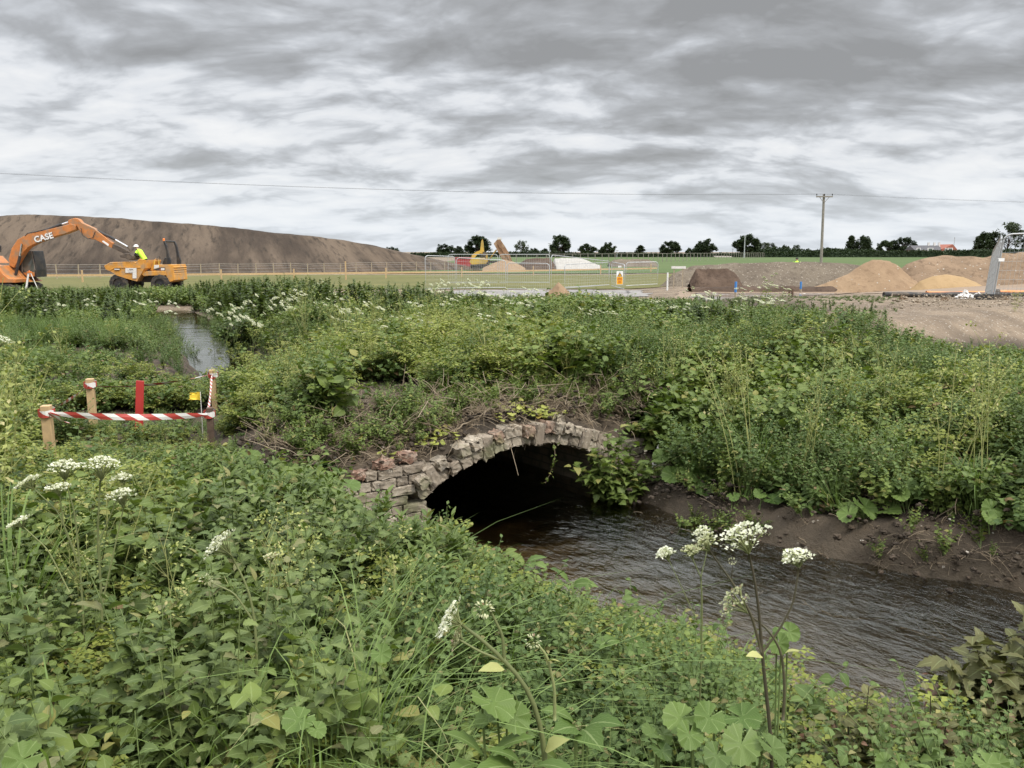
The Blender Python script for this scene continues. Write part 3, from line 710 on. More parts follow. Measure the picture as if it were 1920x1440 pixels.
# where plants may grow
def candidates(n_near, n_mid, n_far, seed=5):
    g = np.random.default_rng(seed); out = []
    for n, y0, y1, m in ((n_near, .9, 4.2, .9), (n_mid, 4.2, 10.5, 1.2), (n_far, 10.5, 25.5, 2.2), (n_far // 2, 25.5, 39.0, 1.0)):
        y = np.sqrt(g.uniform(0, 1, n) * (y1 ** 2 - y0 ** 2) + y0 ** 2); w = .66 * y + m; x = g.uniform(-1, 1 if y0 < 25 else -.12, n) * w
        out.append(np.stack([x, y], 1))
    P = np.concatenate(out); x, y = P.T; z = Hf(x, y); s, d = sd_of(x, y); px, py = proj(x, y, z)
    dl, dr, du = pdist(x, y, LP), pdist(x, y, RP), pdist(x, y, UP); inw = inpoly(x, y, WPOLY)
    left = dl < dr; front = d < .6
    ok = ~inw & ~((du < .80 + .25 * fbm(x, y, .9, 23))) & (z > .02) & ~((y > 25.5) & (px > 620))
    ok &= ~(front & left & (dl < .22) & (g.random(len(x)) < .8))
    ok &= ~(front & ~left & (dr < .42 + .55 * fbm(x, y, 1.1, 40)) & (d < .1))                    # bare cut bank on the right
    ok &= ~((np.abs(s) < 1.86) & (d > -.15) & (d < .15 + .55 * ss(-1.75, -.8, s) * ss(1.8, 1.1, s) + .4 * fbm(x, y, 2.0, 44)))                                       # the slope just over the arch
    ok &= ~((s > -1.85) & (s < -.8) & (d > -.7) & (d <= 0))                                    # the face of the left pier stays in sight
    ok &= ~((py < 640 + 9 * fbm(x, y, .9, 77)) & (px > 1690 - (py - 560) * .4) & (y > 9))       # bare site ground on the right
    ok &= ~((px > 1800) & (px < 1925) & (py > 738) & (py < 765) & (y > 6))                      # a scraped brown patch
    ok &= ~((np.abs(px - 300) < 60) & (np.abs(py - 690) < 16) & (g.random(len(x)) < .85))       # broken bare bank by the upper brook
    return dict(x=x, y=y, z=z, s=s, d=d, px=px, py=py, dl=dl, dr=dr, du=du, left=left, front=front, ok=ok, r=g.random(len(x)), q=g.random(len(x)), n1=fbm(x, y, .5, 50) * 2, n2=fbm(x, y, .9, 60) * 2)
HP = dict(nettle=.80, herb=.45, fine_herb=.66, willow=.55, seed=1.12, big_herb=.46, fern=.48, bramble=.33, tuft=.48, soft_grass=.50, red_herb=.58, upright=1.0)
CEIL = [(10.2, 60, 0, [(-200, 538), (0, 532), (180, 534), (340, 530), (400, 520), (500, 510), (600, 515), (760, 523), (850, 538), (940, 552), (1020, 552), (1090, 546), (1190, 553), (1280, 560), (1420, 571), (1560, 574), (1640, 584), (1690, 606), (1760, 634), (1850, 646), (2200, 650)]),
        (12.0, 23, 2, [(250, 570), (290, 640), (330, 690), (440, 696), (480, 610)]), (11, 15.0, 1, [(40, 640), (290, 665), (310, 696), (450, 700), (500, 640)]),
        (9.2, 11, 1, [(40, 705), (420, 712), (470, 660)]), (7.6, 9.2, 1, [(40, 775), (160, 785), (300, 785), (420, 785), (480, 720)]), (0, 7.6, 1, [(40, 830), (160, 836), (300, 832), (430, 838), (560, 852), (640, 900), (690, 945), (795, 958), (830, 995), (930, 1058), (1040, 1104), (1110, 1135), (1250, 1160), (1400, 1200), (1480, 1280), (1600, 1310), (1750, 1300), (1840, 1240), (1920, 1140)]),
        (6.8, 10.2, 0, [(-200, 640), (500, 625), (760, 600), (1500, 600), (2200, 640)]),
        (6.5, 10.2, 2, [(1540, 575), (1640, 600), (1700, 628), (1760, 652), (1850, 665), (2200, 670)]),
        (4.4, 8.5, 2, [(630, 940), (660, 972), (800, 985), (815, 905)])]
def fit(i, key, scl):
    """plants stay as low as the photograph shows them: scale that keeps each top under its skyline"""
    c = CD; x, y, z, px = c['x'][i], c['y'][i], c['z'][i], c['px'][i]; s = scl.copy()
    for y0, y1, side, line in CEIL:
        L = np.array(line, float); m = (y >= y0) & (y < y1)
        if side: m &= (px >= L[0, 0]) & (px <= L[-1, 0])
        if side == 1 and y0 < 5: m &= c['left'][i] & ((c['d'][i] < .5) | ((px < 560) & (c['d'][i] < 3)))
        py = np.interp(px, L[:, 0], L[:, 1]) + 9 * c['n2'][i]; zt = EYE - y * np.tan(PITCH + np.arctan((py - 720) / FPX))
        s = np.where(m, np.minimum(s, (zt - z) / HP[key] * (.82 + .3 * c['r'][i])), s)
    return s
CD = candidates(1050, 3600, 5600)
def take(mask): 
    i = np.where(mask & CD['ok'])[0]; return i, np.stack([CD['x'][i], CD['y'][i], CD['z'][i] - .015], 1)
def sc_of(i, lo, hi, seed=0): return (lo + (hi - lo) * CD['q'][i]) * (1 + .22 * CD['n2'][i])
def plant_cover():
    c = CD; px, py, y, r = c['px'], c['py'], c['y'], .40 * c['r'] + .60 * ss(-.55, .55, fbm(c['x'], c['y'], 1.2, 91) * 2.6); n1 = c['n1']; near = y < 4.6
    P = {k: proto_set(f, n, k, sd, **kw) for k, f, n, sd, kw in (
        ('nettle', p_nettle, 6, 100, {}), ('herb', p_herb, 6, 200, dict(h=.42)), ('fine_herb', p_herb, 6, 300, dict(h=.62, ns=10, lsz=.036, spread=.26, per=20, mat='leaf_bank')),
        ('willow', p_willow, 6, 400, {}), ('fern', p_fern, 5, 500, {}), ('bramble', p_herb, 5, 600, dict(h=.30, ns=9, lsz=.062, kind='ov', mat='leaf_bramble', spread=.34, per=12)),
        ('tuft', p_grass, 5, 700, {}), ('soft_grass', p_grass, 4, 800, dict(n=70, h=.55, bend=.45, mat='grass_soft', w=.006)),
        ('red_herb', p_herb, 4, 900, dict(h=.55, ns=6, lsz=.05, kind='ov', mat='leaf_red', spread=.16, per=16)), ('upright', p_upright, 4, 950, {}), ('stalk', p_stalks, 4, 970, {}), ('seed', p_seedstalk, 5, 1000, {}), ('big_herb', p_herb, 5, 1100, dict(h=.46, ns=7, lsz=.078, kind='ov', spread=.24, per=12)))}
    bottom = near & (py > 1120)
    rb = (px > 1420) & near & c['left']                                         # reddish herbs at the water's edge on the right
    far_left = (y > 12) & (px < 420)
    z_net = (bottom & ~rb & (r < np.where(px < 760, .40, .26))) | (~near & (y < 9) & c['left'] & (px < 300) & (r < .2))
    z_wil = (c['left'] & (y > 2.6) & (y < 7) & (px > 330) & (px < 1150) & (r < .74) & ~z_net)
    z_red = rb & (r < .72)
    z_soft = far_left & (r < .62) & (y < 19)
    z_up = (((y > 12.0) & (px > 1180) & (px < 1720) & (py < 665) & (r < .5)) | ((y > 19) & (px < 640) & (r < .28)) | ((y > 10.5) & (px > 380) & (px < 1200) & (py < 610) & (r < .40)))
    used = z_net | z_wil | z_red | z_soft | z_up
    yel = ~used & (c['d'] > .9) & (px > 330) & (px < 1050) & (y < 14)
    z_fern = (yel & (r < .62)) | (~used & c['left'] & (y > 4.8) & (px < 560) & (n1 > -.25) & (r < .55)) | (~used & ~yel & (y > 6) & (r < .17))
    used |= z_fern
    z_bram = ~used & ((c['left'] & (y < 9) & (r < .55)) | (~c['left'] & c['front'] & (r < .30)))
    z_bram &= (y > 4.2) | (r < .40); used |= z_bram
    z_big = ~used & (c['n2'] > .22); used |= z_big
    z_herb = ~used & ((y < 9) & (r < .55) | (n1 > .1))
    z_fine = ~used & ~z_herb
    CD['ok'] &= ~((c['n2'] < -.40) & (c['r'] < .72) & (y < 14))
    def put(key, name, label, cat, mask, lo, hi, seed, tilt=.12):
        i, pts = take(mask); sc = fit(i, key, sc_of(i, lo, hi) * (1 + .25 * np.clip(CD['n1'][i], -1, 1))); k = sc > .02; sc = np.maximum(sc, .30 if key in ('herb', 'bramble', 'fern') else .24)
        if k.any(): scatter(name, label, cat, P[key], pts[k], sc[k], tilt, seed)
    put('nettle', 'nettle_undergrowth', 'dark green nettles crowding the near bank at the bottom of the photo', 'undergrowth', z_net, .62, 1.0, 1, .16)
    put('willow', 'willowherb_undergrowth', 'narrow whorled leaves of willowherb covering the near bank beside the water', 'undergrowth', z_wil, .55, .95, 2)
    put('red_herb', 'waterside_herbs', 'thin reddish brown herbs at the water edge in the bottom corner', 'undergrowth', z_red, .6, 1.1, 3)
    put('soft_grass', 'meadow_grass', 'soft pale green grass of the far left bank', 'grass', z_soft, .8, 1.3, 4)
    put('upright', 'tall_weeds', 'tall stiff dull green weeds along the back edge of the overgrown bank', 'undergrowth', z_up, .75, 1.45, 5)
    put('fern', 'feathery_herbs', 'feathery yellow green herb foliage over the bridge and the left bank', 'undergrowth', z_fern, .7, 1.25, 6)
    put('bramble', 'bramble_undergrowth', 'low dark brambles and creepers on the banks', 'undergrowth', z_bram, .75, 1.3, 7)
    put('herb', 'leafy_herbs', 'mixed mid green leafy herbs covering the banks', 'undergrowth', z_herb, .75, 1.25, 8)
    put('fine_herb', 'bushy_herbs', 'fine leaved bushy herbs on the mound and far bank', 'undergrowth', z_fine, .65, 1.1, 9)
    put('big_herb', 'large_leaved_herbs', 'patches of larger oval leaved herbs among the finer weeds', 'undergrowth', z_big, .8, 1.3, 15)
    m = (c['q'] > .93) & (y > 3) & (y < 15) & ~rb & ~((px < 500) & (y > 8.5)); put('seed', 'seeding_stalks', 'thin pale seeding stalks rising above the leaves', 'undergrowth', m & ((px < 1150) | (c['q'] > .96)), .9, 1.5, 16)
    # low green skin under the taller plants, grass between them
    i, pts = take((y < 4.8) & (CD['q'] >= .32) & (CD['q'] < .60)); sc = np.maximum(fit(i, 'fern', .6 + .45 * CD['r'][i]), .22); scatter('low_feathery_cover', 'low feathery leaves between the nettles of the near bank', 'ground cover', P['fern'], pts, sc, .2, 17)
    i, pts = take((y > .8) & (CD['q'] < np.where(y < 4.8, .32, .55))); sc = np.maximum(fit(i, 'bramble', .7 + .45 * CD['r'][i]), .22); scatter('creeping_cover', 'low creeping leaves hiding the soil between the taller weeds', 'ground cover', P['bramble'], pts, sc, .2, 10)
    i, pts = take((y < 9) & (CD['q'] > np.where(bottom & (px < 950), .80, .90)) & ~rb); sc = np.maximum(fit(i, 'tuft', .7 + .5 * CD['r'][i]), .2); scatter('grass_tufts', 'loose light green grass tufts among the weeds', 'grass', P['tuft'], pts, sc, .2, 11)
    g = np.random.default_rng(77)
    def slope(n, d0, d1, s0=-1.9, s1=1.9):
        s = g.uniform(s0, s1, n); d = g.uniform(d0, d1, n); q = fp(s, d, 0); top = Hf(*fp(s, np.maximum(d, .8), 0)[:, :2].T); kg = np.clip((d - .03) / 1.12 * 1.3, 0, 1) ** .6
        ext = np.where(np.abs(s) < SPAN + .12, ZC + np.sqrt(np.maximum((RAD + RING) ** 2 - s ** 2, 0)), .50); f = ss(1.5, 1.8, np.abs(s)); ext = ext * (1 - f) + top * f
        q[:, 2] = ext * (1 - kg) + top * kg + .01; return q
    q = slope(420, .22, 1.25)
    x2 = g.uniform(.9, 5.0, 420); y2 = g.uniform(3.2, 7.8, 420); dr2 = pdist(x2, y2, RP); k2 = ~inpoly(x2, y2, WPOLY) & (dr2 < .8) & (dr2 > .05) & (dr2 < pdist(x2, y2, LP))
    q2 = np.stack([x2, y2, Hf(x2, y2) + .005], 1)[k2]
    q4 = slope(150, .12, .7); pts = np.concatenate([q, q2, q4]); scatter('dead_stalks', 'dead brown stalks, roots and twigs lying on the bare earth of the banks', 'dead stalks', P['stalk'], pts, np.concatenate([g.uniform(.25, .75, len(q) + len(q2)), g.uniform(.6, 1.05, len(q4))]), .5, 12)
    q = np.concatenate([slope(150, .16, .9, -1.9, -.55), slope(130, .28, 1.0, -.6, 1.0), slope(80, .12, .9, .8, 1.9)]); x3 = q2[g.random(len(q2)) < .7]
    pts = np.concatenate([q, x3]); scatter('bank_seedlings', 'small leafy weeds rooting in the bare earth over the arch and on the cut bank', 'undergrowth', P['herb'], pts, g.uniform(.18, .62, len(pts)), .35, 13)
    xb = g.uniform(-12, -3.6, 5000); yb = g.uniform(12.5, 27, 5000); db = pdist(xb, yb, UP); kb = (db > .42) & (db < 1.9) & ~((xb / yb > -.46) & (xb / yb < -.36) & (yb < 17) & (db < .9)); pts = np.stack([xb, yb, Hf(xb, yb)], 1)[kb][:520]
    scatter('brookside_herbs', 'low green herbs lining the banks of the upper brook', 'undergrowth', P['fine_herb'], pts, g.uniform(.35, .75, len(pts)), .2, 19)
    # crumbs and clods of earth
    def p_clods(g, n=16):
        mb = MB()
        for k in range(n): v = BT_V / (np.linalg.norm(BT_V, axis=1)[:, None]); r = g.uniform(.004, .016) * g.uniform(.6, 1.4, 3) * [1, 1, .6]; mb.add(v * r * (1 + g.normal(0, .26, (len(v), 1))) + np.append(g.normal(0, .12, 2), g.uniform(-.004, .012)), [BT_F])
        return mb, ('soil',)
    g2 = np.random.default_rng(31); px_, py_ = g2.uniform(1640, 2050, 520), 592 + 60 * g2.random(520); xy = np.array([unproj(a, b, .5) for a, b in zip(px_, py_)]); kk = px_ > 1700 - (py_ - 560) * .4
    def p_stones(g): mb, _ = p_clods(g, 9); return mb, ('site_stone',)
    pmat('site_stone', (.34, .28, .21), .9, var=.4, scale=9); cs = proto_set(p_stones, 4, 'stones', 980); scatter('site_stones', 'loose stones and crumbs strewn over the bare worked ground at the right', 'stones', cs, np.stack([xy[kk, 0], xy[kk, 1], Hf(xy[kk, 0], xy[kk, 1]) + .01], 1), g2.uniform(.35, 1.3, kk.sum()) * g2.choice([.6, 1, 1.5], kk.sum()), .3, 18)
    c4 = proto_set(p_clods, 4, 'clods', 990); pts = np.concatenate([slope(160, .12, 1.2), q2, q2 + [.03, .02, 0]]); scatter('earth_clods', 'crumbs and clods of dark earth on the cut bank and above the arch', 'earth clods', c4, pts, g.uniform(.6, 1.7, len(pts)), .2, 14)
plant_cover()

# ------------------------------------------------------------------ building site: ground forms
earth_mat('hill_earth', (.045, .033, .024), (.125, .093, .066), (.034, .026, .019), .7, bump=1.0, streak=(1, 1, -1))
earth_mat('sand', (.25, .172, .108), (.30, .21, .13), (.20, .135, .085), 1.0, stone=.05, bump=.5)
earth_mat('golden_sand', (.32, .220, .115), (.35, .24, .13), (.28, .19, .10), 1.2, bump=.4)
earth_mat('sandy_soil', (.20, .140, .092), (.27, .19, .125), (.13, .09, .06), 1.0, stone=.12, bump=.8)
earth_mat('gravel', (.13, .105, .08), (.17, .14, .105), (.085, .068, .052), 1.0, stone=.72, stone_col=(.36, .31, .25), bump=.9)
earth_mat('dark_soil', (.070, .048, .035), (.11, .076, .055), (.05, .034, .026), 1.4, bump=.9)
earth_mat('chalk', (.36, .345, .315), (.40, .385, .355), (.30, .28, .25), .6, bump=.5)
earth_mat('field_olive', (.115, .115, .045), (.15, .14, .055), (.095, .105, .040), .35, bump=.25, streak=(.25, 1, 1))
earth_mat('field_green', (.078, .115, .042), (.098, .132, .052), (.088, .112, .046), .12, bump=.15, streak=(.2, 1, 1))
def sheet(name, mat, x0, x1, y0, y1, off, nx=40, ny=24, edge=.6, seed=1, func=None):
    """a thin irregular sheet following the ground"""
    u, v = np.meshgrid(np.linspace(0, 1, nx), np.linspace(0, 1, ny), indexing='ij')
    yy = y0 + (y1 - y0) * v + edge * fbm(u * 20, v * 0 + seed, .6, seed) * (1 - 2 * np.abs(v - .5) < .2)
    a = x0(yy) if callable(x0) else x0; b = x1(yy) if callable(x1) else x1
    xx = a + (b - a) * u + edge * fbm(v * 20, u * 0 + seed, .6, seed + 3) * (1 - 2 * np.abs(u - .5) < .2)
    z = (Hf(xx, yy) if func is None else func(xx, yy)) + off
    i, j = np.meshgrid(np.arange(nx - 1), np.arange(ny - 1), indexing='ij'); q = np.stack([i * ny + j, (i + 1) * ny + j, (i + 1) * ny + j + 1, i * ny + j + 1], -1).reshape(-1, 4)
    mb = MB(); mb.add(np.stack([xx, yy, z], -1).reshape(-1, 3), [q]); return structure(mb.build(name, mat, smooth=True))
pxx = lambda px: (lambda Y: (px - 960) / FPX * (Y * cos(PITCH) + 2.1 * sin(PITCH)))
sheet('olive_field', MATS['field_olive'], pxx(-300), pxx(1262), 47, 76, .03, seed=2)
sheet('green_field', MATS['field_green'], lambda Y: -14 + 0 * Y, lambda Y: 260 + 0 * Y, 80, 318, .05, 60, 60, 1.0, seed=3)
def spoil_hill():
    prof = [(-700, 395), (-300, 398), (0, 405), (28, 402), (130, 404), (250, 411), (400, 424), (470, 432), (560, 441), (635, 450), (690, 460), (725, 468), (765, 477), (800, 485), (835, 492), (900, 505)]
    cp = np.array(prof, float); px = np.linspace(-700, 900, 420); py = np.interp(px, cp[:, 0], cp[:, 1])
    tt = np.linspace(0, 1, 34); V = []
    for k, (a, b) in enumerate(zip(px, py)):
        q = at(a, b, 96); h = max(q[2] - .0, .0); f = np.clip((900 - a) / 200, 0, 1)
        yf = 96 - (21 * f + 2) * min(h / 5.5 + .12, 1.05); yb = 96 + 26 * min(h / 5.5 + .1, 1)
        for t in tt:
            if t < .55: w = t / .55; y = yf + (96 - yf) * w; z = -.2 + (h + .2) * (w ** .92 if w < .9 else .9 ** .92 + (1 - .9 ** .92) * (1 - ((1 - w) / .1) ** 2))
            elif t < .7: w = (t - .55) / .15; y = 96 + 6 * w; z = h * (1 - .01 * w)
            else: w = (t - .7) / .3; y = 102 + (yb - 96) * w; z = h * (1 - w) - .2
            V.append((q[0], y, z))
    V = np.array(V); hh = np.clip(V[:, 2] / 3, 0, 1)
    V[:, 2] += (.28 * fbm(V[:, 0], V[:, 1], .18, 4) + .22 * fbm(V[:, 0] + V[:, 1] * .4, V[:, 1] * .2, .6, 8)) * hh; V[:, 1] += (.5 * fbm(V[:, 0], V[:, 2], .5, 6) + 1.3 * fbm(V[:, 0] * .8 + V[:, 2] * 1.1, V[:, 2] * .15, .55, 12)) * np.clip(V[:, 2] / 1.5, 0, 1) * (V[:, 1] < 95)
    n = len(tt); i, j = np.meshgrid(np.arange(419), np.arange(n - 1), indexing='ij'); q = np.stack([i * n + j, (i + 1) * n + j, (i + 1) * n + j + 1, i * n + j + 1], -1).reshape(-1, 4)
    mb = MB(); mb.add(V, [q]); m = MATS['hill_earth']; t = NT(m.node_tree); b = m.node_tree.nodes['Principled BSDF']
    return structure(mb.build('spoil_hill', m, smooth=True))
spoil_hill()
def heap(name, mat, label, cat, px0, px1, top, Y, depth, lump=.15, seed=1, group=None, base=None, power=.9, front=.45):
    """a tipped heap: top = [(px, py)] skyline; slopes down to its foot in front and behind"""
    cp = np.array(top, float); px = np.linspace(px0, px1, 70); py = np.interp(px, cp[:, 0], cp[:, 1]); tt = np.linspace(0, 1, 28)
    P = np.array([at(a, b, Y) for a, b in zip(px, py)]); xx = P[:, 0]; gz = Hf(xx, xx * 0 + Y)
    h = np.maximum(P[:, 2] - gz, 0) + .02; V = np.zeros((70, 28, 3)); hm = h.max()
    for j, t in enumerate(tt):
        w = t / front if t < front else (1 - t) / (1 - front)
        reach = depth * (.35 + .65 * h / hm)
        y = Y - reach * front * 2 * (1 - w) if t < front else Y + reach * (1 - w)
        V[:, j, 0] = xx; V[:, j, 1] = y; zg = Hf(xx, y); V[:, j, 2] = np.minimum(zg, gz) * (1 - w) + gz * w + h * w ** power - .05 * (1 - w)
        V[:, j, 2] += lump * fbm(xx, y, 1.1, seed, 5) * np.sin(pi * min(w, .5)) * np.minimum(h / .5, 1); V[:, j, 1] += lump * .8 * fbm(xx, V[:, j, 2], 1.3, seed + 5) * (h / hm)
    i, j = np.meshgrid(np.arange(69), np.arange(27), indexing='ij'); q = np.stack([i * 28 + j, (i + 1) * 28 + j, (i + 1) * 28 + j + 1, i * 28 + j + 1], -1).reshape(-1, 4)
    mb = MB(); mb.add(V.reshape(-1, 3), [q]); o = mb.build(name, mat, smooth=True); return tag(o, label, cat, group)
heap('gravel_heap', MATS['gravel'], 'long flat-topped heap of stony gravel with a worker behind it', 'heap', 1236, 1660, [(1236, 540), (1262, 512), (1300, 499), (1350, 495), (1420, 493), (1500, 492), (1580, 494), (1620, 497), (1660, 510)], 48, 2.6, .18, 3)
heap('soil_heap', MATS['dark_soil'], 'dark reddish soil tipped against the front of the gravel heap', 'heap', 1292, 1392, [(1292, 533), (1305, 508), (1330, 501), (1365, 502), (1380, 516), (1392, 535)], 45.6, 1.4, .5, 7)
heap('sand_mound', MATS['sandy_soil'], 'broad lumpy mound of sandy soil at the right edge, behind the golden sand', 'heap', 1665, 2250, [(1665, 520), (1700, 497), (1740, 484), (1768, 478), (1800, 480), (1850, 482), (1880, 475), (1920, 471), (2050, 466), (2180, 480), (2250, 520)], 42, 3.2, .35, 11)
heap('sand_pile', MATS['sand'], 'peaked pile of buff sand spilling left beside the puddle', 'heap', 1505, 1735, [(1505, 545), (1545, 532), (1580, 518), (1610, 500), (1636, 487), (1652, 486), (1668, 489), (1690, 503), (1715, 525), (1735, 545)], 40.5, 1.9, .32, 13, power=1.0)
heap('golden_sand_pile', MATS['golden_sand'], 'smooth low pile of golden sand in front of the sandy mound', 'heap', 1706, 1855, [(1706, 546), (1725, 528), (1750, 518), (1775, 515), (1805, 520), (1830, 530), (1855, 545)], 38.6, 1.3, .05, 17, power=.75)
heap('sand_cone', MATS['sand'], 'small pointed cone of sand by the wire fence panels', 'heap', 1022, 1070, [(1022, 552), (1034, 543), (1047, 529), (1060, 541), (1070, 552)], 38, .7, .06, 19, power=1.05)
heap('chalk_pile', MATS['chalk'], 'long low white chalk stockpile on the far green field', 'heap', 1034, 1124, [(1034, 497), (1040, 485), (1088, 483), (1108, 491), (1124, 497)], 100, 5, .2, 23)
heap('flat_stockpile', MATS['gravel'], 'far flat-topped grey brown stockpile beyond the sign', 'heap', 1142, 1230, [(1142, 493), (1152, 486.5), (1215, 486), (1230, 493)], 118, 4, .2, 29)
heap('red_soil_heap', MATS['dark_soil'], 'far reddish brown soil heap left of the chalk', 'heap', 970, 1040, [(970, 498), (985, 488), (1003, 483), (1028, 483), (1040, 496)], 97, 4, .3, 31)
heap('spread_sand', MATS['sand'], 'far spread of sand under the raised tipper body', 'heap', 905, 985, [(905, 503), (925, 493), (945, 487), (962, 491), (985, 503)], 88, 4, .2, 37)
# puddles and wet sand
def wet_mat(name, col, rough, spec=.5, coat=0.0):
    m = bpy.data.materials.new(name); m.use_nodes = True; t = NT(m.node_tree); b = m.node_tree.nodes['Principled BSDF']; g = t.n.new('ShaderNodeNewGeometry').outputs['Position']
    n = t.noise(t.vmath('MULTIPLY', g, (.5, 1.4, 1)), .9, 5, .6)
    t.put(b.inputs['Base Color'], t.mix(t.maprange(n, .35, .65), col, tuple(c * .72 for c in col))); t.put(b.inputs['Roughness'], t.maprange(n, .4, .6, rough, rough + .12)); b.inputs['Specular IOR Level'].default_value = spec
    MATS[name] = m; return m
wet_mat('puddle_water', (.28, .23, .19), .06, .6); wet_mat('wet_sand', (.28, .19, .115), .35, .4); wet_mat('pale_slurry', (.27, .25, .23), .4, .4)
GZ = lambda x, y: np.maximum(Hf(x, y), .12)
sheet('wet_sand', MATS['wet_sand'], pxx(1270), pxx(2300), 29, 41.5, .02, seed=5)
sheet('puddle', MATS['puddle_water'], pxx(1300), pxx(1655), 32.5, 38.6, .036, seed=8, edge=1.6)
sheet('slurry_strip', MATS['pale_slurry'], pxx(860), pxx(1215), 39.0, 45.5, .03, seed=9, edge=2.6)
def mud_bank():
    mb = MB(); x = np.linspace(at(1296, 545, 40)[0], at(1610, 545, 40)[0], 80); prof = [(-.5, -.03), (-.28, .16), (0, .24), (.5, .22), (.9, -.03)]
    V = np.array([[(a, 40.2 + d + .25 * fbm(np.array([a]), np.array([1.]), .6, 3)[0], H1(a, 40) + h * (1 + fbm(np.array([a]), np.array([d * 3]), 1.7, 9)[0])) for d, h in prof] for a in x]); n = len(prof)
    i, j = np.meshgrid(np.arange(79), np.arange(n - 1), indexing='ij'); q = np.stack([i * n + j, (i + 1) * n + j, (i + 1) * n + j + 1, i * n + j + 1], -1).reshape(-1, 4)
    mb.add(V.reshape(-1, 3), [q]); return structure(mb.build('mud_bank', MATS['dark_soil'], smooth=True))
mud_bank()

# ------------------------------------------------------------------ materials of made things
pmat('orange_paint', (.50, .185, .050), .5, var=.18, scale=3.5, dirt=(.27, .19, .12), dirt_amt=.75)
pmat('amber_paint', (.58, .27, .045), .5, var=.15, scale=3.5, dirt=(.34, .25, .16), dirt_amt=.7)
pmat('yellow_paint', (.58, .38, .06), .5, var=.15, scale=1.5, dirt=(.30, .22, .12), dirt_amt=.5)
pmat('black_steel', (.022, .022, .024), .5, var=.3, scale=4, dirt=(.12, .09, .06), dirt_amt=.35)
pmat('muddy_steel', (.085, .065, .050), .8, var=.35, scale=6, dirt=(.16, .12, .085), dirt_amt=.7)
pmat('chrome', (.70, .70, .70), .22, 1.0, var=.08)
pmat('rubber', (.024, .023, .022), .85, var=.3, scale=8, dirt=(.15, .115, .08), dirt_amt=.5)
pmat('dark_glass', (.10, .12, .11), .06, var=.2, spec=1.0)
pmat('white_paint', (.78, .78, .76), .5, var=.06, dirt=(.5, .46, .40), dirt_amt=.3)
pmat('galvanised', (.42, .435, .44), .5, .2, var=.12, scale=9)
pmat('new_wood', (.52, .36, .19), .7, var=.14, scale=14, dirt=(.40, .28, .16), dirt_amt=.5)
pmat('pale_wood', (.34, .28, .20), .8, var=.2, scale=8)
pmat('old_wood', (.10, .065, .045), .9, var=.35, scale=9, bump=.3)
pmat('grey_wood', (.24, .215, .185), .85, var=.25, scale=6)
pmat('red_paint', (.46, .040, .036), .5, var=.1)
pmat('yellow_flag', (.80, .58, .055), .6, var=.06)
pmat('blue_paint', (.05, .20, .50), .5, var=.1)
pmat('hivis', (.52, .92, .05), .6, var=.06)
pmat('skin', (.50, .30, .22), .6, var=.05)
pmat('dark_cloth', (.022, .022, .026), .85, var=.2)
pmat('white_helmet', (.80, .80, .78), .35, var=.03)
pmat('black_pipe', (.022, .021, .021), .6, var=.2, dirt=(.20, .15, .10), dirt_amt=.4)
pmat('orange_pipe', (.72, .24, .06), .5, var=.1, dirt=(.5, .3, .16), dirt_amt=.4)
pmat('white_plastic', (.66, .64, .61), .5, var=.12, scale=12)
pmat('container_red', (.42, .060, .055), .6, var=.12, scale=1)
pmat('slate_roof', (.085, .082, .088), .8, var=.2, scale=2)
pmat('house_brick', (.30, .105, .070), .9, var=.15, scale=4)
pmat('rust', (.26, .15, .085), .8, var=.35, scale=2, dirt=(.45, .33, .22), dirt_amt=.6)
pmat('sign_yellow', (.85, .42, .02), .5, var=.03); pmat('sign_white', (.82, .82, .80), .5, var=.03); pmat('sign_red', (.50, .05, .02), .5, var=.03)
pmat('orange_head', (.75, .22, .05), .5, var=.1)

class Side:
    """side view of a machine: picture outline -> real outline in the machine's own plane"""
    def __init__(s, Y, root, face=0.0): s.Y = Y; s.face = face; s.root = root; s.o = np.array(root.location)
    def p(s, a, b):
        if s.face > .9 and a > 1082: a = 1082 + (a - 1082) * .80
        q = at(a / 4, 380 + b / 4, s.Y - s.face)
        return (q[0], q[2])
    def poly(s, name, mat, pts, y0, y1, parent=None, label=None):
        mb = MB(); mb.prism([s.p(*q) for q in pts], s.Y + y0, s.Y + y1); o = mb.build(name, mat, parent or s.root, loc=s.o)
        bv = o.modifiers.new('edge', 'BEVEL'); bv.width = .018; bv.segments = 1; bv.limit_method = 'ANGLE'
        if label: o['label'] = label
        return o
    def tube(s, name, mat, pts, r, y=0.0, parent=None, n=8):
        mb = MB(); mb.tube([(s.p(*q)[0], s.Y + y, s.p(*q)[1]) for q in pts], r, n); return mb.build(name, mat, parent or s.root, loc=s.o, smooth=False)
def text_part(name, txt, size, loc, mat, parent, origin, rot=0.0, depth=.012, bold=.02, spacing=1.0, shear=0.0):
    cu = bpy.data.curves.new(name, 'FONT'); cu.body = txt; cu.size = size; cu.extrude = depth; cu.offset = bold * size; cu.align_x = 'CENTER'; cu.align_y = 'CENTER'; cu.space_character = spacing; cu.shear = shear
    tmp = bpy.data.objects.new(name, cu); COL.objects.link(tmp)
    me = bpy.data.meshes.new_from_object(tmp.evaluated_get(bpy.context.evaluated_depsgraph_get()))
    COL.objects.unlink(tmp); bpy.data.objects.remove(tmp)
    me.transform(Matrix.Translation(Vector(loc) - Vector(origin)) @ Matrix.Rotation(-rot, 4, 'Y') @ Matrix.Rotation(pi / 2, 4, 'X'))
    me.materials.clear(); me.materials.append(mat)
    o = bpy.data.objects.new(name, me); COL.objects.link(o); o.parent = parent; return o
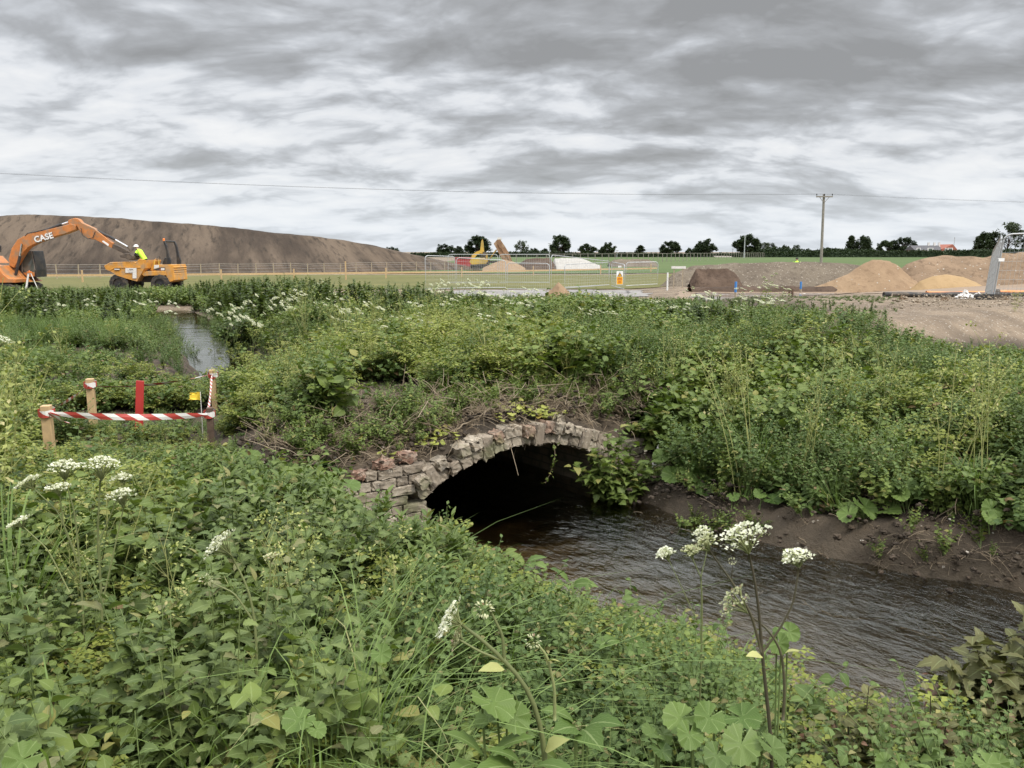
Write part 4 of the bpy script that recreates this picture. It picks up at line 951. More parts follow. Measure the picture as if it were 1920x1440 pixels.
def wheel(root, S, a, b, r, y, w=.42):
    q = S.p(a, b); c = np.array([q[0], S.Y + y, q[1]])
    mb = MB(); n = 28; th = np.arange(n) / n * 2 * pi
    rr = np.where(np.arange(n) % 2, r, r * .955); prof = [(-w / 2, .55), (-w / 2, .92), (-w * .42, 1.0), (w * .42, 1.0), (w / 2, .92), (w / 2, .55)]
    V = np.array([[(c[0] + cos(t) * R_ * f, c[1] + d, c[2] + sin(t) * R_ * f) for d, f in prof] for t, R_ in zip(th, rr)]).reshape(-1, 3); k = len(prof)
    i, j = np.meshgrid(np.arange(n), np.arange(k - 1), indexing='ij'); i2 = (i + 1) % n; mb.add(V, [np.stack([i * k + j, i2 * k + j, i2 * k + j + 1, i * k + j + 1], -1).reshape(-1, 4)])
    wh = mb.build('wheel', MATS['rubber'], root, loc=S.o)
    m2 = MB(); m2.disc(c + [0, -w * .30, 0], (0, 1, 0), r * .56, .05, 20); m2.disc(c + [0, -w * .36, 0], (0, 1, 0), r * .2, .10, 12); m2.disc(c + [0, w * .30, 0], (0, 1, 0), r * .56, .05, 20); m2.build('rim', MATS['black_steel'], wh, loc=S.o)
    return wh

def excavator():
    Y = 46.0; q = at(10, 535, Y); root = empty('excavator', (q[0], Y, H1(q[0], Y)), 'orange tracked excavator reaching its boom over the dumper, cut by the left edge', 'excavator')
    S = Side(Y, root, .4); O, K = MATS['orange_paint'], MATS['black_steel']
    body = S.poly('body', O, [(-420, 460), (-60, 455), (0, 474), (58, 470), (100, 530), (140, 566), (196, 569), (190, 596), (-420, 600)], -1.35, -.05)
    S.poly('engine_cover', O, [(-420, 400), (-120, 400), (-70, 455), (-420, 462)], -1.3, 1.3, body)
    S.poly('far_side', O, [(-420, 462), (60, 480), (140, 566), (190, 596), (-420, 600)], -.02, 1.35, body)
    q = S.p(46, 552); mb = MB(); mb.box((q[0], Y - 1.356, q[1]), (.20, .008, .14)); bg = mb.build('badge', K, body, loc=S.o); mb = MB(); mb.box((q[0], Y - 1.362, q[1] + .02), (.15, .004, .022)); mb.box((q[0], Y - 1.362, q[1] - .03), (.11, .004, .012)); mb.build('emblem', MATS['white_plastic'], bg, loc=S.o)
    S.poly('guard_rail', K, [(-60, 330), (70, 318), (74, 330), (74, 370), (60, 372), (60, 336), (-60, 348)], -1.2, -1.14)
    cab = S.poly('cab', K, [(40, 352), (75, 360), (190, 361), (207, 440), (217, 505), (219, 562), (150, 566), (60, 520), (40, 470)], .30, 1.35)
    S.poly('window', MATS['dark_glass'], [(118, 376), (176, 376), (192, 428), (206, 492), (206, 520), (140, 528), (112, 500)], .285, .297, cab)
    S.poly('window', MATS['dark_glass'], [(54, 368), (104, 372), (104, 470), (54, 462)], .285, .297, cab)
    S.poly('pillar', MATS['grey_wood'], [(106, 364), (112, 364), (116, 520), (108, 520)], .27, .284, cab); S.poly('pillar', MATS['grey_wood'], [(180, 364), (186, 364), (214, 510), (208, 510)], .27, .284, cab); S.poly('door_panel', MATS['orange_paint'], [(116, 528), (206, 522), (206, 556), (150, 560)], .275, .296, cab)
    boom = S.poly('boom', O, [(62, 470), (56, 425), (78, 342), (122, 277), (200, 233), (330, 206), (470, 172), (520, 158), (560, 168), (556, 203), (480, 232), (400, 254), (275, 298), (204, 333), (168, 370), (132, 430), (95, 490)], -.30, .16)
    q = S.p(320, 263); a = (S.p(385, 243), S.p(255, 277)); rot = math.atan2(a[0][1] - a[1][1], a[0][0] - a[1][0])
    text_part('lettering', 'CASE', .44, (q[0], Y - .312, q[1]), MATS['white_paint'], boom, S.o, rot, .006, .03, 1.05)
    text_part('lettering_edge', 'CASE', .44, (q[0] + .012, Y - .304, q[1] - .014), K, boom, S.o, rot, .003, .055, 1.05)
    arm = S.poly('arm', O, [(492, 148), (500, 128), (545, 113), (576, 122), (602, 150), (692, 192), (832, 302), (826, 340), (702, 278), (650, 270), (602, 236), (572, 192), (560, 168), (520, 176)], -.22, .08)
    S.poly('decal', MATS['sign_white'], [(752, 290), (764, 284), (806, 312), (800, 326)], -.232, -.223, arm)
    S.poly('arm_tip', MATS['muddy_steel'], [(830, 310), (870, 322), (950, 362), (975, 380), (962, 392), (910, 380), (850, 350), (826, 338)], -.2, .06, arm)
    S.tube('boom_cylinder', K, [(190, 246), (300, 212), (440, 160)], .085, -.05); S.tube('piston_rod', MATS['chrome'], [(438, 161), (494, 143)], .05, -.05)
    S.tube('arm_cylinder', K, [(702, 208), (842, 276)], .075, -.07); S.tube('piston_rod', MATS['chrome'], [(838, 274), (936, 330)], .045, -.07)
    S.tube('lift_cylinder', MATS['chrome'], [(166, 308), (150, 412)], .05, -.42); S.tube('lift_cylinder', K, [(152, 400), (120, 540)], .08, -.42)
    S.tube('hydraulic_hose', K, [(600, 190), (612, 245), (650, 272), (690, 262), (708, 215)], .022, -.3); S.tube('hydraulic_hose', K, [(180, 250), (200, 228), (260, 218), (330, 200)], .022, -.3)
    S.tube('bucket_link', MATS['muddy_steel'], [(936, 330), (955, 350), (965, 382)], .06, -.07)
    S.poly('bucket', MATS['muddy_steel'], [(905, 396), (940, 380), (985, 382), (1000, 400), (998, 424), (975, 430), (950, 416), (915, 412)], -.55, .45)
    tr = S.poly('track', MATS['rubber'], [(-420, 604), (150, 604), (186, 622), (186, 655), (150, 676), (-420, 676)], -1.4, -.8); S.poly('track', MATS['rubber'], [(-420, 604), (150, 604), (186, 622), (186, 655), (150, 676), (-420, 676)], .8, 1.4)
    for k in range(7): w = S.p(-380 + k * 84, 640); mb = MB(); mb.disc((w[0], Y - 1.41, w[1]), (0, 1, 0), .26, .06, 16); mb.build('roller', K, tr, loc=S.o)
excavator()

def dumper():
    Y = 46.6; q = at(270, 535, Y); root = empty('site_dumper', (q[0], Y, H1(q[0], Y)), 'amber site dumper with a front skip, a folded black roll bar and a worker aboard', 'dumper')
    S = Side(Y, root, 1.0); O, K = MATS['amber_paint'], MATS['black_steel']
    # skip: a real open tub, wider at the rim
    rim = [(790, 476), (832, 451), (1012, 447), (1022, 456), (1052, 426), (1082, 430)]; bot = [(795, 500), (832, 514), (880, 546), (960, 572), (1030, 590), (1086, 492)]
    mb = MB()
    for y0, y1 in ((-1.05, -.99), (.99, 1.05)): mb.prism([S.p(*k) for k in rim + bot[::-1]], Y + y0, Y + y1)
    floor = [(795, 500), (832, 514), (880, 546), (960, 572), (1030, 590), (1086, 492), (1082, 430)]
    P = np.array([S.p(*k) for k in floor]); n = len(P); V = np.concatenate([np.c_[P[:, 0], np.full(n, Y - .99), P[:, 1]], np.c_[P[:, 0], np.full(n, Y + .99), P[:, 1]]]); i = np.arange(n - 1)
    mb.add(V, [np.stack([i, i + 1, i + 1 + n, i + n], 1)])
    sk = mb.build('skip', O, root, loc=S.o)
    mb = MB(); mb.tube([(S.p(*k)[0], Y - 1.02, S.p(*k)[1]) for k in rim], .045, 6); mb.tube([(S.p(*k)[0], Y + 1.02, S.p(*k)[1]) for k in rim], .045, 6); mb.tube([(S.p(790, 478)[0], Y - 1.02, S.p(790, 478)[1]), (S.p(790, 478)[0], Y + 1.02, S.p(790, 478)[1])], .05, 6); mb.build('rim', O, sk, loc=S.o)
    S.poly('rib', O, [(828, 500), (866, 482), (1060, 482), (1062, 490), (870, 491), (834, 508)], -1.085, -1.052, sk)
    S.poly('plate', K, [(864, 494), (906, 494), (904, 508), (862, 507)], -1.10, -1.09, sk); st = S.poly('sticker', MATS['white_plastic'], [(946, 490), (1030, 490), (1030, 568), (1000, 568), (1000, 528), (946, 526)], -1.10, -1.09, sk)
    mb = MB()
    for k, (dx, w) in enumerate(((0, .22), (-.03, .30), (-.02, .26))): q = S.p(990, 500 + k * 11); mb.box((q[0] + dx, Y - 1.1025, q[1]), (w, .004, .028 if k == 0 else .014))
    mb.build('print', MATS['black_steel'], st, loc=S.o)
    S.poly('plate', MATS['white_plastic'], [(864, 496), (904, 496), (903, 504), (864, 503)], -1.107, -1.101, sk)
    S.poly('chassis', K, [(960, 560), (1075, 545), (1290, 545), (1290, 600), (960, 600)], -.45, .45)
    deck = S.poly('deck', O, [(1062, 520), (1112, 514), (1168, 512), (1280, 512), (1280, 546), (1120, 548), (1075, 552), (1060, 540)], -.95, .95)
    eng = S.poly('engine_cover', O, [(1166, 466), (1344, 465), (1352, 520), (1362, 582), (1300, 600), (1278, 546), (1168, 516)], -.9, .9)
    for k in range(6): S.poly('vent_rib', O, [(1344, 478 + k * 17), (1356, 482 + k * 17), (1357, 490 + k * 17), (1346, 490 + k * 17)], -.88, .88, eng)
    S.poly('stripe', K, [(1166, 500), (1226, 486), (1272, 486), (1272, 512), (1176, 508)], -.915, -.905, eng)
    S.poly('label_plate', MATS['white_plastic'], [(1232, 491), (1266, 491), (1266, 507), (1232, 507)], -.921, -.916, eng); S.poly('label_plate', MATS['sign_red'], [(1221, 497), (1228, 497), (1228, 507), (1221, 507)], -.921, -.916, eng)
    S.poly('panel', MATS['white_plastic'], [(1168, 468), (1214, 468), (1212, 486), (1166, 497)], -.908, -.902, eng)
    bar = S.poly('roll_bar', K, [(1238, 288), (1252, 284), (1274, 320), (1292, 385), (1310, 430), (1314, 462), (1274, 464), (1268, 380), (1256, 330)], -.75, -.63); S.poly('roll_bar', K, [(1238, 288), (1252, 284), (1274, 320), (1292, 385), (1310, 430), (1314, 462), (1274, 464), (1268, 380), (1256, 330)], .63, .75)
    mb = MB(); q = S.p(1246, 290); mb.tube([(q[0], Y - .7, q[1]), (q[0], Y + .7, q[1])], .05, 8); mb.build('cross_bar', K, root, loc=S.o); q = S.p(1243, 279); mb = MB(); mb.tube([(q[0], Y - .68, q[1] - .06), (q[0], Y - .68, q[1] + .06), (q[0], Y - .68, q[1] + .09)], [.06, .06, .03], 10); mb.build('beacon', MATS['orange_head'], root, loc=S.o)
    S.poly('seat', K, [(1206, 440), (1222, 412), (1240, 414), (1242, 466), (1200, 466)], -.28, .28)
    S.poly('console', O, [(1088, 510), (1126, 430), (1146, 432), (1112, 514)], -.35, .35); mb = MB(); q = S.p(1140, 420); th = np.linspace(0, 2 * pi, 17); mb.tube([(q[0] + .05 * cos(t), Y + .2 * sin(t), q[1] + .12 * cos(t)) for t in th], .018, 5); mb.tube([(q[0], Y, q[1]), (S.p(1122, 445)[0], Y, S.p(1122, 445)[1])], .02, 5); mb.build('steering_wheel', K, root, loc=S.o)
    S.tube('grab_rail', MATS['yellow_paint'], [(1160, 500), (1168, 440), (1206, 436), (1212, 490)], .03, -.85)
    for y in (-.8, .8): wheel(root, S, 890, 606, .53, y, .48); wheel(root, S, 1230, 610, .52, y, .48)
dumper()

# ------------------------------------------------------------------ people
def person(name, label, joints, radii, edges, Y_base, dress, root_loc):
    """one continuous body grown from a skeleton, then head details and clothes as children"""
    me = bpy.data.meshes.new('body_skeleton'); me.from_pydata([tuple(j) for j in joints], edges, []); o = bpy.data.objects.new('tmp', me); COL.objects.link(o)
    sk = o.modifiers.new('skin', 'SKIN'); sk.use_smooth_shade = True; sub = o.modifiers.new('sub', 'SUBSURF'); sub.levels = 1; sub.render_levels = 1
    for i, r in enumerate(radii): me.skin_vertices[0].data[i].radius = (r, r * (.72 if i in (0, 1, 2) else 1.0)) if not hasattr(r, '__len__') else r
    me.skin_vertices[0].data[0].use_root = True
    bm = bpy.data.meshes.new_from_object(o.evaluated_get(bpy.context.evaluated_depsgraph_get())); COL.objects.unlink(o); bpy.data.objects.remove(o)
    bm.materials.clear()
    for m in ('dark_cloth', 'skin'): bm.materials.append(MATS[m])
    bm.transform(Matrix.Translation(-Vector(root_loc)))
    root = bpy.data.objects.new(name, bm); COL.objects.link(root); root.location = root_loc; tag(root, label, 'person')
    for p in bm.polygons:
        c = p.center + Vector(root_loc); p.material_index = 1 if dress(c) else 0
    return root
def shell(name, mat, root, pts, radii, n=12, flat=.72):
    mb = MB(); P = np.array(pts, float); k = len(P); th = np.arange(n) / n * 2 * pi; V = []
    T = np.gradient(P, axis=0); T /= np.linalg.norm(T, axis=1)[:, None]
    for p, t, r in zip(P, T, radii):
        a = np.array([0, 1.0, 0]); b = np.cross(t, a); b /= np.linalg.norm(b); V += [p + a * r * cos(x) + b * r * flat * sin(x) for x in th]
    i, j = np.meshgrid(np.arange(k - 1), np.arange(n), indexing='ij'); j2 = (j + 1) % n
    mb.add(V, [np.stack([i * n + j, i * n + j2, (i + 1) * n + j2, (i + 1) * n + j], -1).reshape(-1, 4)]); o = mb.build(name, mat, root, loc=np.array(root.location), smooth=True); return o
def ball(mb, c, r, n=12, m=8, zlo=-1.0):
    th = np.arange(n) / n * 2 * pi; ph = np.linspace(math.asin(max(zlo, -.999)), pi / 2 * .999, m); r = np.broadcast_to(r, (3,))
    V = [(c[0] + r[0] * cos(p) * cos(t), c[1] + r[1] * cos(p) * sin(t), c[2] + r[2] * sin(p)) for p in ph for t in th]
    i, j = np.meshgrid(np.arange(m - 1), np.arange(n), indexing='ij'); j2 = (j + 1) % n; mb.add(V, [np.stack([i * n + j, i * n + j2, (i + 1) * n + j2, (i + 1) * n + j], -1).reshape(-1, 4)])
def worker_on_dumper():
    Y = 46.6 - .55; c = lambda a, b, y=0.0: (lambda q: np.array([q[0], Y + y, q[2]]))(at(a / 4, 380 + b / 4, Y))
    hip, chest, neck, head = c(1086, 428), c(1046, 366), c(1032, 348), c(1022, 336)
    J = [hip, (hip + chest) / 2, chest, neck, c(1024, 340), c(1020, 326),
         c(1042, 366, -.20), c(1022, 398, -.26), c(1000, 414, -.22), c(994, 418, -.22),        # near arm reaching to the skip
         c(1044, 366, .20), c(1030, 400, .24), c(1012, 416, .2), c(1006, 420, .2),
         c(1088, 436, -.11), c(1092, 492, -.13), c(1106, 548, -.12), c(1094, 552, -.13),
         c(1088, 436, .11), c(1098, 492, .12), c(1118, 546, .12), c(1108, 552, .12)]
    rad = [(.15, .12), (.145, .11), (.16, .12), .058, .075, .085, .062, .047, .036, .034, .062, .047, .036, .034, .085, .062, .05, .045, .085, .062, .05, .045]
    E = [(0, 1), (1, 2), (2, 3), (3, 4), (4, 5), (2, 6), (6, 7), (7, 8), (8, 9), (2, 10), (10, 11), (11, 12), (12, 13), (0, 14), (14, 15), (15, 16), (16, 17), (0, 18), (18, 19), (19, 20), (20, 21)]
    loc = c(1108, 552)
    r = person('person', 'worker in a yellow hi-vis vest and white helmet, bent over the dumper skip', J, rad, E, Y, lambda q: q.z > neck[2] + .01, loc)
    shell('hivis_vest', MATS['hivis'], r, [hip + [.01, 0, -.01], (hip + chest) / 2, chest, chest * .45 + neck * .55, neck * .9 + chest * .1], [.195, .195, .215, .16, .075])
    for s in (-1, 1): shell('hivis_vest', MATS['hivis'], r, [c(1044, 362, .17 * s), c(1036, 376, .23 * s)], [.085, .075], 10, 1.0)
    mb = MB(); h = c(1021, 330); ball(mb, h, (.135, .115, .125), zlo=-.05); mb.disc(h + [-.03, 0, .0], (0, 0, 1), .15, .015, 16); mb.build('helmet', MATS['white_helmet'], r, loc=loc)
    for s, (a, b) in ((-.22, (994, 418)), (.2, (1006, 420))):      # hands: palm, four fingers and a thumb on the rim
        mb = MB(); p = c(a, b, s); mb.tube([p, p + [-.05, 0, -.02], p + [-.085, 0, -.03]], [.03, .036, .03], 6)
        for k, l in enumerate((.06, .07, .068, .052)): y = -.03 + k * .02; mb.tube([p + [-.08, y, -.03], p + [-.08 - l * .6, y, -.035], p + [-.08 - l * .8, y, -.06]], [.010, .009, .007], 5)
        mb.tube([p + [-.035, -.035 * np.sign(s), -.015], p + [-.07, -.06 * np.sign(s), -.02]], [.012, .009], 5); mb.build('hand', MATS['skin'], r, loc=loc)
worker_on_dumper()
def far_worker():
    Y = 60.0; q = at(1494, 489, Y); x = q[0]; zt = at(1494, 483, Y)[2]; z0 = zt - 1.72
    f = lambda dx, dy, h: np.array([x + dx, Y + dy, z0 + h])
    J = [f(0, 0, .95), f(0, 0, 1.15), f(0, 0, 1.38), f(0, 0, 1.48), f(0, -.02, 1.56), f(0, -.02, 1.66), f(-.2, 0, 1.38), f(-.25, 0, 1.12), f(-.24, -.08, .88), f(-.24, -.1, .8), f(.2, 0, 1.38), f(.25, 0, 1.12), f(.24, -.08, .88), f(.24, -.1, .8),
         f(-.1, 0, .88), f(-.11, -.02, .48), f(-.11, 0, .08), f(-.12, -.12, .04), f(.1, 0, .88), f(.11, .02, .48), f(.11, 0, .08), f(.12, -.12, .04)]
    rad = [(.16, .12), (.145, .11), (.17, .12), .058, .08, .085, .062, .047, .036, .034, .062, .047, .036, .034, .085, .062, .05, .045, .085, .062, .05, .045]
    E = [(0, 1), (1, 2), (2, 3), (3, 4), (4, 5), (2, 6), (6, 7), (7, 8), (8, 9), (2, 10), (10, 11), (11, 12), (12, 13), (0, 14), (14, 15), (15, 16), (16, 17), (0, 18), (18, 19), (19, 20), (20, 21)]
    r = person('person', 'distant worker in a yellow hi-vis jacket seen over the gravel heap', J, rad, E, Y, lambda q: q.z > z0 + 1.5, f(0, 0, 0))
    shell('hivis_jacket', MATS['hivis'], r, [f(0, 0, .82), f(0, 0, 1.1), f(0, 0, 1.38), f(0, 0, 1.5)], [.22, .21, .26, .08])
    for s in (-1, 1): shell('hivis_jacket', MATS['hivis'], r, [f(.18 * s, 0, 1.42), f(.25 * s, 0, 1.12), f(.24 * s, -.07, .9)], [.09, .07, .055], 8, 1.0)
    mb = MB(); ball(mb, f(0, -.02, 1.63), (.105, .115, .10), zlo=0); mb.build('hair', MATS['dark_cloth'], r, loc=f(0, 0, 0))
far_worker()

# ------------------------------------------------------------------ fences, stakes, signs
def post_fence():
    A = at(20, 515, 63); B = at(834, 505, 82); root = empty('post_fence', (A[0], A[1], .1), 'long wooden post fence with a top rail at the foot of the earth hill', 'fence')
    o = np.array(root.location); n = 24; top = []
    for k in range(n + 1):
        p = A + (B - A) * k / n; z = H1(p[0], p[1]); h = 1.12 + rng.normal(0, .03); mb = MB(); mb.box((p[0], p[1], z + h / 2 - .1), (.07, .07, h + .2), (0, rng.normal(0, .02), 0)); mb.build('post', MATS['pale_wood'], root, loc=o); top.append((p[0], p[1], z + h - .05))
    mb = MB(); mb.tube(top, .022, 4); mb.build('top_rail', MATS['grey_wood'], root, loc=o)
    mb = MB()
    for f in (.15, .4, .65, .85): mb.tube([np.array(t) - [0, 0, 1.1 * (1 - f)] for t in top], .006, 3)
    mb.build('wire', MATS['galvanised'], root, loc=o)
post_fence()
def low_rail():
    pts = [at(20, 517, 57), at(450, 514, 61), at(860, 510, 69), at(1232, 503, 86)]; root = empty('low_rail_fence', (pts[0][0], pts[0][1], .1), 'low new timber rail on stakes along the near edge of the olive field', 'fence'); o = np.array(root.location)
    mb = MB()
    for a, b in zip(pts[:-1], pts[1:]):
        a = a + [0, 0, 0]; b = b + [0, 0, 0]; d = b - a; n = np.array([-d[1], d[0], 0]); n /= np.linalg.norm(n)
        c = (a + b) / 2; mb.box(c, (np.linalg.norm(d), .05, .14), (0, -math.asin(d[2] / np.linalg.norm(d)), math.atan2(d[1], d[0])))
    mb.build('rail', MATS['new_wood'], root, loc=o)
    for px, Y in ((156, 57.5), (250, 58.5), (416, 60), (552, 62), (649, 62), (724, 65.5), (866, 69), (1000, 74), (1126, 80), (1220, 85)):
        p = np.array([pxx(px)(Y), Y - .06]); z = H1(p[0], Y); h = .95 if px != 649 else 1.5; mb = MB(); mb.box((p[0], p[1], z + h / 2 - .1), (.09, .09, h)); mb.build('stake', MATS['new_wood'], root, loc=o)
low_rail()
def far_fence():
    A = at(968, 498, 108); B = at(1432, 487, 275); root = empty('field_fence', (A[0], A[1], .1), 'far post and wire fence running beside the green field', 'fence'); o = np.array(root.location); n = 58; top = []
    for k in range(n + 1):
        p = A + (B - A) * (k / n); z = H1(p[0], p[1]); mb = MB(); mb.box((p[0], p[1], z + .8), (.10, .10, 2.0)); mb.build('post', MATS['grey_wood'], root, loc=o); top.append((p[0], p[1], z + 1.75))
    mb = MB(); mb.tube(top, .03, 3); mb.build('top_wire', MATS['grey_wood'], root, loc=o)
far_fence()
def mesh_panel(label, a, b, at_, bt, group, nw=22, foot=True, wr=.0028):
    """site fence panel: tubular frame with rounded top corners and a wire infill. a, b bottom corners; at_, bt top corners"""
    a, b, at_, bt = map(np.asarray, (a, b, at_, bt)); root = empty('mesh_fence_panel', a, label, 'fence panel', group); o = np.array(root.location)
    u = (bt - at_); L = np.linalg.norm(u); u /= L; c = .16; up1 = (at_ - a) / np.linalg.norm(at_ - a); up2 = (bt - b) / np.linalg.norm(bt - b)
    P = [a, at_ - up1 * c] + [at_ - up1 * c * (1 - sin(t)) + u * c * (1 - cos(t)) for t in (.5, 1.05)] + [at_ + u * c, bt - u * c] + [bt - u * c * (1 - sin(t)) - up2 * c * (1 - cos(t)) for t in (.5, 1.05)] + [bt - up2 * c, b]
    mb = MB(); mb.tube(P, .021, 6); mb.tube([a + up1 * .15, b + up2 * .15], .016, 6); mb.build('frame', MATS['galvanised'], root, loc=o)
    mb = MB()
    for k in range(1, nw): f = k / nw; p0 = a + (b - a) * f; p1 = at_ + (bt - at_) * f; mb.tube([p0 + (p1 - p0) * .075, p1], wr, 3, False)
    for k in range(1, 9): f = k / 9; mb.tube([a + (at_ - a) * f, b + (bt - b) * f], wr, 3, False)
    mb.build('wire_mesh', MATS['galvanised'], root, loc=o)
    return root
def foot_block(p, label, rz=0, group=None):
    mb = MB(); L, w, h = .72, .24, .14; s = np.array([(-.5, 0), (-.5, .75), (-.44, 1), (.44, 1), (.5, .75), (.5, 0)]); c, q = cos(rz), sin(rz)
    mb.prism(np.stack([s[:, 0] * L, s[:, 1] * h], 1), -w / 2, w / 2); V = mb.V[0].copy(); mb.V[0] = np.stack([p[0] + V[:, 0] * c - V[:, 1] * q, p[1] + V[:, 0] * q + V[:, 1] * c, p[2] + V[:, 2]], 1)
    return tag(mb.build('fence_foot', MATS['rubber'], loc=p), label, 'fence foot', group)
def panels():
    spec = [(797, 479, 42.0, 853, 481, 43.0, 'leftmost wire fence panel of the small enclosure on the field edge'), (856, 483, 43.2, 948, 488, 43.6, 'wire fence panel with a low top in front of the red container'),
            (840, 477, 51.0, 933, 477, 51.0, 'back wire fence panel in front of the far yellow excavator'), (936, 477, 51.0, 1031, 477, 51.0, 'back wire fence panel behind the sand cone, in front of the chalk'),
            (951, 493, 42.0, 1030, 494, 41.6, 'front wire fence panel left of the sand cone'), (1034, 478, 41.6, 1143, 490, 47.0, 'wire fence panel slanting back from the sand cone towards the sign'),
            (1059, 496, 44.0, 1142, 492, 47.2, 'lower wire fence panel behind the slanting one, right of the sand cone'), (1147, 491, 46.0, 1171, 496, 42.0, 'narrow-looking wire fence panel that carries the yellow sign'), (1174, 492, 45.6, 1234, 491, 46.0, 'rightmost wire fence panel of the enclosure, next to the gravel heap')]
    feet = 0
    for a, b, ya, c, d, yb, lab in spec:
        p, q = at(a, b, ya), at(c, d, yb); pa, qa = p.copy(), q.copy(); pa[2] = H1(p[0], p[1]) + .1; qa[2] = H1(q[0], q[1]) + .1
        mesh_panel(lab, pa, qa, p, q, 'wire fence panels of the field enclosure')
panels()
def warning_sign():
    p = at(1162, 521, 42.2); root = empty('warning_sign', p + [0, 0, -.5], 'yellow and white hazard sign with a black triangle hung on the wire fence', 'sign'); o = np.array(root.location); w, h = .33, .68
    mb = MB(); mb.box(p, (w, .012, h)); mb.build('board', MATS['sign_white'], root, loc=o)
    mb = MB(); mb.box(p + [0, -.0095, -.13], (w - .03, .006, .38)); y = mb.build('yellow_field', MATS['sign_yellow'], root, loc=o)
    mb = MB(); t = lambda s, dz: [(p[0] - .12 * s, p[2] + .08 + dz), (p[0] + .12 * s, p[2] + .08 + dz), (p[0], p[2] + .29 + dz - (1 - s) * .02)]
    mb.prism(t(1, 0), o[1] - .016, o[1] - .007); tri = mb.build('triangle', MATS['black_steel'], root, loc=o)
    mb = MB(); mb.prism([(p[0] - .082, p[2] + .10), (p[0] + .082, p[2] + .10), (p[0], p[2] + .25)], o[1] - .022, o[1] - .0165); mb.build('triangle_field', MATS['sign_yellow'], tri, loc=o)
    mb = MB(); mb.prism([(p[0] - .01, p[2] + .13), (p[0] + .012, p[2] + .13), (p[0] + .006, p[2] + .22), (p[0] - .006, p[2] + .22)], o[1] - .027, o[1] - .0225); mb.build('symbol', MATS['black_steel'], tri, loc=o)
    mb = MB()
    for k, ww in enumerate((.22, .24, .16, .2)): mb.box(p + [0, -.0145, -.02 - k * .075], (ww, .004, .03))
    mb.build('text_lines', MATS['sign_red'], y, loc=o)
    p2 = at(1162, 500, 43.6); mb = MB(); mb.box(p2, (.17, .01, .085)); mb.tube([p2 + [-.07, 0, .03], p2 + [-.09, .03, .06]], .004, 4); mb.tube([p2 + [.07, 0, .03], p2 + [.09, .03, .06]], .004, 4); tag(mb.build('panel_tag', MATS['sign_white'], loc=p2), 'small white tag tied above the yellow sign', 'tag')
warning_sign()
def leaning_panels():
    Y = 19.6; a = at(1853, 590, Y); b = at(1841, 586, 22.6); ta = at(1879, 441, Y - .2); tb = at(1862, 472, 22.3)
    mesh_panel('leaning wire fence panel seen edge-on, standing in the black rubber foot', a, b, ta, tb, 'leaning fence panels at the right edge', nw=60, wr=.0075)
    c = at(2140, 596, 19.0); tc = at(2165, 428, 18.8)
    mesh_panel('wire fence panel leading out of the right edge of the photo', a + [.05, 0, 0], c, ta + [.05, 0, .02], tc, 'leaning fence panels at the right edge', nw=34, wr=.003)
    q = at(1855, 597, 19.55); q[2] = H1(q[0], q[1]) - .01; foot_block(q, 'black rubber fence foot on the gravel at the right', .12)
    q = at(2140, 604, 19.0); q[2] = H1(q[0], q[1]) - .01; foot_block(q, 'black rubber fence foot beyond the right edge', .1)
    p = at(1878, 487, 19.35); mb = MB(); mb.box(p, (.13, .008, .075)); mb.tube([p + [-.055, 0, .02], p + [-.075, .03, .03]], .004, 4); tag(mb.build('panel_tag', MATS['sign_white'], loc=p), 'small white tag on the leaning fence panel at the right', 'tag')
leaning_panels()
def stake(name, mat, label, px, py_top, Y, w=.05, top=None, topmat=None, h=None, tilt=0.0, group=None, cat='stake'):
    p = at(px, py_top, Y); z0 = H1(p[0], Y); root = empty(name, (p[0], Y, z0), label, cat, group); o = np.array(root.location)
    mb = MB(); H_ = p[2] - z0; d = np.array([sin(tilt), 0, cos(tilt)]); e = np.array([0, 0, 0.0])
    lo = o - [0, 0, .25]; hi = o + d * H_; t1 = hi - d * (top or 0)
    mb.tube([lo, t1 if top else hi], w * .7, 4, lf=(.5, .5, .5)); mb.build('shaft', mat, root, loc=o)
    if top: mb = MB(); mb.tube([t1, hi], w * .74, 4); mb.build('painted_top', topmat, root, loc=o)
    return root
stake('survey_stake', MATS['pale_wood'], 'blue topped stake standing in front of the puddle, nearer the dark soil heap', 1380, 528, 35, .07, .45, MATS['blue_paint'])
stake('survey_stake', MATS['pale_wood'], 'blue topped stake on the mud bank between gravel heap and sand pile', 1502, 528, 39.4, .07, .35, MATS['blue_paint'])
stake('survey_stake', MATS['white_paint'], 'plain pale stake at the left foot of the gravel heap', 1252, 511, 43, .06)
def sight_board():
    a, b = at(1259, 501.5, 44.4), at(1286, 501.5, 44.4); root = empty('sight_board', (a[0], a[1], H1(a[0], a[1])), 'pinkish sight board on two stakes before the gravel heap', 'sight board'); o = np.array(root.location)
    mb = MB(); mb.box((a + b) / 2, (b[0] - a[0], .03, .13)); mb.build('board', MATS['white_plastic'], root, loc=o)
    for p in (a + [.15, .04, 0], b - [.15, -.04, 0]): mb = MB(); mb.box((p[0], p[1], (p[2] + o[2] - .2) / 2), (.05, .05, p[2] - o[2] + .3)); mb.build('stake', MATS['pale_wood'], root, loc=o)
sight_board()
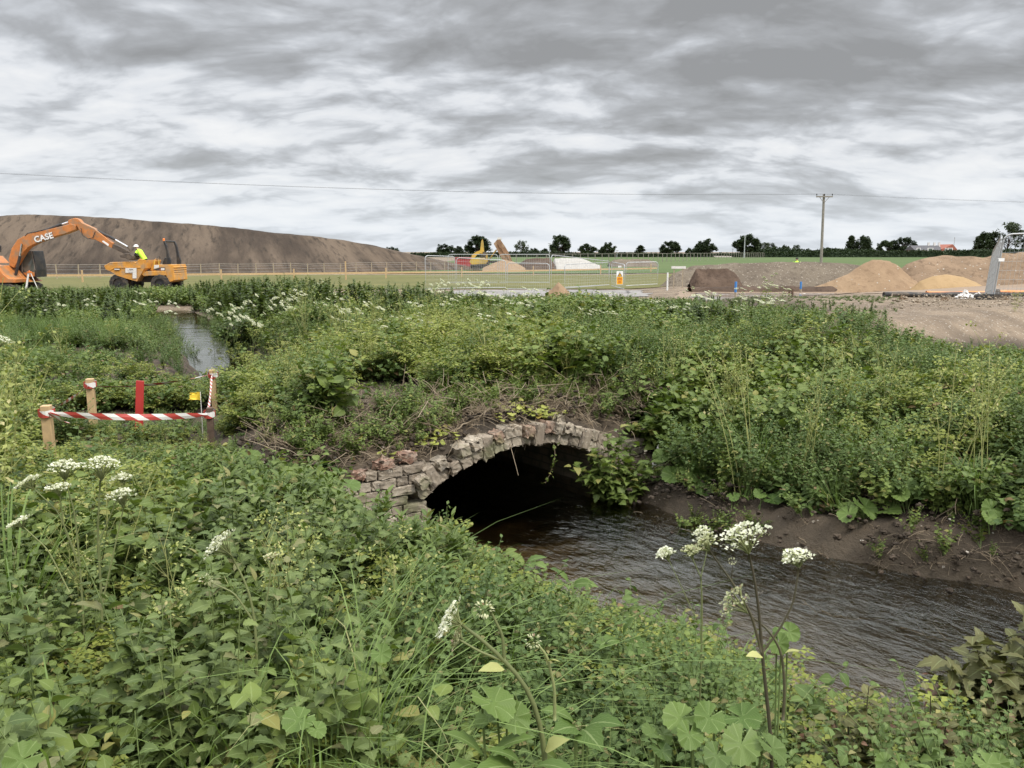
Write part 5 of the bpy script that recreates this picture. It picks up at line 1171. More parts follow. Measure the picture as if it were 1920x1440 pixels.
def peg_barrier():
    Y = 31.5; root = empty('plank_barrier', (at(1483, 560, Y)[0], Y, H1(at(1483, 560, Y)[0], Y)), 'two dark wooden pegs holding a low plank by the puddle', 'barrier'); o = np.array(root.location)
    for px in (1480.5, 1486): p = at(px, 542, Y); mb = MB(); mb.box((p[0], Y, (p[2] + o[2] - .2) / 2), (.07, .07, p[2] - o[2] + .2)); mb.build('peg', MATS['old_wood'], root, loc=o)
    a, b = at(1418, 564, Y - .1), at(1492, 557, Y - .1); d = b - a; mb = MB(); mb.box((a + b) / 2, (np.linalg.norm(d), .05, .12), (0, -math.atan2(d[2], d[0]), 0)); mb.build('plank', MATS['old_wood'], root, loc=o)
peg_barrier()
# tripod
def tripod():
    Y = 37; h = at(55, 510, Y); z0 = H1(h[0], Y); root = empty('survey_tripod', (h[0], Y, z0), 'pale survey tripod with an orange head beside the excavator', 'tripod'); o = np.array(root.location)
    for k, a in enumerate((2.75, .35, 4.4)):
        f = o + [cos(a) * .42, sin(a) * .42, 0]; t = h + [cos(a) * .05, sin(a) * .05, -.05]; mb = MB(); sd = np.array([-sin(a), cos(a), 0]) * .03; m = t + (f - t) * .55
        mb.tube([t + sd, m + sd * .6], .017, 4); mb.tube([t - sd, m - sd * .6], .017, 4); mb.tube([t + (f - t) * .45, f], .022, 4); mb.build('leg', MATS['white_plastic'], root, loc=o)
    mb = MB(); mb.disc(h, (0, 0, 1), .10, .05, 12); mb.tube([h + [0, 0, .02], h + [0, 0, .07]], .03, 8); mb.build('head', MATS['orange_head'], root, loc=o)
tripod()
# pipes and litter on the worked ground
def ground_tube(name, mat, label, cat, pts, r, sag=0.0):
    P = []
    for px, py in pts:
        x, y = unproj(px, py, .45); P.append((x, y, H1(x, y) + r - .01))
    P = np.array(P); t = np.linspace(0, 1, 30); k = np.linspace(0, 1, len(P)); Q = np.stack([np.interp(t, k, P[:, i]) for i in range(3)], 1); Q[:, 2] = Hf(Q[:, 0], Q[:, 1]) + r * .9; Q[1:-1, 2] = np.maximum(Q[1:-1, 2], (Q[:-2, 2] + Q[2:, 2]) / 2)
    mb = MB(); mb.tube(Q, r, 10); return tag(mb.build(name, mat, smooth=True), label, cat)
ground_tube('drain_pipe', MATS['black_pipe'], 'long black plastic pipe lying across the worked ground', 'pipe', [(1655, 581), (1760, 580), (1850, 580), (1960, 583), (2100, 590)], .085)
ground_tube('duct_pipe', MATS['orange_pipe'], 'orange pipe on the wet sand behind the black pipe', 'pipe', [(1735, 573), (1800, 572), (1860, 571), (1960, 571), (2080, 573)], .06)
x, y = unproj(1866, 571, .45); mb = MB(); p = np.array([x, y, H1(x, y) + .08]); mb.tube([p + [-.09, 0, 0], p + [.09, 0, 0]], .085, 12); tag(mb.build('pipe_coupler', MATS['black_pipe'], loc=p), 'black coupler on the orange pipe', 'coupler')
a, b = unproj(1862, 590, .5), unproj(1990, 592, .5); mb = MB(); za, zb = H1(*a) + .03, H1(*b) + .03; mb.box(((a[0] + b[0]) / 2, (a[1] + b[1]) / 2, (za + zb) / 2), (b[0] - a[0], .12, .04), (0, 0, math.atan2(b[1] - a[1], b[0] - a[0]))); tag(mb.build('scaffold_plank', MATS['pale_wood']), 'pale plank lying behind the rubber fence foot', 'plank')
def crumple(name, mat, label, cat, px, py, w, d, h, seed, z=.5):
    g = np.random.default_rng(seed); x, y = unproj(px, py, z); n, m = 22, 12; th = np.arange(n) / n * 2 * pi; V = []
    for k in range(m):
        f = k / (m - 1); rr = cos(f * pi / 2) ** .6
        for t in th:
            q = 1 + .28 * math.sin(3 * t + seed) * (1 - f) + g.normal(0, .10); V.append((x + cos(t) * w / 2 * rr * q, y + sin(t) * d / 2 * rr * q, H1(x, y) - .02 + h * (f ** .8) * (1 + g.normal(0, .12))))
    i, j = np.meshgrid(np.arange(m - 1), np.arange(n), indexing='ij'); j2 = (j + 1) % n; mb = MB(); mb.add(V, [np.stack([i * n + j, i * n + j2, (i + 1) * n + j2, (i + 1) * n + j], -1).reshape(-1, 4), (np.arange(n) + (m - 1) * n)[None]])
    return tag(mb.build(name, mat), label, cat)
crumple('plastic_bag', MATS['white_plastic'], 'crumpled white plastic bag lying left of the rubber fence foot', 'bag', 1808, 592, .62, .5, .17, 3)
crumple('rubble_sack', MATS['white_plastic'], 'upright knotted white sack just behind the crumpled bag', 'sack', 1808, 580, .24, .22, .27, 5)
crumple('paper_scrap', MATS['white_plastic'], 'pale torn scrap caught in the weeds right of the arch', 'scrap', 1237, 762, .11, .10, .20, 9, .8)
for k, (px, py, s) in enumerate(((1831, 582, .22), (1690, 604, .16), (1766, 612, .14), (1716, 622, .10), (1880, 612, .12))):
    crumple('stone', MATS['sandy_soil'] if k else MATS['white_plastic'], ('pale angular stone leaning beside the white bag', 'brown lump of earth nearest the weeds on the worked ground', 'flat earth lump in front of the white bag', 'smallest pale lump at the grass edge', 'earth lump in front of the rubber foot')[k], 'stone', px, py, s * 1.3, s, s * .8, 20 + k)

# ------------------------------------------------------------------ far machines, buildings, poles
def far_excavator():
    Y = 92; q = at(897, 498, Y); root = empty('excavator', (q[0], Y, H1(q[0], Y)), 'far yellow excavator with its arm raised, by the red container', 'excavator'); o = np.array(root.location)
    def pl(n, m, pts, a, b):
        mb = MB(); mb.prism([(at(*k, Y)[0], at(*k, Y)[2]) for k in pts], Y + a, Y + b); return mb.build(n, m, root, loc=o)
    yl = MATS['yellow_paint']; pl('body', yl, [(884, 486), (893, 484), (908, 483), (912, 488), (912, 494), (886, 496), (881, 491)], -1.2, 1.2); pl('cab', MATS['dark_glass'], [(901, 476), (909, 476), (911, 484), (900, 484)], .1, 1.2)
    pl('track', MATS['rubber'], [(882, 496), (913, 494), (915, 499), (910, 503), (884, 503)], -1.3, 1.3); pl('boom', yl, [(883, 487), (885, 478), (893, 472), (902, 469), (906, 471), (904, 474), (895, 477), (889, 484), (887, 490)], -.3, .15); pl('arm', yl, [(900, 474), (902.5, 452), (905, 448.5), (906.5, 455), (908, 473), (904, 477)], -.25, .1)
    pl('bucket', MATS['muddy_steel'], [(906, 472), (911, 474), (911, 480), (906, 480)], -.5, .4)
far_excavator()
def tipper():
    Y = 94; q = at(948, 496, Y); root = empty('tipper_truck', (q[0], Y, H1(q[0], Y)), 'far tipper truck with its rusty body raised high to unload', 'truck'); o = np.array(root.location)
    def pl(n, m, pts, a, b, par=None):
        mb = MB(); mb.prism([(at(*k, Y)[0], at(*k, Y)[2]) for k in pts], Y + a, Y + b); return mb.build(n, m, par or root, loc=o)
    bd = pl('tipper_body', MATS['rust'], [(926, 457), (932, 450), (938, 449), (947, 462), (957, 480), (960, 489), (947, 491), (940, 484), (931, 466)], -1.2, 1.2); pl('head_board', MATS['white_plastic'], [(932.5, 449.5), (933, 445.5), (940, 445.5), (940, 449.5)], -1.2, 1.2, bd)
    for k in range(4): a, b = 934 + k * 6, 458 + k * 8; pl('rib', MATS['rust'], [(a, b), (a + 1.6, b - 1), (a + 6, b + 7), (a + 4.4, b + 8)], -1.3, -1.2, bd)
    mb = MB(); P = lambda a, b, y: np.array([at(a, b, Y)[0], Y + y, at(a, b, Y)[2]]); mb.tube([P(916, 489, 0), P(931, 468, 0)], .09, 6); mb.build('ram', MATS['yellow_paint'], root, loc=o)
    pl('chassis', MATS['black_steel'], [(905, 489), (958, 489), (958, 493), (905, 493)], -.5, .5); pl('cab', MATS['yellow_paint'], [(904, 476), (914, 476), (915, 491), (903, 491)], -1.15, 1.15)
    for px in (909, 945, 953): c = P(px, 495, 0); mb = MB(); mb.disc(c + [0, -.95, 0], (0, 1, 0), .5, .35, 16); mb.disc(c + [0, .95, 0], (0, 1, 0), .5, .35, 16); mb.build('wheel', MATS['rubber'], root, loc=o)
tipper()
def container():
    Y = 100; a, b = at(853, 500, Y), at(884, 484, Y); z0 = H1(a[0], Y); root = empty('storage_container', (a[0], Y, z0), 'red steel storage container at the foot of the hill', 'container'); o = np.array(root.location)
    mb = MB(); w = b[0] - a[0]; n = 22
    for k in range(n): mb.box((a[0] + w * (k + .5) / n, Y + (.03 if k % 2 else 0) + 1.2, z0 + (b[2] - z0) / 2), (w / n, 2.4, b[2] - z0))
    mb.build('side_wall', MATS['container_red'], root, loc=o); mb = MB(); mb.box((a[0] + w / 2, Y + 1.2, b[2] + .04), (w + .1, 2.5, .1)); mb.build('roof_frame', MATS['container_red'], root, loc=o)
container()
def house():
    Y = 335; A = lambda px, py: at(px, py, Y); root = empty('house', (A(1755, 480)[0], Y, 0), 'far red brick house with a long slate roof behind the hedge', 'house'); o = np.array(root.location)
    x0, x1, x2, x3 = A(1716, 470)[0], A(1768, 470)[0], A(1764, 470)[0], A(1793, 470)[0]; ze, zr, zg = A(0, 469)[2], A(0, 460)[2], A(0, 458)[2]
    mb = MB(); mb.box(((x0 + x1) / 2, Y + 4, ze / 2), (x1 - x0, 8, ze)); mb.prism([(x2, -.1), (x3, -.1), (x3, ze + .1), ((x2 + x3) / 2 + 1, zg), (x2, ze + .4)], Y - 1, Y + 9); mb.build('wall', MATS['house_brick'], root, loc=o)
    mb = MB(); V = [(x0 - .4, Y - .4, ze), (x1, Y - .4, ze), (x1, Y + 4, zr), (x0 - .4, Y + 4, zr), (x0 - .4, Y + 8.4, ze), (x1, Y + 8.4, ze)]; mb.add(V, [np.array([[0, 1, 2, 3], [3, 2, 5, 4]]), np.array([[0, 3, 4]])]); rf = mb.build('roof', MATS['slate_roof'], root, loc=o)
    for px in (1750, 1761, 1770): p = A(px, 462); mb = MB(); mb.box((p[0], Y + 4, p[2]), (.7, .7, 3.2)); mb.build('chimney', MATS['white_plastic'], rf, loc=o)
    for px, w in ((1720, 1.6), (1742, 2.2), (1771, .9), (1779, 2.0)): p = A(px, 467); mb = MB(); mb.box((p[0], Y - 1.05, p[2] - .2), (w, .3, 1.3)); wn = mb.build('window', MATS['white_paint'], root, loc=o); mb = MB(); mb.box((p[0], Y - 1.22, p[2] - .2), (w * .72, .05, .9)); mb.build('pane', MATS['dark_glass'], wn, loc=o)
house()
def shed(name, label, px0, px1, py_top, Y, mat, roof):
    a, b = at(px0, py_top, Y), at(px1, py_top, Y); root = empty(name, (a[0], Y, 0), label, 'building'); o = np.array(root.location); w = b[0] - a[0]
    mb = MB(); mb.box(((a[0] + b[0]) / 2, Y + 4, a[2] / 2 - .3), (w, 8, a[2])); mb.build('wall', mat, root, loc=o); mb = MB(); h = a[2] - .3
    V = [(a[0] - .3, Y - .3, h), (b[0] + .3, Y - .3, h), (b[0] + .3, Y + 4, h + .9), (a[0] - .3, Y + 4, h + .9), (b[0] + .3, Y + 8.3, h), (a[0] - .3, Y + 8.3, h)]; mb.add(V, [np.array([[0, 1, 2, 3], [3, 2, 4, 5]])]); mb.build('roof', roof, root, loc=o)
shed('farm_shed', 'far low shed with a white roof between the two dark round trees', 1272, 1308, 479, 330, MATS['white_plastic'], MATS['white_paint'])
shed('farm_building', 'far long pale building at the end of the field fence', 1342, 1372, 481, 322, MATS['white_plastic'], MATS['grey_wood'])
def utility_pole():
    Y = 98; t = at(1545, 364, Y); z0 = H1(t[0], Y); root = empty('utility_pole', (t[0], Y, z0), 'tall wooden power pole with a crossarm and insulators', 'pole'); o = np.array(root.location)
    b = at(1540, 490, Y); mb = MB(); mb.tube([(b[0], Y, z0 - .6), (t[0], Y, t[2])], [.17, .13], 10); mb.build('pole', MATS['grey_wood'], root, loc=o)
    mb = MB(); c = t + [0, -.2, -.30]; mb.box(c, (1.9, .12, .14)); mb.tube([c + [-.6, 0, 0], t + [-.02, -.14, -1.0]], .03, 5); mb.tube([c + [.6, 0, 0], t + [.02, -.14, -1.0]], .03, 5); ca = mb.build('crossarm', MATS['grey_wood'], root, loc=o)
    ins = []
    for dx in (-.9, 0, .9): p = c + [dx, 0, .07]; mb = MB(); mb.tube([p, p + [0, 0, .1], p + [0, 0, .15], p + [0, 0, .26]], [.03, .03, .075, .05], 8); mb.build('insulator', MATS['black_steel'], ca, loc=o); ins.append(p + [0, 0, .24])
    far = [at(-560, 292, 66), at(2500, 384, 112)]
    for k, p in enumerate(ins):
        for e, lab in ((far[0], 'left'), (far[1], 'right')):
            off = (k - 1) * .9; q = e + ([off * .55, off * .75, (0, .05, -.02)[k]] if lab == 'left' else [off * .9, -off * .3, 0]); n = 40; s = np.linspace(0, 1, n)[:, None]; P = p + (q - p) * s; P[:, 2] -= 1.0 * 4 * (s * (1 - s))[:, 0] * (1.0 if lab == 'left' else .5)
            mb = MB(); mb.tube(P, .0048, 4, False); tag(mb.build('power_line', MATS['black_steel']), ('thin power line running from the wooden pole to the left edge of the photo', 'thin power line running from the wooden pole to the right edge of the photo')[lab == 'right'], 'wire', 'power lines to the left of the pole' if lab == 'left' else 'power lines to the right of the pole')
utility_pole()
def thin_pole(label, px, py0, Y, r=.12, arm=False):
    t = at(px, py0, Y); root = empty('street_pole', (t[0], Y, 0), label, 'pole'); o = np.array(root.location); mb = MB(); mb.tube([(t[0], Y, 0), t], [r, r * .7], 6); mb.build('pole', MATS['galvanised'], root, loc=o); mb = MB(); mb.box(t + [.0, 0, .05], (1.0 if arm else .4, .2, .15)); mb.build('head', MATS['grey_wood'], root, loc=o)
thin_pole('pale thin pole standing before the large dark round tree', 1397, 442, 290, .2); thin_pole('thin pole behind the right end of the far house', 1790, 446, 360, .14); thin_pole('thin pole beside the tree behind the chalk pile', 1030, 457, 300, .16, True); thin_pole('lamp pole between the two round trees and the sign', 1157, 470, 300, .12, True); thin_pole('distant pole left of the pale far building', 1374, 467, 340, .12, True)

# ------------------------------------------------------------------ far trees and hedges
def tree_mesh(seed, kind):
    """crown of leaf clumps on limbs, unit height 1; returns (trunk MB, crown MB)"""
    g = np.random.default_rng(seed); tb, cb = MB(), MB(); tips = []
    if kind == 'conifer':
        tb.tube([(0, 0, 0), (0, 0, .5), (0, 0, .97)], [.022, .014, .003], 6)
        for k in range(46): z = g.uniform(.12, .96); a = g.uniform(0, 2 * pi); L = .30 * (1 - z) ** .8 + .02; e = np.array([cos(a) * L, sin(a) * L, z - .04]); tb.tube([(0, 0, z), e], [.005, .002], 3, False); tips += [(e * f + np.array([0, 0, z]) * (1 - f), .055) for f in (.35, .7, 1)]
    else:
        wid, low = {'round': (.50, .16), 'tall': (.36, .16), 'oval': (.44, .10), 'open': (.46, .28), 'bush': (.75, .03)}[kind]
        tb.tube([(0, 0, 0), (g.normal(0, .02), 0, .25), (g.normal(0, .03), 0, .55)], [.035, .028, .014], 7)
        nb = 24 if kind != 'open' else 15
        for k in range(nb):
            z0 = g.uniform(.15, .5); a = k * 2.4 + g.normal(0, .3); u = g.uniform(-.7, 1); f = math.sqrt(max(0, 1 - u * u)); c = np.array([cos(a) * f * wid * g.uniform(.55, 1.0), sin(a) * f * wid * g.uniform(.55, 1.0), low + (1 - low) * (.5 + u * .46)])
            P = bez((0, 0, z0), (c[0] * .4, c[1] * .4, (z0 + c[2]) / 2 + .05), c, 5); tb.tube(P, np.linspace(.012, .003, 5), 4, False)
            for m in range(5 if kind != 'open' else 4): tips.append((c * 1.0 + g.normal(0, .055, 3), g.uniform(.06, .105)))
    for c, r in tips:
        if kind == 'conifer': n = 24
        else: n = 80 if kind != 'open' else 34
        d = g.normal(0, 1, (n, 3)); d /= np.linalg.norm(d, axis=1)[:, None]; pos = c + d * r * g.uniform(.35, 1.05, n)[:, None] * [1, 1, .85]
        if kind != 'conifer': pos[:, 2] = np.maximum(pos[:, 2], .02)
        leaves(cb, 'tiny', pos, d + g.normal(0, .6, (n, 3)), g.uniform(.045, .09, n), g)
    return tb, cb
TK = {}
pmat('bark', (.07, .055, .042), .9, var=.3, bump=.3)
for kind, pale in (('round', 0), ('tall', 0), ('oval', 0), ('open', 1), ('conifer', 0), ('bush', 0), ('round', 1)):
    for v in range(2): TK[(kind, pale, v)] = tree_mesh(hash_ := (len(TK) * 17 + 5), kind)
TREES = [(835, 459, 36, 'round', 0, 'low dark bushy tree left of the far yellow excavator'), (858, 463, 22, 'round', 0, 'small dark tree between the low bushy tree and the tall one'), (897, 446, 50, 'oval', 0, 'large dark tree right behind the far yellow excavator'),
         (979, 453, 28, 'open', 1, 'pale thin-leaved tree right of the raised tipper body'), (1001, 466, 22, 'round', 0, 'small dark tree at the right of the pale thin one'), (1022, 467, 15, 'oval', 0, 'tiny dark tree at the foot of the thin pole'), (1050, 445, 42, 'oval', 0, 'large dark tree above the chalk pile'),
         (1101, 459, 36, 'round', 0, 'dark round tree just right of the chalk pile'), (1138, 456, 36, 'round', 0, 'dark round tree above the yellow sign'), (1201, 460, 27, 'conifer', 0, 'dark pointed tree standing alone above the rightmost wire panel'), (1257, 455, 40, 'oval', 0, 'mid green oval tree above the end of the far field fence'),
         (1292, 466, 16, 'round', 0, 'small tree touching the big dark one by the shed'), (1320, 450, 46, 'round', 0, 'big dark round tree above the white shed roof'), (1405, 443, 54, 'round', 0, 'biggest dark tree, behind the pale thin pole'), (1440, 457, 40, 'open', 1, 'pale olive tree at the right of the biggest dark one'),
         (1470, 462, 26, 'round', 1, 'pale bushy tree left of the far worker'), (1493, 461, 20, 'open', 1, 'pale small tree straight above the far worker'), (1516, 467, 14, 'round', 0, 'tiny tree left of the wooden power pole'), (1556, 465, 34, 'round', 0, 'low dark tree just right of the wooden power pole'),
         (1597, 442, 28, 'conifer', 0, 'tall dark conifer right of the wooden power pole'), (1621, 446, 34, 'oval', 0, 'dark tree leaning against the tall conifer'), (1665, 452, 44, 'bush', 0, 'wide dark shrubby tree left of the far house'), (1696, 448, 48, 'bush', 0, 'wide dark tree touching the left end of the far house'),
         (1848, 439, 44, 'oval', 0, 'dark oval tree left of the leaning fence panel'), (1893, 422, 60, 'open', 0, 'tall open tree seen through the top of the leaning fence panel'), (1945, 430, 50, 'oval', 0, 'dark tree cut by the right edge behind the fence panel'), (735, 464, 28, 'round', 0, 'dark tree top showing over the falling end of the earth hill')]
TMESH = {}
for k, (px, py, w, kind, pale, lab) in enumerate(TREES):
    Y = 335 + (k * 37 % 40); t = at(px, py, Y); h = t[2]; key = (kind, pale if (kind, pale, 0) in TK else 1 - pale, k % 2)
    root = empty('tree', (t[0], Y, 0), lab, 'tree', None, k * 1.7)
    if key not in TMESH:
        tb, cb = TK[key]; TMESH[key] = [tb.build('trunk', MATS['bark'], link=False).data, cb.build('crown', MATS['leaf_tree_pale' if pale else 'leaf_tree'], link=False).data]
    base_w = {'round': 1.15, 'tall': .85, 'oval': 1.02, 'open': 1.05, 'conifer': .62, 'bush': 1.65}[kind]; sx = (w / FPX * Y) / (base_w * h)
    for nm, me in zip(('trunk', 'crown'), TMESH[key]): o = bpy.data.objects.new(nm, me); COL.objects.link(o); o.parent = root; o.scale = (h * sx, h * sx, h)
def hedge(name, label, px0, px1, tops, Y, thick, n, mat='leaf_tree', cat='hedge'):
    g = np.random.default_rng(int(px0)); cp = np.array(tops, float); px = g.uniform(px0, px1, n); py = np.interp(px, cp[:, 0], cp[:, 1]) + 1.2 * fbm(px, px * 0, .08, 3) * 2
    P = np.array([at(a, b, Y) for a, b in zip(px, py)]); h = P[:, 2]; f = g.random(n) ** .6; z = .1 + (h - .1) * f; y = Y + g.uniform(-1, 1, n) * thick * (.6 + .4 * np.sqrt(1 - f))
    mb = MB(); d = g.normal(0, 1, (n, 3)) + [0, -.5, .5]; leaves(mb, 'tiny', np.stack([P[:, 0], y, z], 1), d, g.uniform(.5, 1.0, n) * (Y / 300) * .75, g)
    xs = np.linspace(px0, px1, 60); Q = np.array([at(a, b + 1.5, Y) for a, b in zip(xs, np.interp(xs, cp[:, 0], cp[:, 1]))]); V = []
    for q in Q: V += [(q[0], Y - thick * .8, -.1), (q[0], Y - thick * .6, q[2]), (q[0], Y + thick * .6, q[2]), (q[0], Y + thick * .8, -.1)]
    i, j = np.meshgrid(np.arange(59), np.arange(3), indexing='ij'); mb.add(np.array(V), [np.stack([i * 4 + j, (i + 1) * 4 + j, (i + 1) * 4 + j + 1, i * 4 + j + 1], -1).reshape(-1, 4)])
    return tag(mb.build(name, MATS[mat]), label, cat)
hedge('hedge', 'long clipped dark hedge along the far side of the green field', 1378, 2300, [(1378, 475), (1440, 473.5), (1560, 472), (1800, 470), (1870, 468), (2300, 466)], 312, 1.6, 26000)
hedge('hedgerow', 'thin uneven dark hedgerow behind the chalk pile and the far fence', 770, 1400, [(770, 476), (830, 474), (880, 476), (960, 473), (1000, 471), (1060, 474), (1120, 476), (1180, 475), (1260, 477), (1330, 476), (1400, 475)], 326, 2.0, 16000)
hedge('far_bushes', 'low far bushes between the pale trees and the hedge', 1425, 1640, [(1425, 468), (1450, 465), (1480, 467), (1520, 470), (1550, 467), (1590, 468), (1640, 469)], 322, 2, 7000)

# ------------------------------------------------------------------ tape square, flags
def post(label, px, py_top, Y, w, mat, tilt=(0, 0)):
    p = at(px, py_top, Y); z0 = H1(p[0], Y); h = p[2] - z0; mb = MB(); mb.box((p[0], Y, z0 + h / 2 - .12), (w, w, h + .24), (tilt[0], tilt[1], .2)); o = mb.build('marker_post', mat, loc=(p[0], Y, z0)); b = o.modifiers.new('edge', 'BEVEL'); b.width = .004; tag(o, label, 'post'); return p
PA = post('new wooden post at the nearest left corner of the taped square', 86, 760, 6.6, .072, MATS['new_wood'])
PB = post('new wooden post at the far left corner of the taped square', 168, 710, 8.2, .068, MATS['new_wood'])
PC = post('new wooden post at the far right corner of the taped square', 399, 693, 9.4, .064, MATS['new_wood'], (0, -.03))
PD = post('dark brown post at the near right corner of the taped square', 392, 764, 7.3, .056, MATS['old_wood'], (0, .02))
def tape():
    m = bpy.data.materials.new('barrier_tape'); m.use_nodes = True; t = NT(m.node_tree); b = m.node_tree.nodes['Principled BSDF']; a = t.sep(t.attr('lf'))
    s = t.math('FRACT', t.math('MULTIPLY_ADD', a[1], .45, t.math('MULTIPLY', a[0], 5.2))); t.put(b.inputs['Base Color'], t.mix(t.math('GREATER_THAN', s, .52), (.44, .065, .052), (.74, .72, .69))); b.inputs['Roughness'].default_value = .35
    root = empty('barrier_tape', (PA[0], PA[1], PA[2] - .1), 'red and white striped tape strung round the four posts', 'tape'); o = np.array(root.location)
    def strip(p, q, w, tw0, tw1, sag, n=44):
        d = q - p; L = np.linalg.norm(d); d /= L; up = np.array([0, 0, 1.0]); sd = np.cross(d, up); sd /= np.linalg.norm(sd); V = []; lf = []
        for k in range(n + 1):
            f = k / n; th = tw0 + (tw1 - tw0) * f + .25 * math.sin(f * 9); c = p + (q - p) * f - up * sag * 4 * f * (1 - f); e = up * cos(th) + sd * sin(th)
            pin = min(1, .35 + 5 * min(f, 1 - f)); V += [c - e * w / 2 * pin, c + sd * .004, c + e * w / 2 * pin]; lf += [(f * L, 0, 0), (f * L, .5, 0), (f * L, 1, 0)]
        i, j = np.meshgrid(np.arange(n), np.arange(2), indexing='ij'); mb = MB(); mb.add(np.array(V), [np.stack([i * 3 + j, (i + 1) * 3 + j, (i + 1) * 3 + j + 1, i * 3 + j + 1], -1).reshape(-1, 4)], np.array(lf)); mb.build('strip', m, root, loc=o)
    dz = lambda p, k, dx=0, dy=-.04: p + [dx, dy, -k]
    strip(dz(PA, .055, .03), dz(PD, .055, 0), .054, .15, -.1, .03); strip(dz(PA, .05), dz(PB, .07), .045, .9, .5, .02); strip(dz(PB, .07), dz(PC, .045), .05, 1.0, 1.25, .05, 60); strip(dz(PC, .05), dz(PD, .06), .022, .8, 1.1, .02)
    strip(dz(PA, .06, .035), dz(PA, .14, .20), .05, .3, 1.2, .0, 12)
    for p, w in ((PA, .084), (PB, .08), (PC, .076), (PD, .068)):
        c = dz(p, .055, 0, 0); mb = MB(); V = []; lf = []
        for k in range(17): a = k / 16 * 2 * pi; r = w * .70 * (1 + .08 * math.sin(4 * a)); V += [c + [cos(a) * r, sin(a) * r, -.028 + .012 * sin(a)], c + [cos(a) * r, sin(a) * r, .028 + .012 * sin(a)]]; lf += [(k * .02, 0, 0), (k * .02, 1, 0)]
        i = np.arange(16); mb.add(np.array(V), [np.stack([i * 2, i * 2 + 2, i * 2 + 3, i * 2 + 1], 1)], np.array(lf)); mb.build('knot', m, root, loc=o)
tape()
def red_stake():
    p = at(256, 714, 8.0); z0 = H1(p[0], 8.0); mb = MB(); mb.box((p[0], 8.0, (p[2] + z0) / 2 - .1), (.07, .025, p[2] - z0 + .2), (0, .09, .1)); tag(mb.build('marker_stake', MATS['red_paint'], loc=(p[0], 8, z0)), 'flat bright red stake inside the taped square', 'stake')
red_stake()
def flag(label, px, py, Y, w, h, seed, tilt):
    p = at(px, py, Y); z0 = H1(p[0], Y); root = empty('marker_flag', (p[0], Y, z0), label, 'flag'); o = np.array(root.location); g = np.random.default_rng(seed)
    mb = MB(); mb.tube([(p[0], Y, z0 - .1), p + [0, 0, h / 2]], .0035, 5); mb.build('wire_stem', MATS['white_plastic'], root, loc=o)
    n, m = 8, 5; V = np.array([[p + [-w * a * cos(tilt) + (.03 * g.normal() if b in (0, m - 1) and a > .5 else 0), w * .22 * math.sin(a * 4) , (b / (m - 1) - .5) * h * (1 - .25 * a * (seed % 2)) - a * h * .2 * sin(tilt)] for b in range(m)] for a in np.linspace(0, 1, n)]).reshape(-1, 3)
    V2 = V + [0, .0015, 0]
    i, j = np.meshgrid(np.arange(n - 1), np.arange(m - 1), indexing='ij'); q = np.stack([i * m + j, (i + 1) * m + j, (i + 1) * m + j + 1, i * m + j + 1], -1).reshape(-1, 4); mb = MB(); mb.add(V, [q]); mb.build('pennant', MATS['yellow_flag'], root, loc=o)
flag('yellow marker flag with a ragged edge inside the taped square', 376, 743, 7.9, .10, .085, 1, .1); flag('yellow marker flag standing alone in the weeds above the arch', 1271, 661, 10.5, .10, .09, 2, -.5)

# ------------------------------------------------------------------ bricks, branches, trailing stems by the arch
for k, (s, d, z, r, lab) in enumerate(((-1.32, .02, .60, .3, 'broken orange brick lying on the middle of the left pier'), (-1.10, .05, .62, -.2, 'bright broken brick piece lying nearest the arch on the left pier'), (-1.52, .03, .55, .9, 'broken red brick end at the outer end of the left pier'), (.52, .12, ZC + math.sqrt((RAD + RING) ** 2 - .27) + .025, .4, 'loose pale brick resting on top of the right part of the arch'))):
    mb = MB(); c, q = cos(FA + r), sin(FA + r); M = np.array([[c, -q, 0], [q, c, .12], [0, 0, 1.0]]); brick(mb, M, fp(s, d, z), (.15, .10, .06), .007, lf=(.4 + .1 * k, .95 if k < 3 else .1, 0)); tag(mb.build('loose_brick', MATS['red_brick'] if k < 3 else MATS['brick'], loc=fp(s, d, z)), lab, 'brick')
def branch(label, pts, r, seed, n=3):
    g = np.random.default_rng(seed); P = np.array(pts, float); Q = bez(P[0], P[1], P[2], 12) + g.normal(0, .006, (12, 3)); mb = MB(); mb.tube(Q, np.linspace(r, r * .35, 12), 6, lf=(.5, .5, .7))
    for k in range(n): i = 3 + 3 * k; e = Q[i] + g.normal(0, .12, 3) + (Q[-1] - Q[0]) * .15; mb.tube([Q[i], (Q[i] + e) / 2 + g.normal(0, .01, 3), e], [r * .5, r * .35, r * .15], 4, lf=(.5, .5, .9))
    return tag(mb.build('branch', MATS['dry_stalk'], loc=Q[0]), label, 'branch')
sl = lambda s, d: fp(s, d, H1(*fp(s, d + .25, 0)[:2]) - .12 * (1 - min(d, 1)))
branch('forked pale dead branch lying above the right part of the arch', [sl(.45, .7) + [0, 0, .05], sl(.75, .6) + [0, 0, .12], sl(1.05, .75) + [0, 0, .06]], .014, 1)
branch('thin dark dead stick lying level above the crown of the arch', [sl(-.1, .85) + [0, 0, .05], sl(.2, .85) + [0, 0, .07], sl(.5, .8) + [0, 0, .08]], .009, 2, 1)
branch('dead stick slanting on the earth left of the arch ring', [fp(-.85, .16, .66), fp(-.6, .16, .74), fp(-.35, .16, .80)], .010, 3, 1)
def on_bank(px, py, z=.3, dz=.03): x, y = unproj(px, py, z); return np.array([x, y, H1(x, y) + dz])
branch('pale bare root arching down the cut bank to the right of the tall white flower', [on_bank(1519, 925, .5), on_bank(1524, 975, .35) + [0, -.05, .05], on_bank(1488, 1020, .12)], .010, 4, 1)
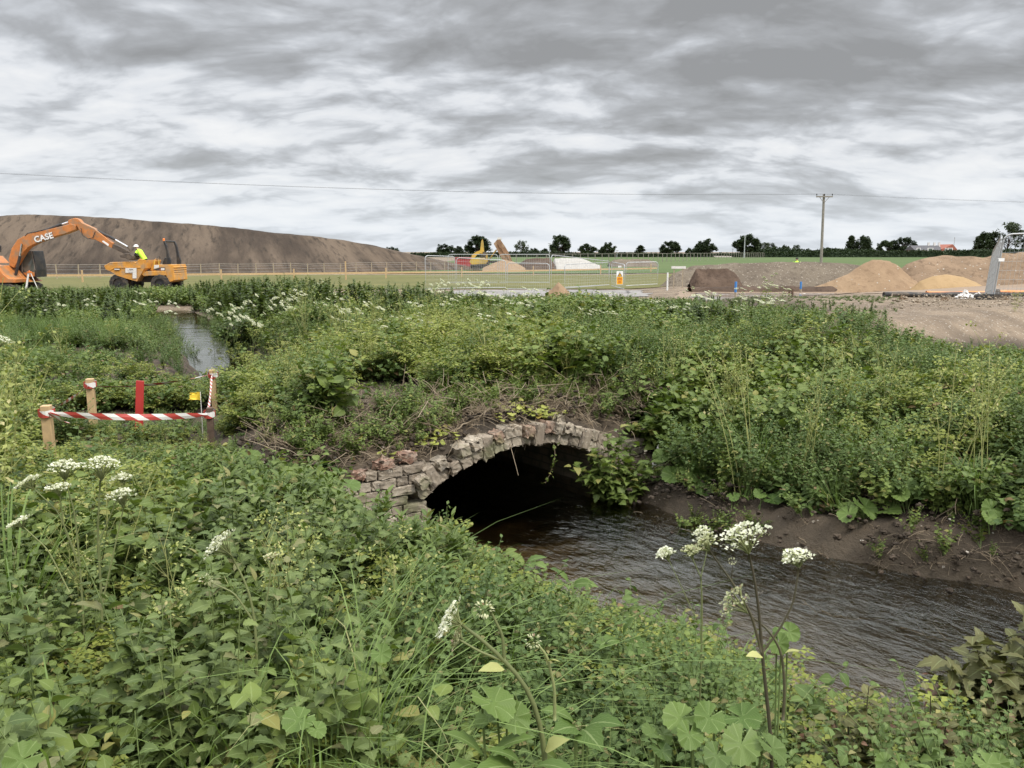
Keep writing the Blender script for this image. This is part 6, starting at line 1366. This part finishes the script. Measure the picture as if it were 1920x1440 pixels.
branch('short pale broken stick at the water edge behind the tall white flower', [on_bank(1443, 985, .2), on_bank(1436, 1005, .12), on_bank(1426, 1024, .05)], .012, 5, 0)
branch('tangled pale roots hanging over the water near the right end of the bank', [on_bank(1540, 1052, .05), on_bank(1585, 1062, .08), on_bank(1640, 1040, .15)], .009, 6, 3)
branch('thin root trailing on the low bank at the right edge', [on_bank(1690, 1078, .04), on_bank(1740, 1092, .06), on_bank(1810, 1060, .2)], .007, 7, 3)

# ------------------------------------------------------------------ single plants
PW = np.array([0, 0, 0.0])
def umbel(mb_s, mb_f, node, ax, R_, g, rays=14, cup=.45, petals=16, ps=.010, rr=.0016, wind=(0, 0, 0)):
    """stalked flat flower head: rays from the node, each ending in a small cluster"""
    ax = np.asarray(ax, float); ax /= np.linalg.norm(ax); M = frames(ax[None], None, (0.1, .3, .9) if abs(ax[2]) < .9 else (0, 1, .01))[0]
    for k in range(rays):
        rho = math.sqrt((k + .6) / rays); a = k * 2.4; off = M[:, 0] * cos(a) * rho * R_ + M[:, 2] * sin(a) * rho * R_; tip = np.asarray(node) + ax * R_ * cup * (1.15 - .35 * rho ** 2) * g.uniform(.92, 1.08) + off + np.asarray(wind) * R_
        mb_s.tube(bez(node, np.asarray(node) + ax * R_ * cup * .55 + off * .35, tip, 5), rr, 3, False, lf=(.5, .5, g.random()))
        n = petals; d = g.normal(0, 1, (n, 3)) + ax * 1.1; d /= np.linalg.norm(d, axis=1)[:, None]; cr = R_ * .27 * g.uniform(.8, 1.2); e = off / (np.linalg.norm(off) + 1e-6)
        q = g.uniform(0, 2 * pi, n); u = np.sqrt(g.random(n)); pos = tip + (M[:, 0][None] * np.cos(q)[:, None] + M[:, 2][None] * np.sin(q)[:, None]) * (u * cr)[:, None] + ax * (.25 * cr * (1 - u ** 2))[:, None]
        leaves(mb_f, 'tiny', pos - d * ps * .4, d * .35 + (pos - tip) / (cr + 1e-6) + ax * .15, ps * g.uniform(.8, 1.35, n), g, up=tuple(ax), width=1.35)
def bud(mb_f, p, ax, r, g, n=46):
    d = g.normal(0, 1, (n, 3)); d /= np.linalg.norm(d, axis=1)[:, None]; leaves(mb_f, 'tiny', np.asarray(p) + d * r * [1, 1, .7], d, r * .55 * g.uniform(.7, 1.2, n), g)
def stem_px(pts, Y):
    """points (px, py[, dY]) of a stalk standing at distance Y"""
    return np.array([at(p[0], p[1], Y + (p[2] if len(p) > 2 else 0)) for p in pts])
def smooth(P, n=16):
    P = np.asarray(P, float); t = np.linspace(0, 1, len(P)); s = np.linspace(0, 1, n); Q = np.stack([np.interp(s, t, P[:, i]) for i in range(3)], 1)
    for _ in range(2): Q[1:-1] = (Q[:-2] + 2 * Q[1:-1] + Q[2:]) / 4
    return Q
def hogweed(label, Y, stems, heads, seed, mat='stem_hogweed', sheaths=(), fol=0):
    """heads: (px, py, dY, node_px, node_py, radius m, kind)"""
    g = np.random.default_rng(seed); base = stem_px([stems[0][0][0]], Y)[0]; root = empty('hogweed', (base[0], Y, H1(base[0], Y)), label, 'flower'); o = np.array(root.location)
    for k, (pts, r0, r1) in enumerate(stems):
        P = stem_px(pts, Y)
        if k == 0 or pts[0][1] > 1380: P = np.concatenate([[[P[0][0], P[0][1], min(H1(P[0][0], P[0][1]), P[0][2]) - .05]], P])
        mb = MB(); Q = smooth(P); mb.tube(Q, np.linspace(r0, r1, len(Q)), 8, lf=(.5, .5, .3 * k % 1)); mb.build('stalk', MATS[mat], root, loc=o, smooth=True)
    for (px, py, dY, nx, ny, R_, kind) in heads:
        n_ = at(nx, ny, Y + dY); c = at(px, py, Y + dY); ax = c - n_; ax = ax / (np.linalg.norm(ax) + 1e-6); ax[1] -= .04
        ms, mf = MB(), MB()
        if kind == 'bud': bud(mf, c, ax, R_, g); mf.build('flower_bud', MATS['flower_bud'], root, loc=o)
        else:
            umbel(ms, mf, n_, ax, R_, g, {'full': 20, 'mid': 14, 'green': 12}[kind], max(.5, np.linalg.norm(c - n_) / R_), 13, .0085 if kind != 'green' else .007, .0016)
            f = mf.build('flower_head', MATS['flower_white' if kind != 'green' else 'flower_bud'], root, loc=o); ms.build('rays', MATS['stem_hogweed'], f, loc=o, smooth=True)
    for px, py, l, a in sheaths:
        p = at(px, py, Y); mb = MB(); leaves(mb, 'ov', p[None] - [[0, .01, .01]], np.array([[cos(a), -.3, sin(a)]]), l, g, width=.8); mb.build('sheath', MATS['stem_pale'], root, loc=o, smooth=True)
    return root
hogweed('tall hogweed with purple stalk and one wide white flower head over the brook, lower right', 2.05,
        [([(1452, 1440), (1440, 1330), (1428, 1220), (1424, 1150), (1415, 1085), (1404, 1038)], .0058, .0030), ([(1428, 1222), (1408, 1150), (1372, 1090), (1330, 1032)], .0040, .0022), ([(1430, 1222), (1462, 1180), (1488, 1130), (1498, 1064)], .0035, .0020), ([(1468, 1350), (1472, 1290), (1466, 1220), (1440, 1180), (1404, 1152)], .0045, .0022), ([(1372, 1086), (1373, 1060)], .0015, .0012)],
        [(1392, 1000, 0, 1404, 1040, .062, 'full'), (1493, 1040, .05, 1498, 1066, .036, 'mid'), (1318, 1018, 0, 1330, 1034, .030, 'green'), (1372, 1122, -.04, 1402, 1150, .040, 'green'), (1373, 1052, 0, 0, 0, .008, 'bud')], 1, 'stem_purple', ((1428, 1222, .05, 2.7), (1470, 1215, .04, .6)))
hogweed('slim hogweed with green unopened heads left of the purple-stalked one', 2.35,
        [([(1312, 1330), (1316, 1200), (1316, 1120), (1314, 1080)], .0034, .0022), ([(1314, 1082), (1304, 1060), (1298, 1046)], .002, .0015), ([(1314, 1082), (1322, 1050), (1326, 1030)], .002, .0014), ([(1300, 1150), (1275, 1095), (1254, 1050)], .0014, .001)],
        [(1296, 1030, 0, 1298, 1048, .026, 'green'), (1316, 998, .05, 1326, 1030, .026, 'mid'), (1247, 1034, .05, 1254, 1052, .024, 'mid')], 2, 'stem_hogweed')
hogweed('hogweed with a thick pale stalk curving left to pinkish half-open heads, bottom centre', 1.75,
        [([(1024, 1440), (1020, 1395), (1000, 1300), (948, 1240), (900, 1196), (866, 1172)], .0075, .0038), ([(946, 1238), (942, 1190), (920, 1146)], .0042, .0028), ([(946, 1240), (900, 1222), (862, 1200)], .0036, .0024), ([(1040, 1350), (1040, 1290), (1026, 1230), (1006, 1206)], .0040, .0026)],
        [(840, 1158, 0, 866, 1172, .044, 'mid'), (856, 1196, .02, 868, 1200, .026, 'green'), (908, 1142, 0, 0, 0, .017, 'bud'), (1000, 1202, 0, 0, 0, .014, 'bud')], 3, 'stem_hogweed', ((946, 1244, .06, 2.8), (1022, 1396, .07, .9), (1026, 1228, .03, .4)))
hogweed('hogweed with one white head tilted left, standing in the nettles left of centre', 2.5,
        [([(486, 1440), (480, 1320), (482, 1200), (470, 1110), (434, 1042)], .0062, .0032), ([(482, 1175), (440, 1112), (396, 1092)], .0036, .0022), ([(496, 1150), (506, 1090), (508, 1046)], .0026, .0018)],
        [(408, 1018, 0, 434, 1042, .052, 'full'), (386, 1086, 0, 0, 0, .016, 'bud'), (508, 1042, 0, 510, 1054, .020, 'green')], 4)
hogweed('spreading hogweed with a group of seven white heads at the far left', 3.1,
        [([(190, 1240), (192, 1130), (182, 1010), (188, 900)], .0065, .0034), ([(160, 1220), (150, 1060), (140, 960), (122, 900)], .0045, .0026), ([(190, 1140), (210, 1050), (232, 950)], .0042, .0024), ([(184, 1020), (210, 960), (232, 905)], .003, .002), ([(150, 1060), (110, 960), (62, 915)], .0034, .002), ([(150, 1062), (120, 990), (112, 925)], .003, .002), ([(130, 1110), (90, 1030), (44, 988)], .003, .002)],
        [(192, 866, 0, 190, 902, .062, 'full'), (122, 872, .1, 122, 902, .056, 'full'), (228, 924, -.05, 232, 952, .046, 'full'), (231, 893, .05, 233, 908, .034, 'mid'), (52, 901, 0, 62, 918, .044, 'full'), (110, 912, -.05, 112, 930, .042, 'mid'), (36, 976, -.1, 44, 990, .042, 'mid')], 5)
hogweed('hogweed head cut by the left edge above the taped square', 5.6, [([(-20, 800), (-6, 700), (-2, 650)], .006, .004)], [(2, 636, 0, -2, 652, .075, 'full')], 6)

# cow parsley: one kind with a stem, leaves and several heads, copied along the back of the bank
def parsley(seed, h=.95, nh=5, yellow=False):
    g = np.random.default_rng(seed); ms, mf, ml = MB(), MB(), MB(); heads = []; top = np.array([g.normal(.05, .04), g.normal(0, .05), h * .6]); P = bez((0, 0, 0), (0, 0, h * .35), top, 6); ms.tube(P, np.linspace(.0065, .0045, 6), 5, False, lf=(.5, .5, .4))
    for k in range(nh):
        if not yellow: mf = MB(); heads.append(mf)
        a = k * 2.4 + g.normal(0, .3); e = top + [cos(a) * h * .24 * g.uniform(.5, 1.2) + .05, sin(a) * h * .2, h * .40 * g.uniform(.55, 1.1)]; ms.tube(bez(top, (top + e) / 2 + [0, 0, -.03], e, 5), np.linspace(.004, .002, 5), 4, False, lf=(.5, .5, .6)); umbel(ms, mf, e, (g.normal(.28, .15), g.normal(-.15, .12), 1), (.060 if not yellow else .04) * g.uniform(.7, 1.2), g, 11, .5, 9, .017 if not yellow else .011, .002)
    for k in range(5): frond(ml, g, P[1 + k % 4] * 1.0, k * 2.4, .26, .5)
    return ms, (mf if yellow else heads), ml
CP = []
for v in range(4):
    ms, mf, ml = parsley(40 + v, .95, 4 + v % 3)
    a = ms.build('stem', MATS['stem_green'], link=False, smooth=True).data; b = [q.build('flower_head', MATS['flower_white'], link=False).data for q in mf]; c = bpy.data.meshes.new('leaf')
    tmp = ml.build('leaf', [MATS['leaf_fern'], MATS['stem_green']], link=False); CP.append((a, b, tmp.data))
def cow_parsley(px, py, Y, v, label, group, s=1.0, rz=0.0):
    t = at(px, py, Y); z0 = H1(t[0], Y); root = empty('cow_parsley', (t[0], Y, z0), label, 'flower', group, rz); k = min(max(.45, (t[2] - z0) / .95), 1.30) * s; root.scale = (.58, .58, k)
    for nm, me in [('stem', CP[v][0]), ('leaf', CP[v][2])] + [('flower_head', q) for q in CP[v][1]]: o = bpy.data.objects.new(nm, me); COL.objects.link(o); o.parent = root
def strew(n, x0, x1, ylo, yhi, Y0, Y1, label, group, seed):
    g = np.random.default_rng(seed)
    for k in range(n): f = g.random(); cow_parsley(g.uniform(x0, x1), yhi + (ylo - yhi) * f + g.normal(0, 3), Y1 + (Y0 - Y1) * f, int(g.integers(0, 4)), label, group, 1, g.uniform(-.7, .7))
strew(12, 30, 330, 585, 545, 18, 24, 'white cow parsley in the pale grass below the dumper', 'cow parsley below the dumper', 1)
strew(20, 390, 640, 590, 528, 14, 19, 'white cow parsley along the weedy crest left of the wire panels', 'cow parsley left of the wire panels', 2)
strew(24, 770, 1010, 575, 522, 13, 19, 'white cow parsley in front of the wire fence panels', 'cow parsley before the wire panels', 3)
strew(10, 1060, 1190, 590, 548, 13, 17, 'white cow parsley below the yellow hazard sign', 'cow parsley below the hazard sign', 4)
strew(26, 1190, 1480, 580, 535, 12.5, 18, 'white cow parsley before the gravel heap and puddle', 'cow parsley before the puddle', 5)
strew(14, 620, 1000, 655, 590, 11, 13.5, 'white cow parsley lower down, in the yellowish herbs over the bridge', 'cow parsley over the bridge', 6)
for k, (px, py, Y, lab) in enumerate(((632, 585, 11.5, 'cow parsley at the left of the cluster of big white heads over the bridge'), (662, 578, 11.6, 'biggest white cow parsley head in the cluster over the bridge'), (692, 572, 11.5, 'cow parsley at the right of the cluster of big white heads over the bridge'), (790, 616, 10.6, 'cow parsley with broad heads standing alone below the row of white flowers'), (1440, 508 + 12, 15.5, 'tallest cow parsley, its white head against the gravel heap'))):
    cow_parsley(px, py, Y, k % 4, lab, None, 1.05, .3 * k)
# yellowish parsnip-like plants
YP = []
for v in range(3):
    ms, mf, ml = parsley(70 + v, 1.0, 9, True)
    for k in range(3):
        g = np.random.default_rng(90 + v * 3 + k); a = g.uniform(0, 6.28); ms.tube(bez((cos(a) * .05, sin(a) * .05, 0), (cos(a) * .1, sin(a) * .1, .5), (cos(a) * .2, sin(a) * .2, .85), 6), np.linspace(.006, .003, 6), 5, False, lf=(.5, .5, .5)); umbel(ms, mf, (cos(a) * .2, sin(a) * .2, .85), (0.1, 0, 1), .05, g, 10, .5, 8, .012, .002)
    g = np.random.default_rng(170 + v); n = 220; z = g.uniform(.35, 1.0, n); r = .06 + .20 * z * np.sqrt(g.random(n)); a = g.uniform(0, 6.28, n); leaves(mf, 'tiny', np.stack([np.cos(a) * r, np.sin(a) * r, z], 1), g.normal(0, 1, (n, 3)) + [0, 0, .6], g.uniform(.014, .03, n), g)
    YP.append((ms.build('stem', MATS['stem_pale'], link=False, smooth=True).data, mf.build('seed_head', MATS['seed_pale'], link=False).data, ml.build('leaf', [MATS['leaf_fern'], MATS['stem_pale']], link=False).data))
def hit(px, py):
    for Y in np.arange(1.2, 60, .05):
        p = at(px, py, Y)
        if p[2] < H1(p[0], p[1]) and not ((sd_of(p[0], p[1])[1] < .6) and p[1] > 7.2): break
    return p[0], p[1]
def parsnip(px, py_base, py_top, v, label, zg=.7, group=None):
    x, y = hit(px, py_base); z0 = H1(x, y); root = empty('wild_parsnip', (x, y, z0 - .02), label, 'plant', group, v * 1.3 + px); t = at(px, py_top, y); k = max(.35, t[2] - z0); root.scale = (.8 * k + .1,) * 2 + (k,)
    for nm, me in zip(('stem', 'seed_head', 'leaf'), YP[v % 3]): o = bpy.data.objects.new(nm, me); COL.objects.link(o); o.parent = root
for k, (px, pb, pt, lab) in enumerate(((692, 715, 600, 'tall pale yellow-green plant standing over the left side of the arch'), (742, 690, 622, 'pale plant just right of the tall yellow-green one'), (868, 705, 615, 'thin pale yellow plant between the two tallest ones'), (918, 735, 600, 'tall pale yellow plant above the crown of the arch'), (820, 690, 630, 'small yellowish plant left of the thin pale one'), (600, 700, 620, 'yellowish plant right of the brook bend'), (520, 720, 640, 'yellow-green plant standing right of the taped square'), (470, 760, 655, 'yellow-green plant near the far right tape post'), (560, 790, 690, 'yellow-green plant left of the bare earth slope'), (500, 840, 745, 'forked pale plant in front of the bank left of the pier'), (640, 800, 745, 'small seeding plant with thin stalks by the bare slope'), (1320, 740, 630, 'pale seeding plant right of the lone yellow flag'), (1395, 700, 625, 'pale seeding plant on the bank right of the flag, further off'), (1885, 770, 670, 'pale branching plant at the right edge above the brown scrape'), (1545, 800, 720, 'small seeding plant in the middle of the right bank'), (30, 720, 640, 'yellow-green plant at the left edge above the taped square'), (120, 690, 610, 'yellow-green plant in the left bank beyond the tape'), (215, 660, 600, 'yellow-green plant further up the left bank'), (60, 850, 690, 'yellow-green plant left of the nearest tape post'), (980, 690, 600, 'tall dull plant above the right part of the arch'))):
    parsnip(px, pb, pt, k, lab, .75 if px > 560 else .4)
# a near one with a curved stalk at the left edge
parsnip(70, 1290, 1090, 1, 'near seeding plant with curved pale stalks at the left edge', .5)

# broad-leaved plants
def broadleaf(label, px, py, Y, leaf_px, h, seed, n=4, mat='leaf_broad', face=-.5, name='butterbur'):
    """a clump of large round leaves on stalks. leaf_px: leaf width in the picture; py: middle of the leaves"""
    g = np.random.default_rng(seed); Y = Y - (.16 if Y > 4 else .06); leaf_px = leaf_px * (1.3 if Y > 4 else 1); py = py + (6 if Y > 4 else 0); t = at(px, py, Y); z0 = H1(t[0], Y); root = empty(name, (t[0], Y, z0), label, 'plant'); o = np.array(root.location); V0, F0, L0 = LVR; w = leaf_px / FPX * Y * (1.45 if Y < 2.5 else 1.1)
    for k in range(n):
        a = k * 2.4 + seed; c = t + [cos(a) * w * .75 * (k > 0), sin(a) * w * .45 * (k > 0), -abs(sin(a)) * w * .3 * (k > 0)]; s = w * g.uniform(.75, 1.1) * (1 if k == 0 else .85)
        nd = np.array([g.normal(0, .35), face + g.normal(0, .25), 1.0]); nd /= np.linalg.norm(nd); y = np.array([cos(a + .5), -.7 + .4 * sin(a), -.25]); y -= nd * (y @ nd); y /= np.linalg.norm(y); x = np.cross(y, nd); M = np.stack([x, y, nd], 1)
        L = L0.copy(); L[:, 2] = g.random(); base = c - M @ np.array([0, .36 * s, 0]); mb = MB(); mb.add(V0 * s * [1, 1, 1] @ M.T + base, F0, L); lf = mb.build('leaf', MATS[mat], root, loc=o, smooth=True)
        mb = MB(); f = o + [g.normal(0, .02), g.normal(0, .02), -.03]; mb.tube(bez(f, (f + base) / 2 + [0, 0, .04], base, 6), np.linspace(.0045, .003, 6) * (w / .12) ** .5, 5, lf=(.5, .5, .5)); mb.build('stalk', MATS['stem_green'], lf, loc=o, smooth=True)
LVR = roundleaf()
BL = [(500, 915, 5.2, 46, 4, 'pale round-leaved butterbur left of the brick pier, largest of that clump'), (570, 940, 5.0, 44, 4, 'butterbur with round leaves nearest the water left of the pier'), (455, 920, 5.6, 36, 3, 'butterbur clump furthest left on the near bank'), (612, 900, 5.6, 40, 4, 'butterbur hanging in front of the brick pier'), (640, 940, 5.4, 34, 3, 'small butterbur at the foot of the brick pier'), (760, 985, 5.0, 38, 2, 'bright pair of round leaves on the near bank below the pier'), (560, 860, 6.4, 40, 3, 'butterbur at the top of the near bank behind the pier clump'),
      (470, 850, 6.3, 32, 3, 'butterbur with pale leaf undersides under the tape corner'), (1300, 880, 7.1, 40, 3, 'round leaves at the top of the cut bank right of the arch'), (1225, 880, 7.4, 34, 3, 'butterbur leaves hanging beside the right end of the arch'), (1276, 848, 7.5, 34, 4, 'round leaves above the cut bank by the arch'), (1425, 920, 6.5, 26, 2, 'pair of small round leaves low on the bare cut bank'), (1375, 925, 6.6, 22, 2, 'single small round leaf plant on the bare bank left of the pair'), (1622, 945, 6.0, 40, 5, 'large clump of round leaves hanging over the bare bank'), (1565, 910, 6.3, 24, 3, 'small round leaves left of the large hanging clump'), (1700, 905, 6.0, 34, 5, 'yellow-green round leaves right of the large hanging clump'), (1860, 948, 5.6, 30, 3, 'round leaves low on the bank near the right edge'), (1780, 880, 6.3, 28, 3, 'round leaves in the bank herbs near the right edge'), (1190, 800, 8.3, 30, 3, 'broad leaves in the weeds above the right end of the arch'), (1335, 805, 8.0, 30, 4, 'broad leaves in the weeds above the cut bank'),
      (925, 1318, 1.75, 66, 1, 'large pale toothed round leaf, bottom centre'), (965, 1345, 1.75, 50, 2, 'broad leaves just right of the large round leaf, bottom centre'), (1330, 1345, 1.8, 62, 4, 'broad dark leaves at the foot of the purple-stalked hogweed'), (1225, 1375, 1.8, 46, 3, 'broad dull leaves at the bottom left of the purple-stalked hogweed'), (1690, 1430, 1.6, 40, 3, 'bright toothed leaves at the bottom edge below the brook'), (1850, 1432, 1.65, 42, 3, 'toothed leaves in the bottom right corner'), (1480, 1185, 2.2, 40, 3, 'hogweed leaves beside the purple stalk'), (715, 1225, 2.2, 32, 1, 'single small round leaf among the grasses, bottom centre left'), (1390, 1395, 1.6, 58, 3, 'yellowish broad leaves at the very bottom below the purple stalk'), (40, 1425, 1.5, 70, 2, 'large pale leaf in the bottom left corner'), (560, 1350, 1.8, 44, 3, 'ivy-like broad leaves at the foot of the tilted hogweed')]
for k, (px, py, Y, lw, n, lab) in enumerate(BL): broadleaf(lab, px, py, Y, lw, .3, 300 + k, n, 'leaf_broad' if k % 5 != 3 or Y > 3 else 'leaf_bramble')
# docks: long leaves, bottom centre
def dock(label, px, py, Y, l_px, seed, n=5):
    g = np.random.default_rng(seed); t = at(px, py, Y); z0 = H1(t[0], Y); root = empty('dock_plant', (t[0], Y, z0), label, 'plant'); o = np.array(root.location); L = l_px / FPX * Y
    for k in range(n):
        a = k * 2.4 + seed; d = np.array([cos(a) * .7, -.5 + .5 * sin(a), g.uniform(.25, 1.0)]); mb = MB(); b = t + [cos(a) * .02, sin(a) * .02, -L * .45]; leaves(mb, 'big', b[None], d[None], L * g.uniform(.75, 1.15), g, np.array([g.normal(0, .3)])); lf = mb.build('leaf', MATS['leaf_broad'], root, loc=o, smooth=True)
        mb = MB(); mb.tube([o - [0, 0, .03], b], .003, 5, lf=(.5, .5, .5)); mb.build('stalk', MATS['stem_green'], lf, loc=o)
dock('dock with long upright bright leaves, bottom centre', 910, 1395, 1.65, 90, 1); dock('dock with broad upward leaves right of the large round leaf', 985, 1410, 1.6, 90, 2); dock('pale dock leaf by the brook edge left of the purple stalk', 1170, 1175, 2.9, 66, 3, 3); dock('pale sow-thistle like leaves in the middle of the near bank', 1090, 1330, 2.0, 80, 4, 4); dock('small dock by the water below the arch', 985, 1040, 4.9, 42, 5, 4); dock('pale-leaved plant reaching over the water edge', 1070, 1080, 4.5, 40, 6, 4)
# shrubs
def shrub(label, px, py, Y, w_px, h_top, mat, seed, kind='ov', lsz=.06, n=26, per=22, name='shrub'):
    g = np.random.default_rng(seed); t = at(px, py, Y); z0 = H1(t[0], Y); root = empty(name, (t[0], Y, z0), label, 'shrub'); o = np.array(root.location); H_ = max(.2, at(px, h_top, Y)[2] - z0); W = w_px / FPX * Y / 2; ms, ml = MB(), MB()
    for k in range(n):
        a = k * 2.4 + g.normal(0, .2); f = math.sqrt((k + .5) / n); e = o + [cos(a) * W * f, sin(a) * W * f * .7, H_ * g.uniform(.55, 1.05) * (1 - .35 * f)]; P = bez(o + [cos(a) * .04, sin(a) * .04, -.04], o + [cos(a) * W * f * .5, sin(a) * W * f * .3, H_ * .5], e, 7); ms.tube(P, np.linspace(.006, .0018, 7), 4, False, lf=(.5, .5, g.random()))
        q = np.linspace(.3, 1, per); pp = np.stack([np.interp(q, np.linspace(0, 1, 7), P[:, i]) for i in range(3)], 1) + g.normal(0, .012, (per, 3)); az = np.arange(per) * 2.4 + a; leaves(ml, kind, pp, azd(az, g.normal(.25, .35, per)), lsz * g.uniform(.65, 1.25, per), g)
    ms.build('stems', MATS['stem_purple' if mat == 'leaf_red' else 'stem_green'], root, loc=o); ml.build('foliage', MATS[mat], root, loc=o, smooth=True)
shrub('bright leafy shrub hanging over the right end of the arch to the water', 1152, 900, 7.2, 165, 795, 'leaf_herb', 1, 'nettle', .085, 40, 22); shrub('second leafy shrub on the bank just right of the one over the arch', 1235, 850, 7.9, 140, 770, 'leaf_herb', 2, 'nettle', .08, 26, 20)
shrub('dark bramble overhanging the outer end of the brick pier', 612, 880, 6.05, 110, 830, 'leaf_bramble', 11, 'ov', .06, 26, 16); shrub('low bramble on the earth slope between the tape square and the pier', 500, 850, 7.6, 150, 800, 'leaf_herb', 12, 'ov_lo', .055, 30, 16)
shrub('dark green bush beside the upper brook, right of its bend', 452, 640, 18.0, 110, 565, 'leaf_nettle', 3, 'ov_lo', .10, 40, 30); shrub('dense dark bush in the weeds right of the sand cone', 1105, 630, 14.5, 120, 556, 'leaf_nettle', 4, 'ov_lo', .085, 46, 34)
shrub('reddish brown leafy shrub rising from the bottom right corner', 1895, 1330, 3.0, 330, 1095, 'leaf_red', 5, 'nettle', .072, 44, 30); shrub('reddish herb clump at the water edge in the lower right', 1760, 1400, 2.5, 200, 1280, 'leaf_red', 6, 'ov', .045, 26, 24); shrub('low reddish clump left of the corner shrub', 1610, 1400, 2.4, 150, 1270, 'leaf_red', 7, 'ov', .04, 20, 22)
shrub('small pale-leaved sprig leaning over the water below the pier', 830, 1010, 5.6, 110, 945, 'leaf_bramble', 8, 'tiny', .03, 14, 20); shrub('leafy sprig with pale leaf backs at the water edge, middle of the near bank', 930, 1090, 4.6, 110, 1010, 'leaf_herb', 9, 'ov', .06, 12, 12)
# big grass clumps
def clump(label, px, py_base, Y, top, n, seed, w, bend=.8, lean=(0, 0), mat='grass_blade'):
    t = at(px, py_base, Y); z0 = H1(t[0], Y); H_ = max(.2, at(px, top, Y)[2] - z0); mb, ms = p_grass(np.random.default_rng(seed), n, H_ * 1.15, bend, mat, w, lean); o = mb.build('grass_clump', MATS[mat]); o.location = (t[0], Y, z0); tag(o, label, 'grass')
clump('large clump of broad arching grass on the right bank', 1410, 900, 7.4, 765, 110, 1, .016, 1.0); clump('second arching grass clump at the foot of the large one', 1360, 905, 7.0, 830, 50, 2, .013, 1.0)
clump('bent pale grass sweeping right, bottom left of centre', 620, 1330, 2.1, 1130, 60, 3, .007, 1.1, (.7, -.2)); clump('tall thin grass with upright blades left of the pale-stalked hogweed', 700, 1300, 2.3, 1080, 46, 4, .006, .7, (.3, 0)); clump('drooping grass under the tilted hogweed', 470, 1300, 2.2, 1165, 50, 5, .007, 1.2, (.8, -.2)); clump('broad grey-green grass at the left edge', 12, 1060, 3.3, 900, 50, 6, .012, .8, (.2, 0)); clump('single curved grass tuft near the left edge', 105, 1330, 2.0, 1210, 16, 7, .009, .8); clump('thin grass tuft among the nettles right of the tilted hogweed', 575, 1220, 2.7, 1090, 26, 8, .006, .9, (.5, 0)); clump('grass tuft leaning right beside the large round leaf', 780, 1340, 1.9, 1195, 40, 9, .006, 1.0, (.6, -.1)); clump('small grass tuft on the near bank below the tape', 350, 1020, 4.4, 960, 22, 10, .008, 1.0, (.6, 0))
# small yellow-green leaves creeping on the earth over the arch
def creepers():
    g = np.random.default_rng(21); mb = MB(); S = np.concatenate([g.normal(-.15, .1, 7), g.normal(.15, .1, 10), g.normal(.32, .1, 14), g.normal(-.75, .12, 12), g.uniform(-1.5, 1.3, 34), g.normal(.05, .05, 8)]); D = np.concatenate([g.uniform(.1, .8, 7), g.uniform(.08, .3, 10), g.uniform(.05, .2, 14), g.uniform(.05, .25, 12), g.uniform(.1, 1.0, 34), g.uniform(.3, 1.0, 8)])
    top = Hf(*fp(S, np.maximum(D, .8), 0)[:, :2].T); ext = np.where(np.abs(S) < SPAN + .16, ZC + np.sqrt(np.maximum((RAD + RING) ** 2 - S ** 2, 0)), .54); k = np.clip((D - .03) / 1.12 * 1.3, 0, 1) ** .6; P = fp(S, D, ext * (1 - k) + top * k + .035)
    for p in P:
        m = 5; a = g.uniform(0, 6.28, m); leaves(mb, 'ov', p + g.normal(0, .02, (m, 3)), np.stack([np.cos(a), np.sin(a) - .6, g.uniform(-.2, .5, m)], 1), g.uniform(.03, .06, m), g, width=1.7)
    return tag(mb.build('creeping_leaves', MATS['leaf_yellow'], smooth=True), 'small yellow-green leaves creeping over the bare earth above the arch', 'creeper', kind='stuff')
creepers()
def trailing():
    g = np.random.default_rng(5); root = empty('trailing_stem', fp(.36, -.02, .535), 'leafy stem trailing down from the arch crown over the dark water', 'plant'); o = np.array(root.location); P = smooth([o, o + [.02, -.02, -.12], o + [-.02, -.03, -.26], o + [-.07, -.04, -.36]], 12); mb = MB(); mb.tube(P, .003, 5, lf=(.5, .5, .5)); mb.build('stem', MATS['dry_stalk'], root, loc=o)
    mb = MB(); n = 26; q = g.integers(1, 12, n); leaves(mb, 'ov', P[q] + g.normal(0, .012, (n, 3)), g.normal(0, 1, (n, 3)), g.uniform(.02, .04, n), g); mb.build('foliage', MATS['leaf_herb'], root, loc=o)
trailing()
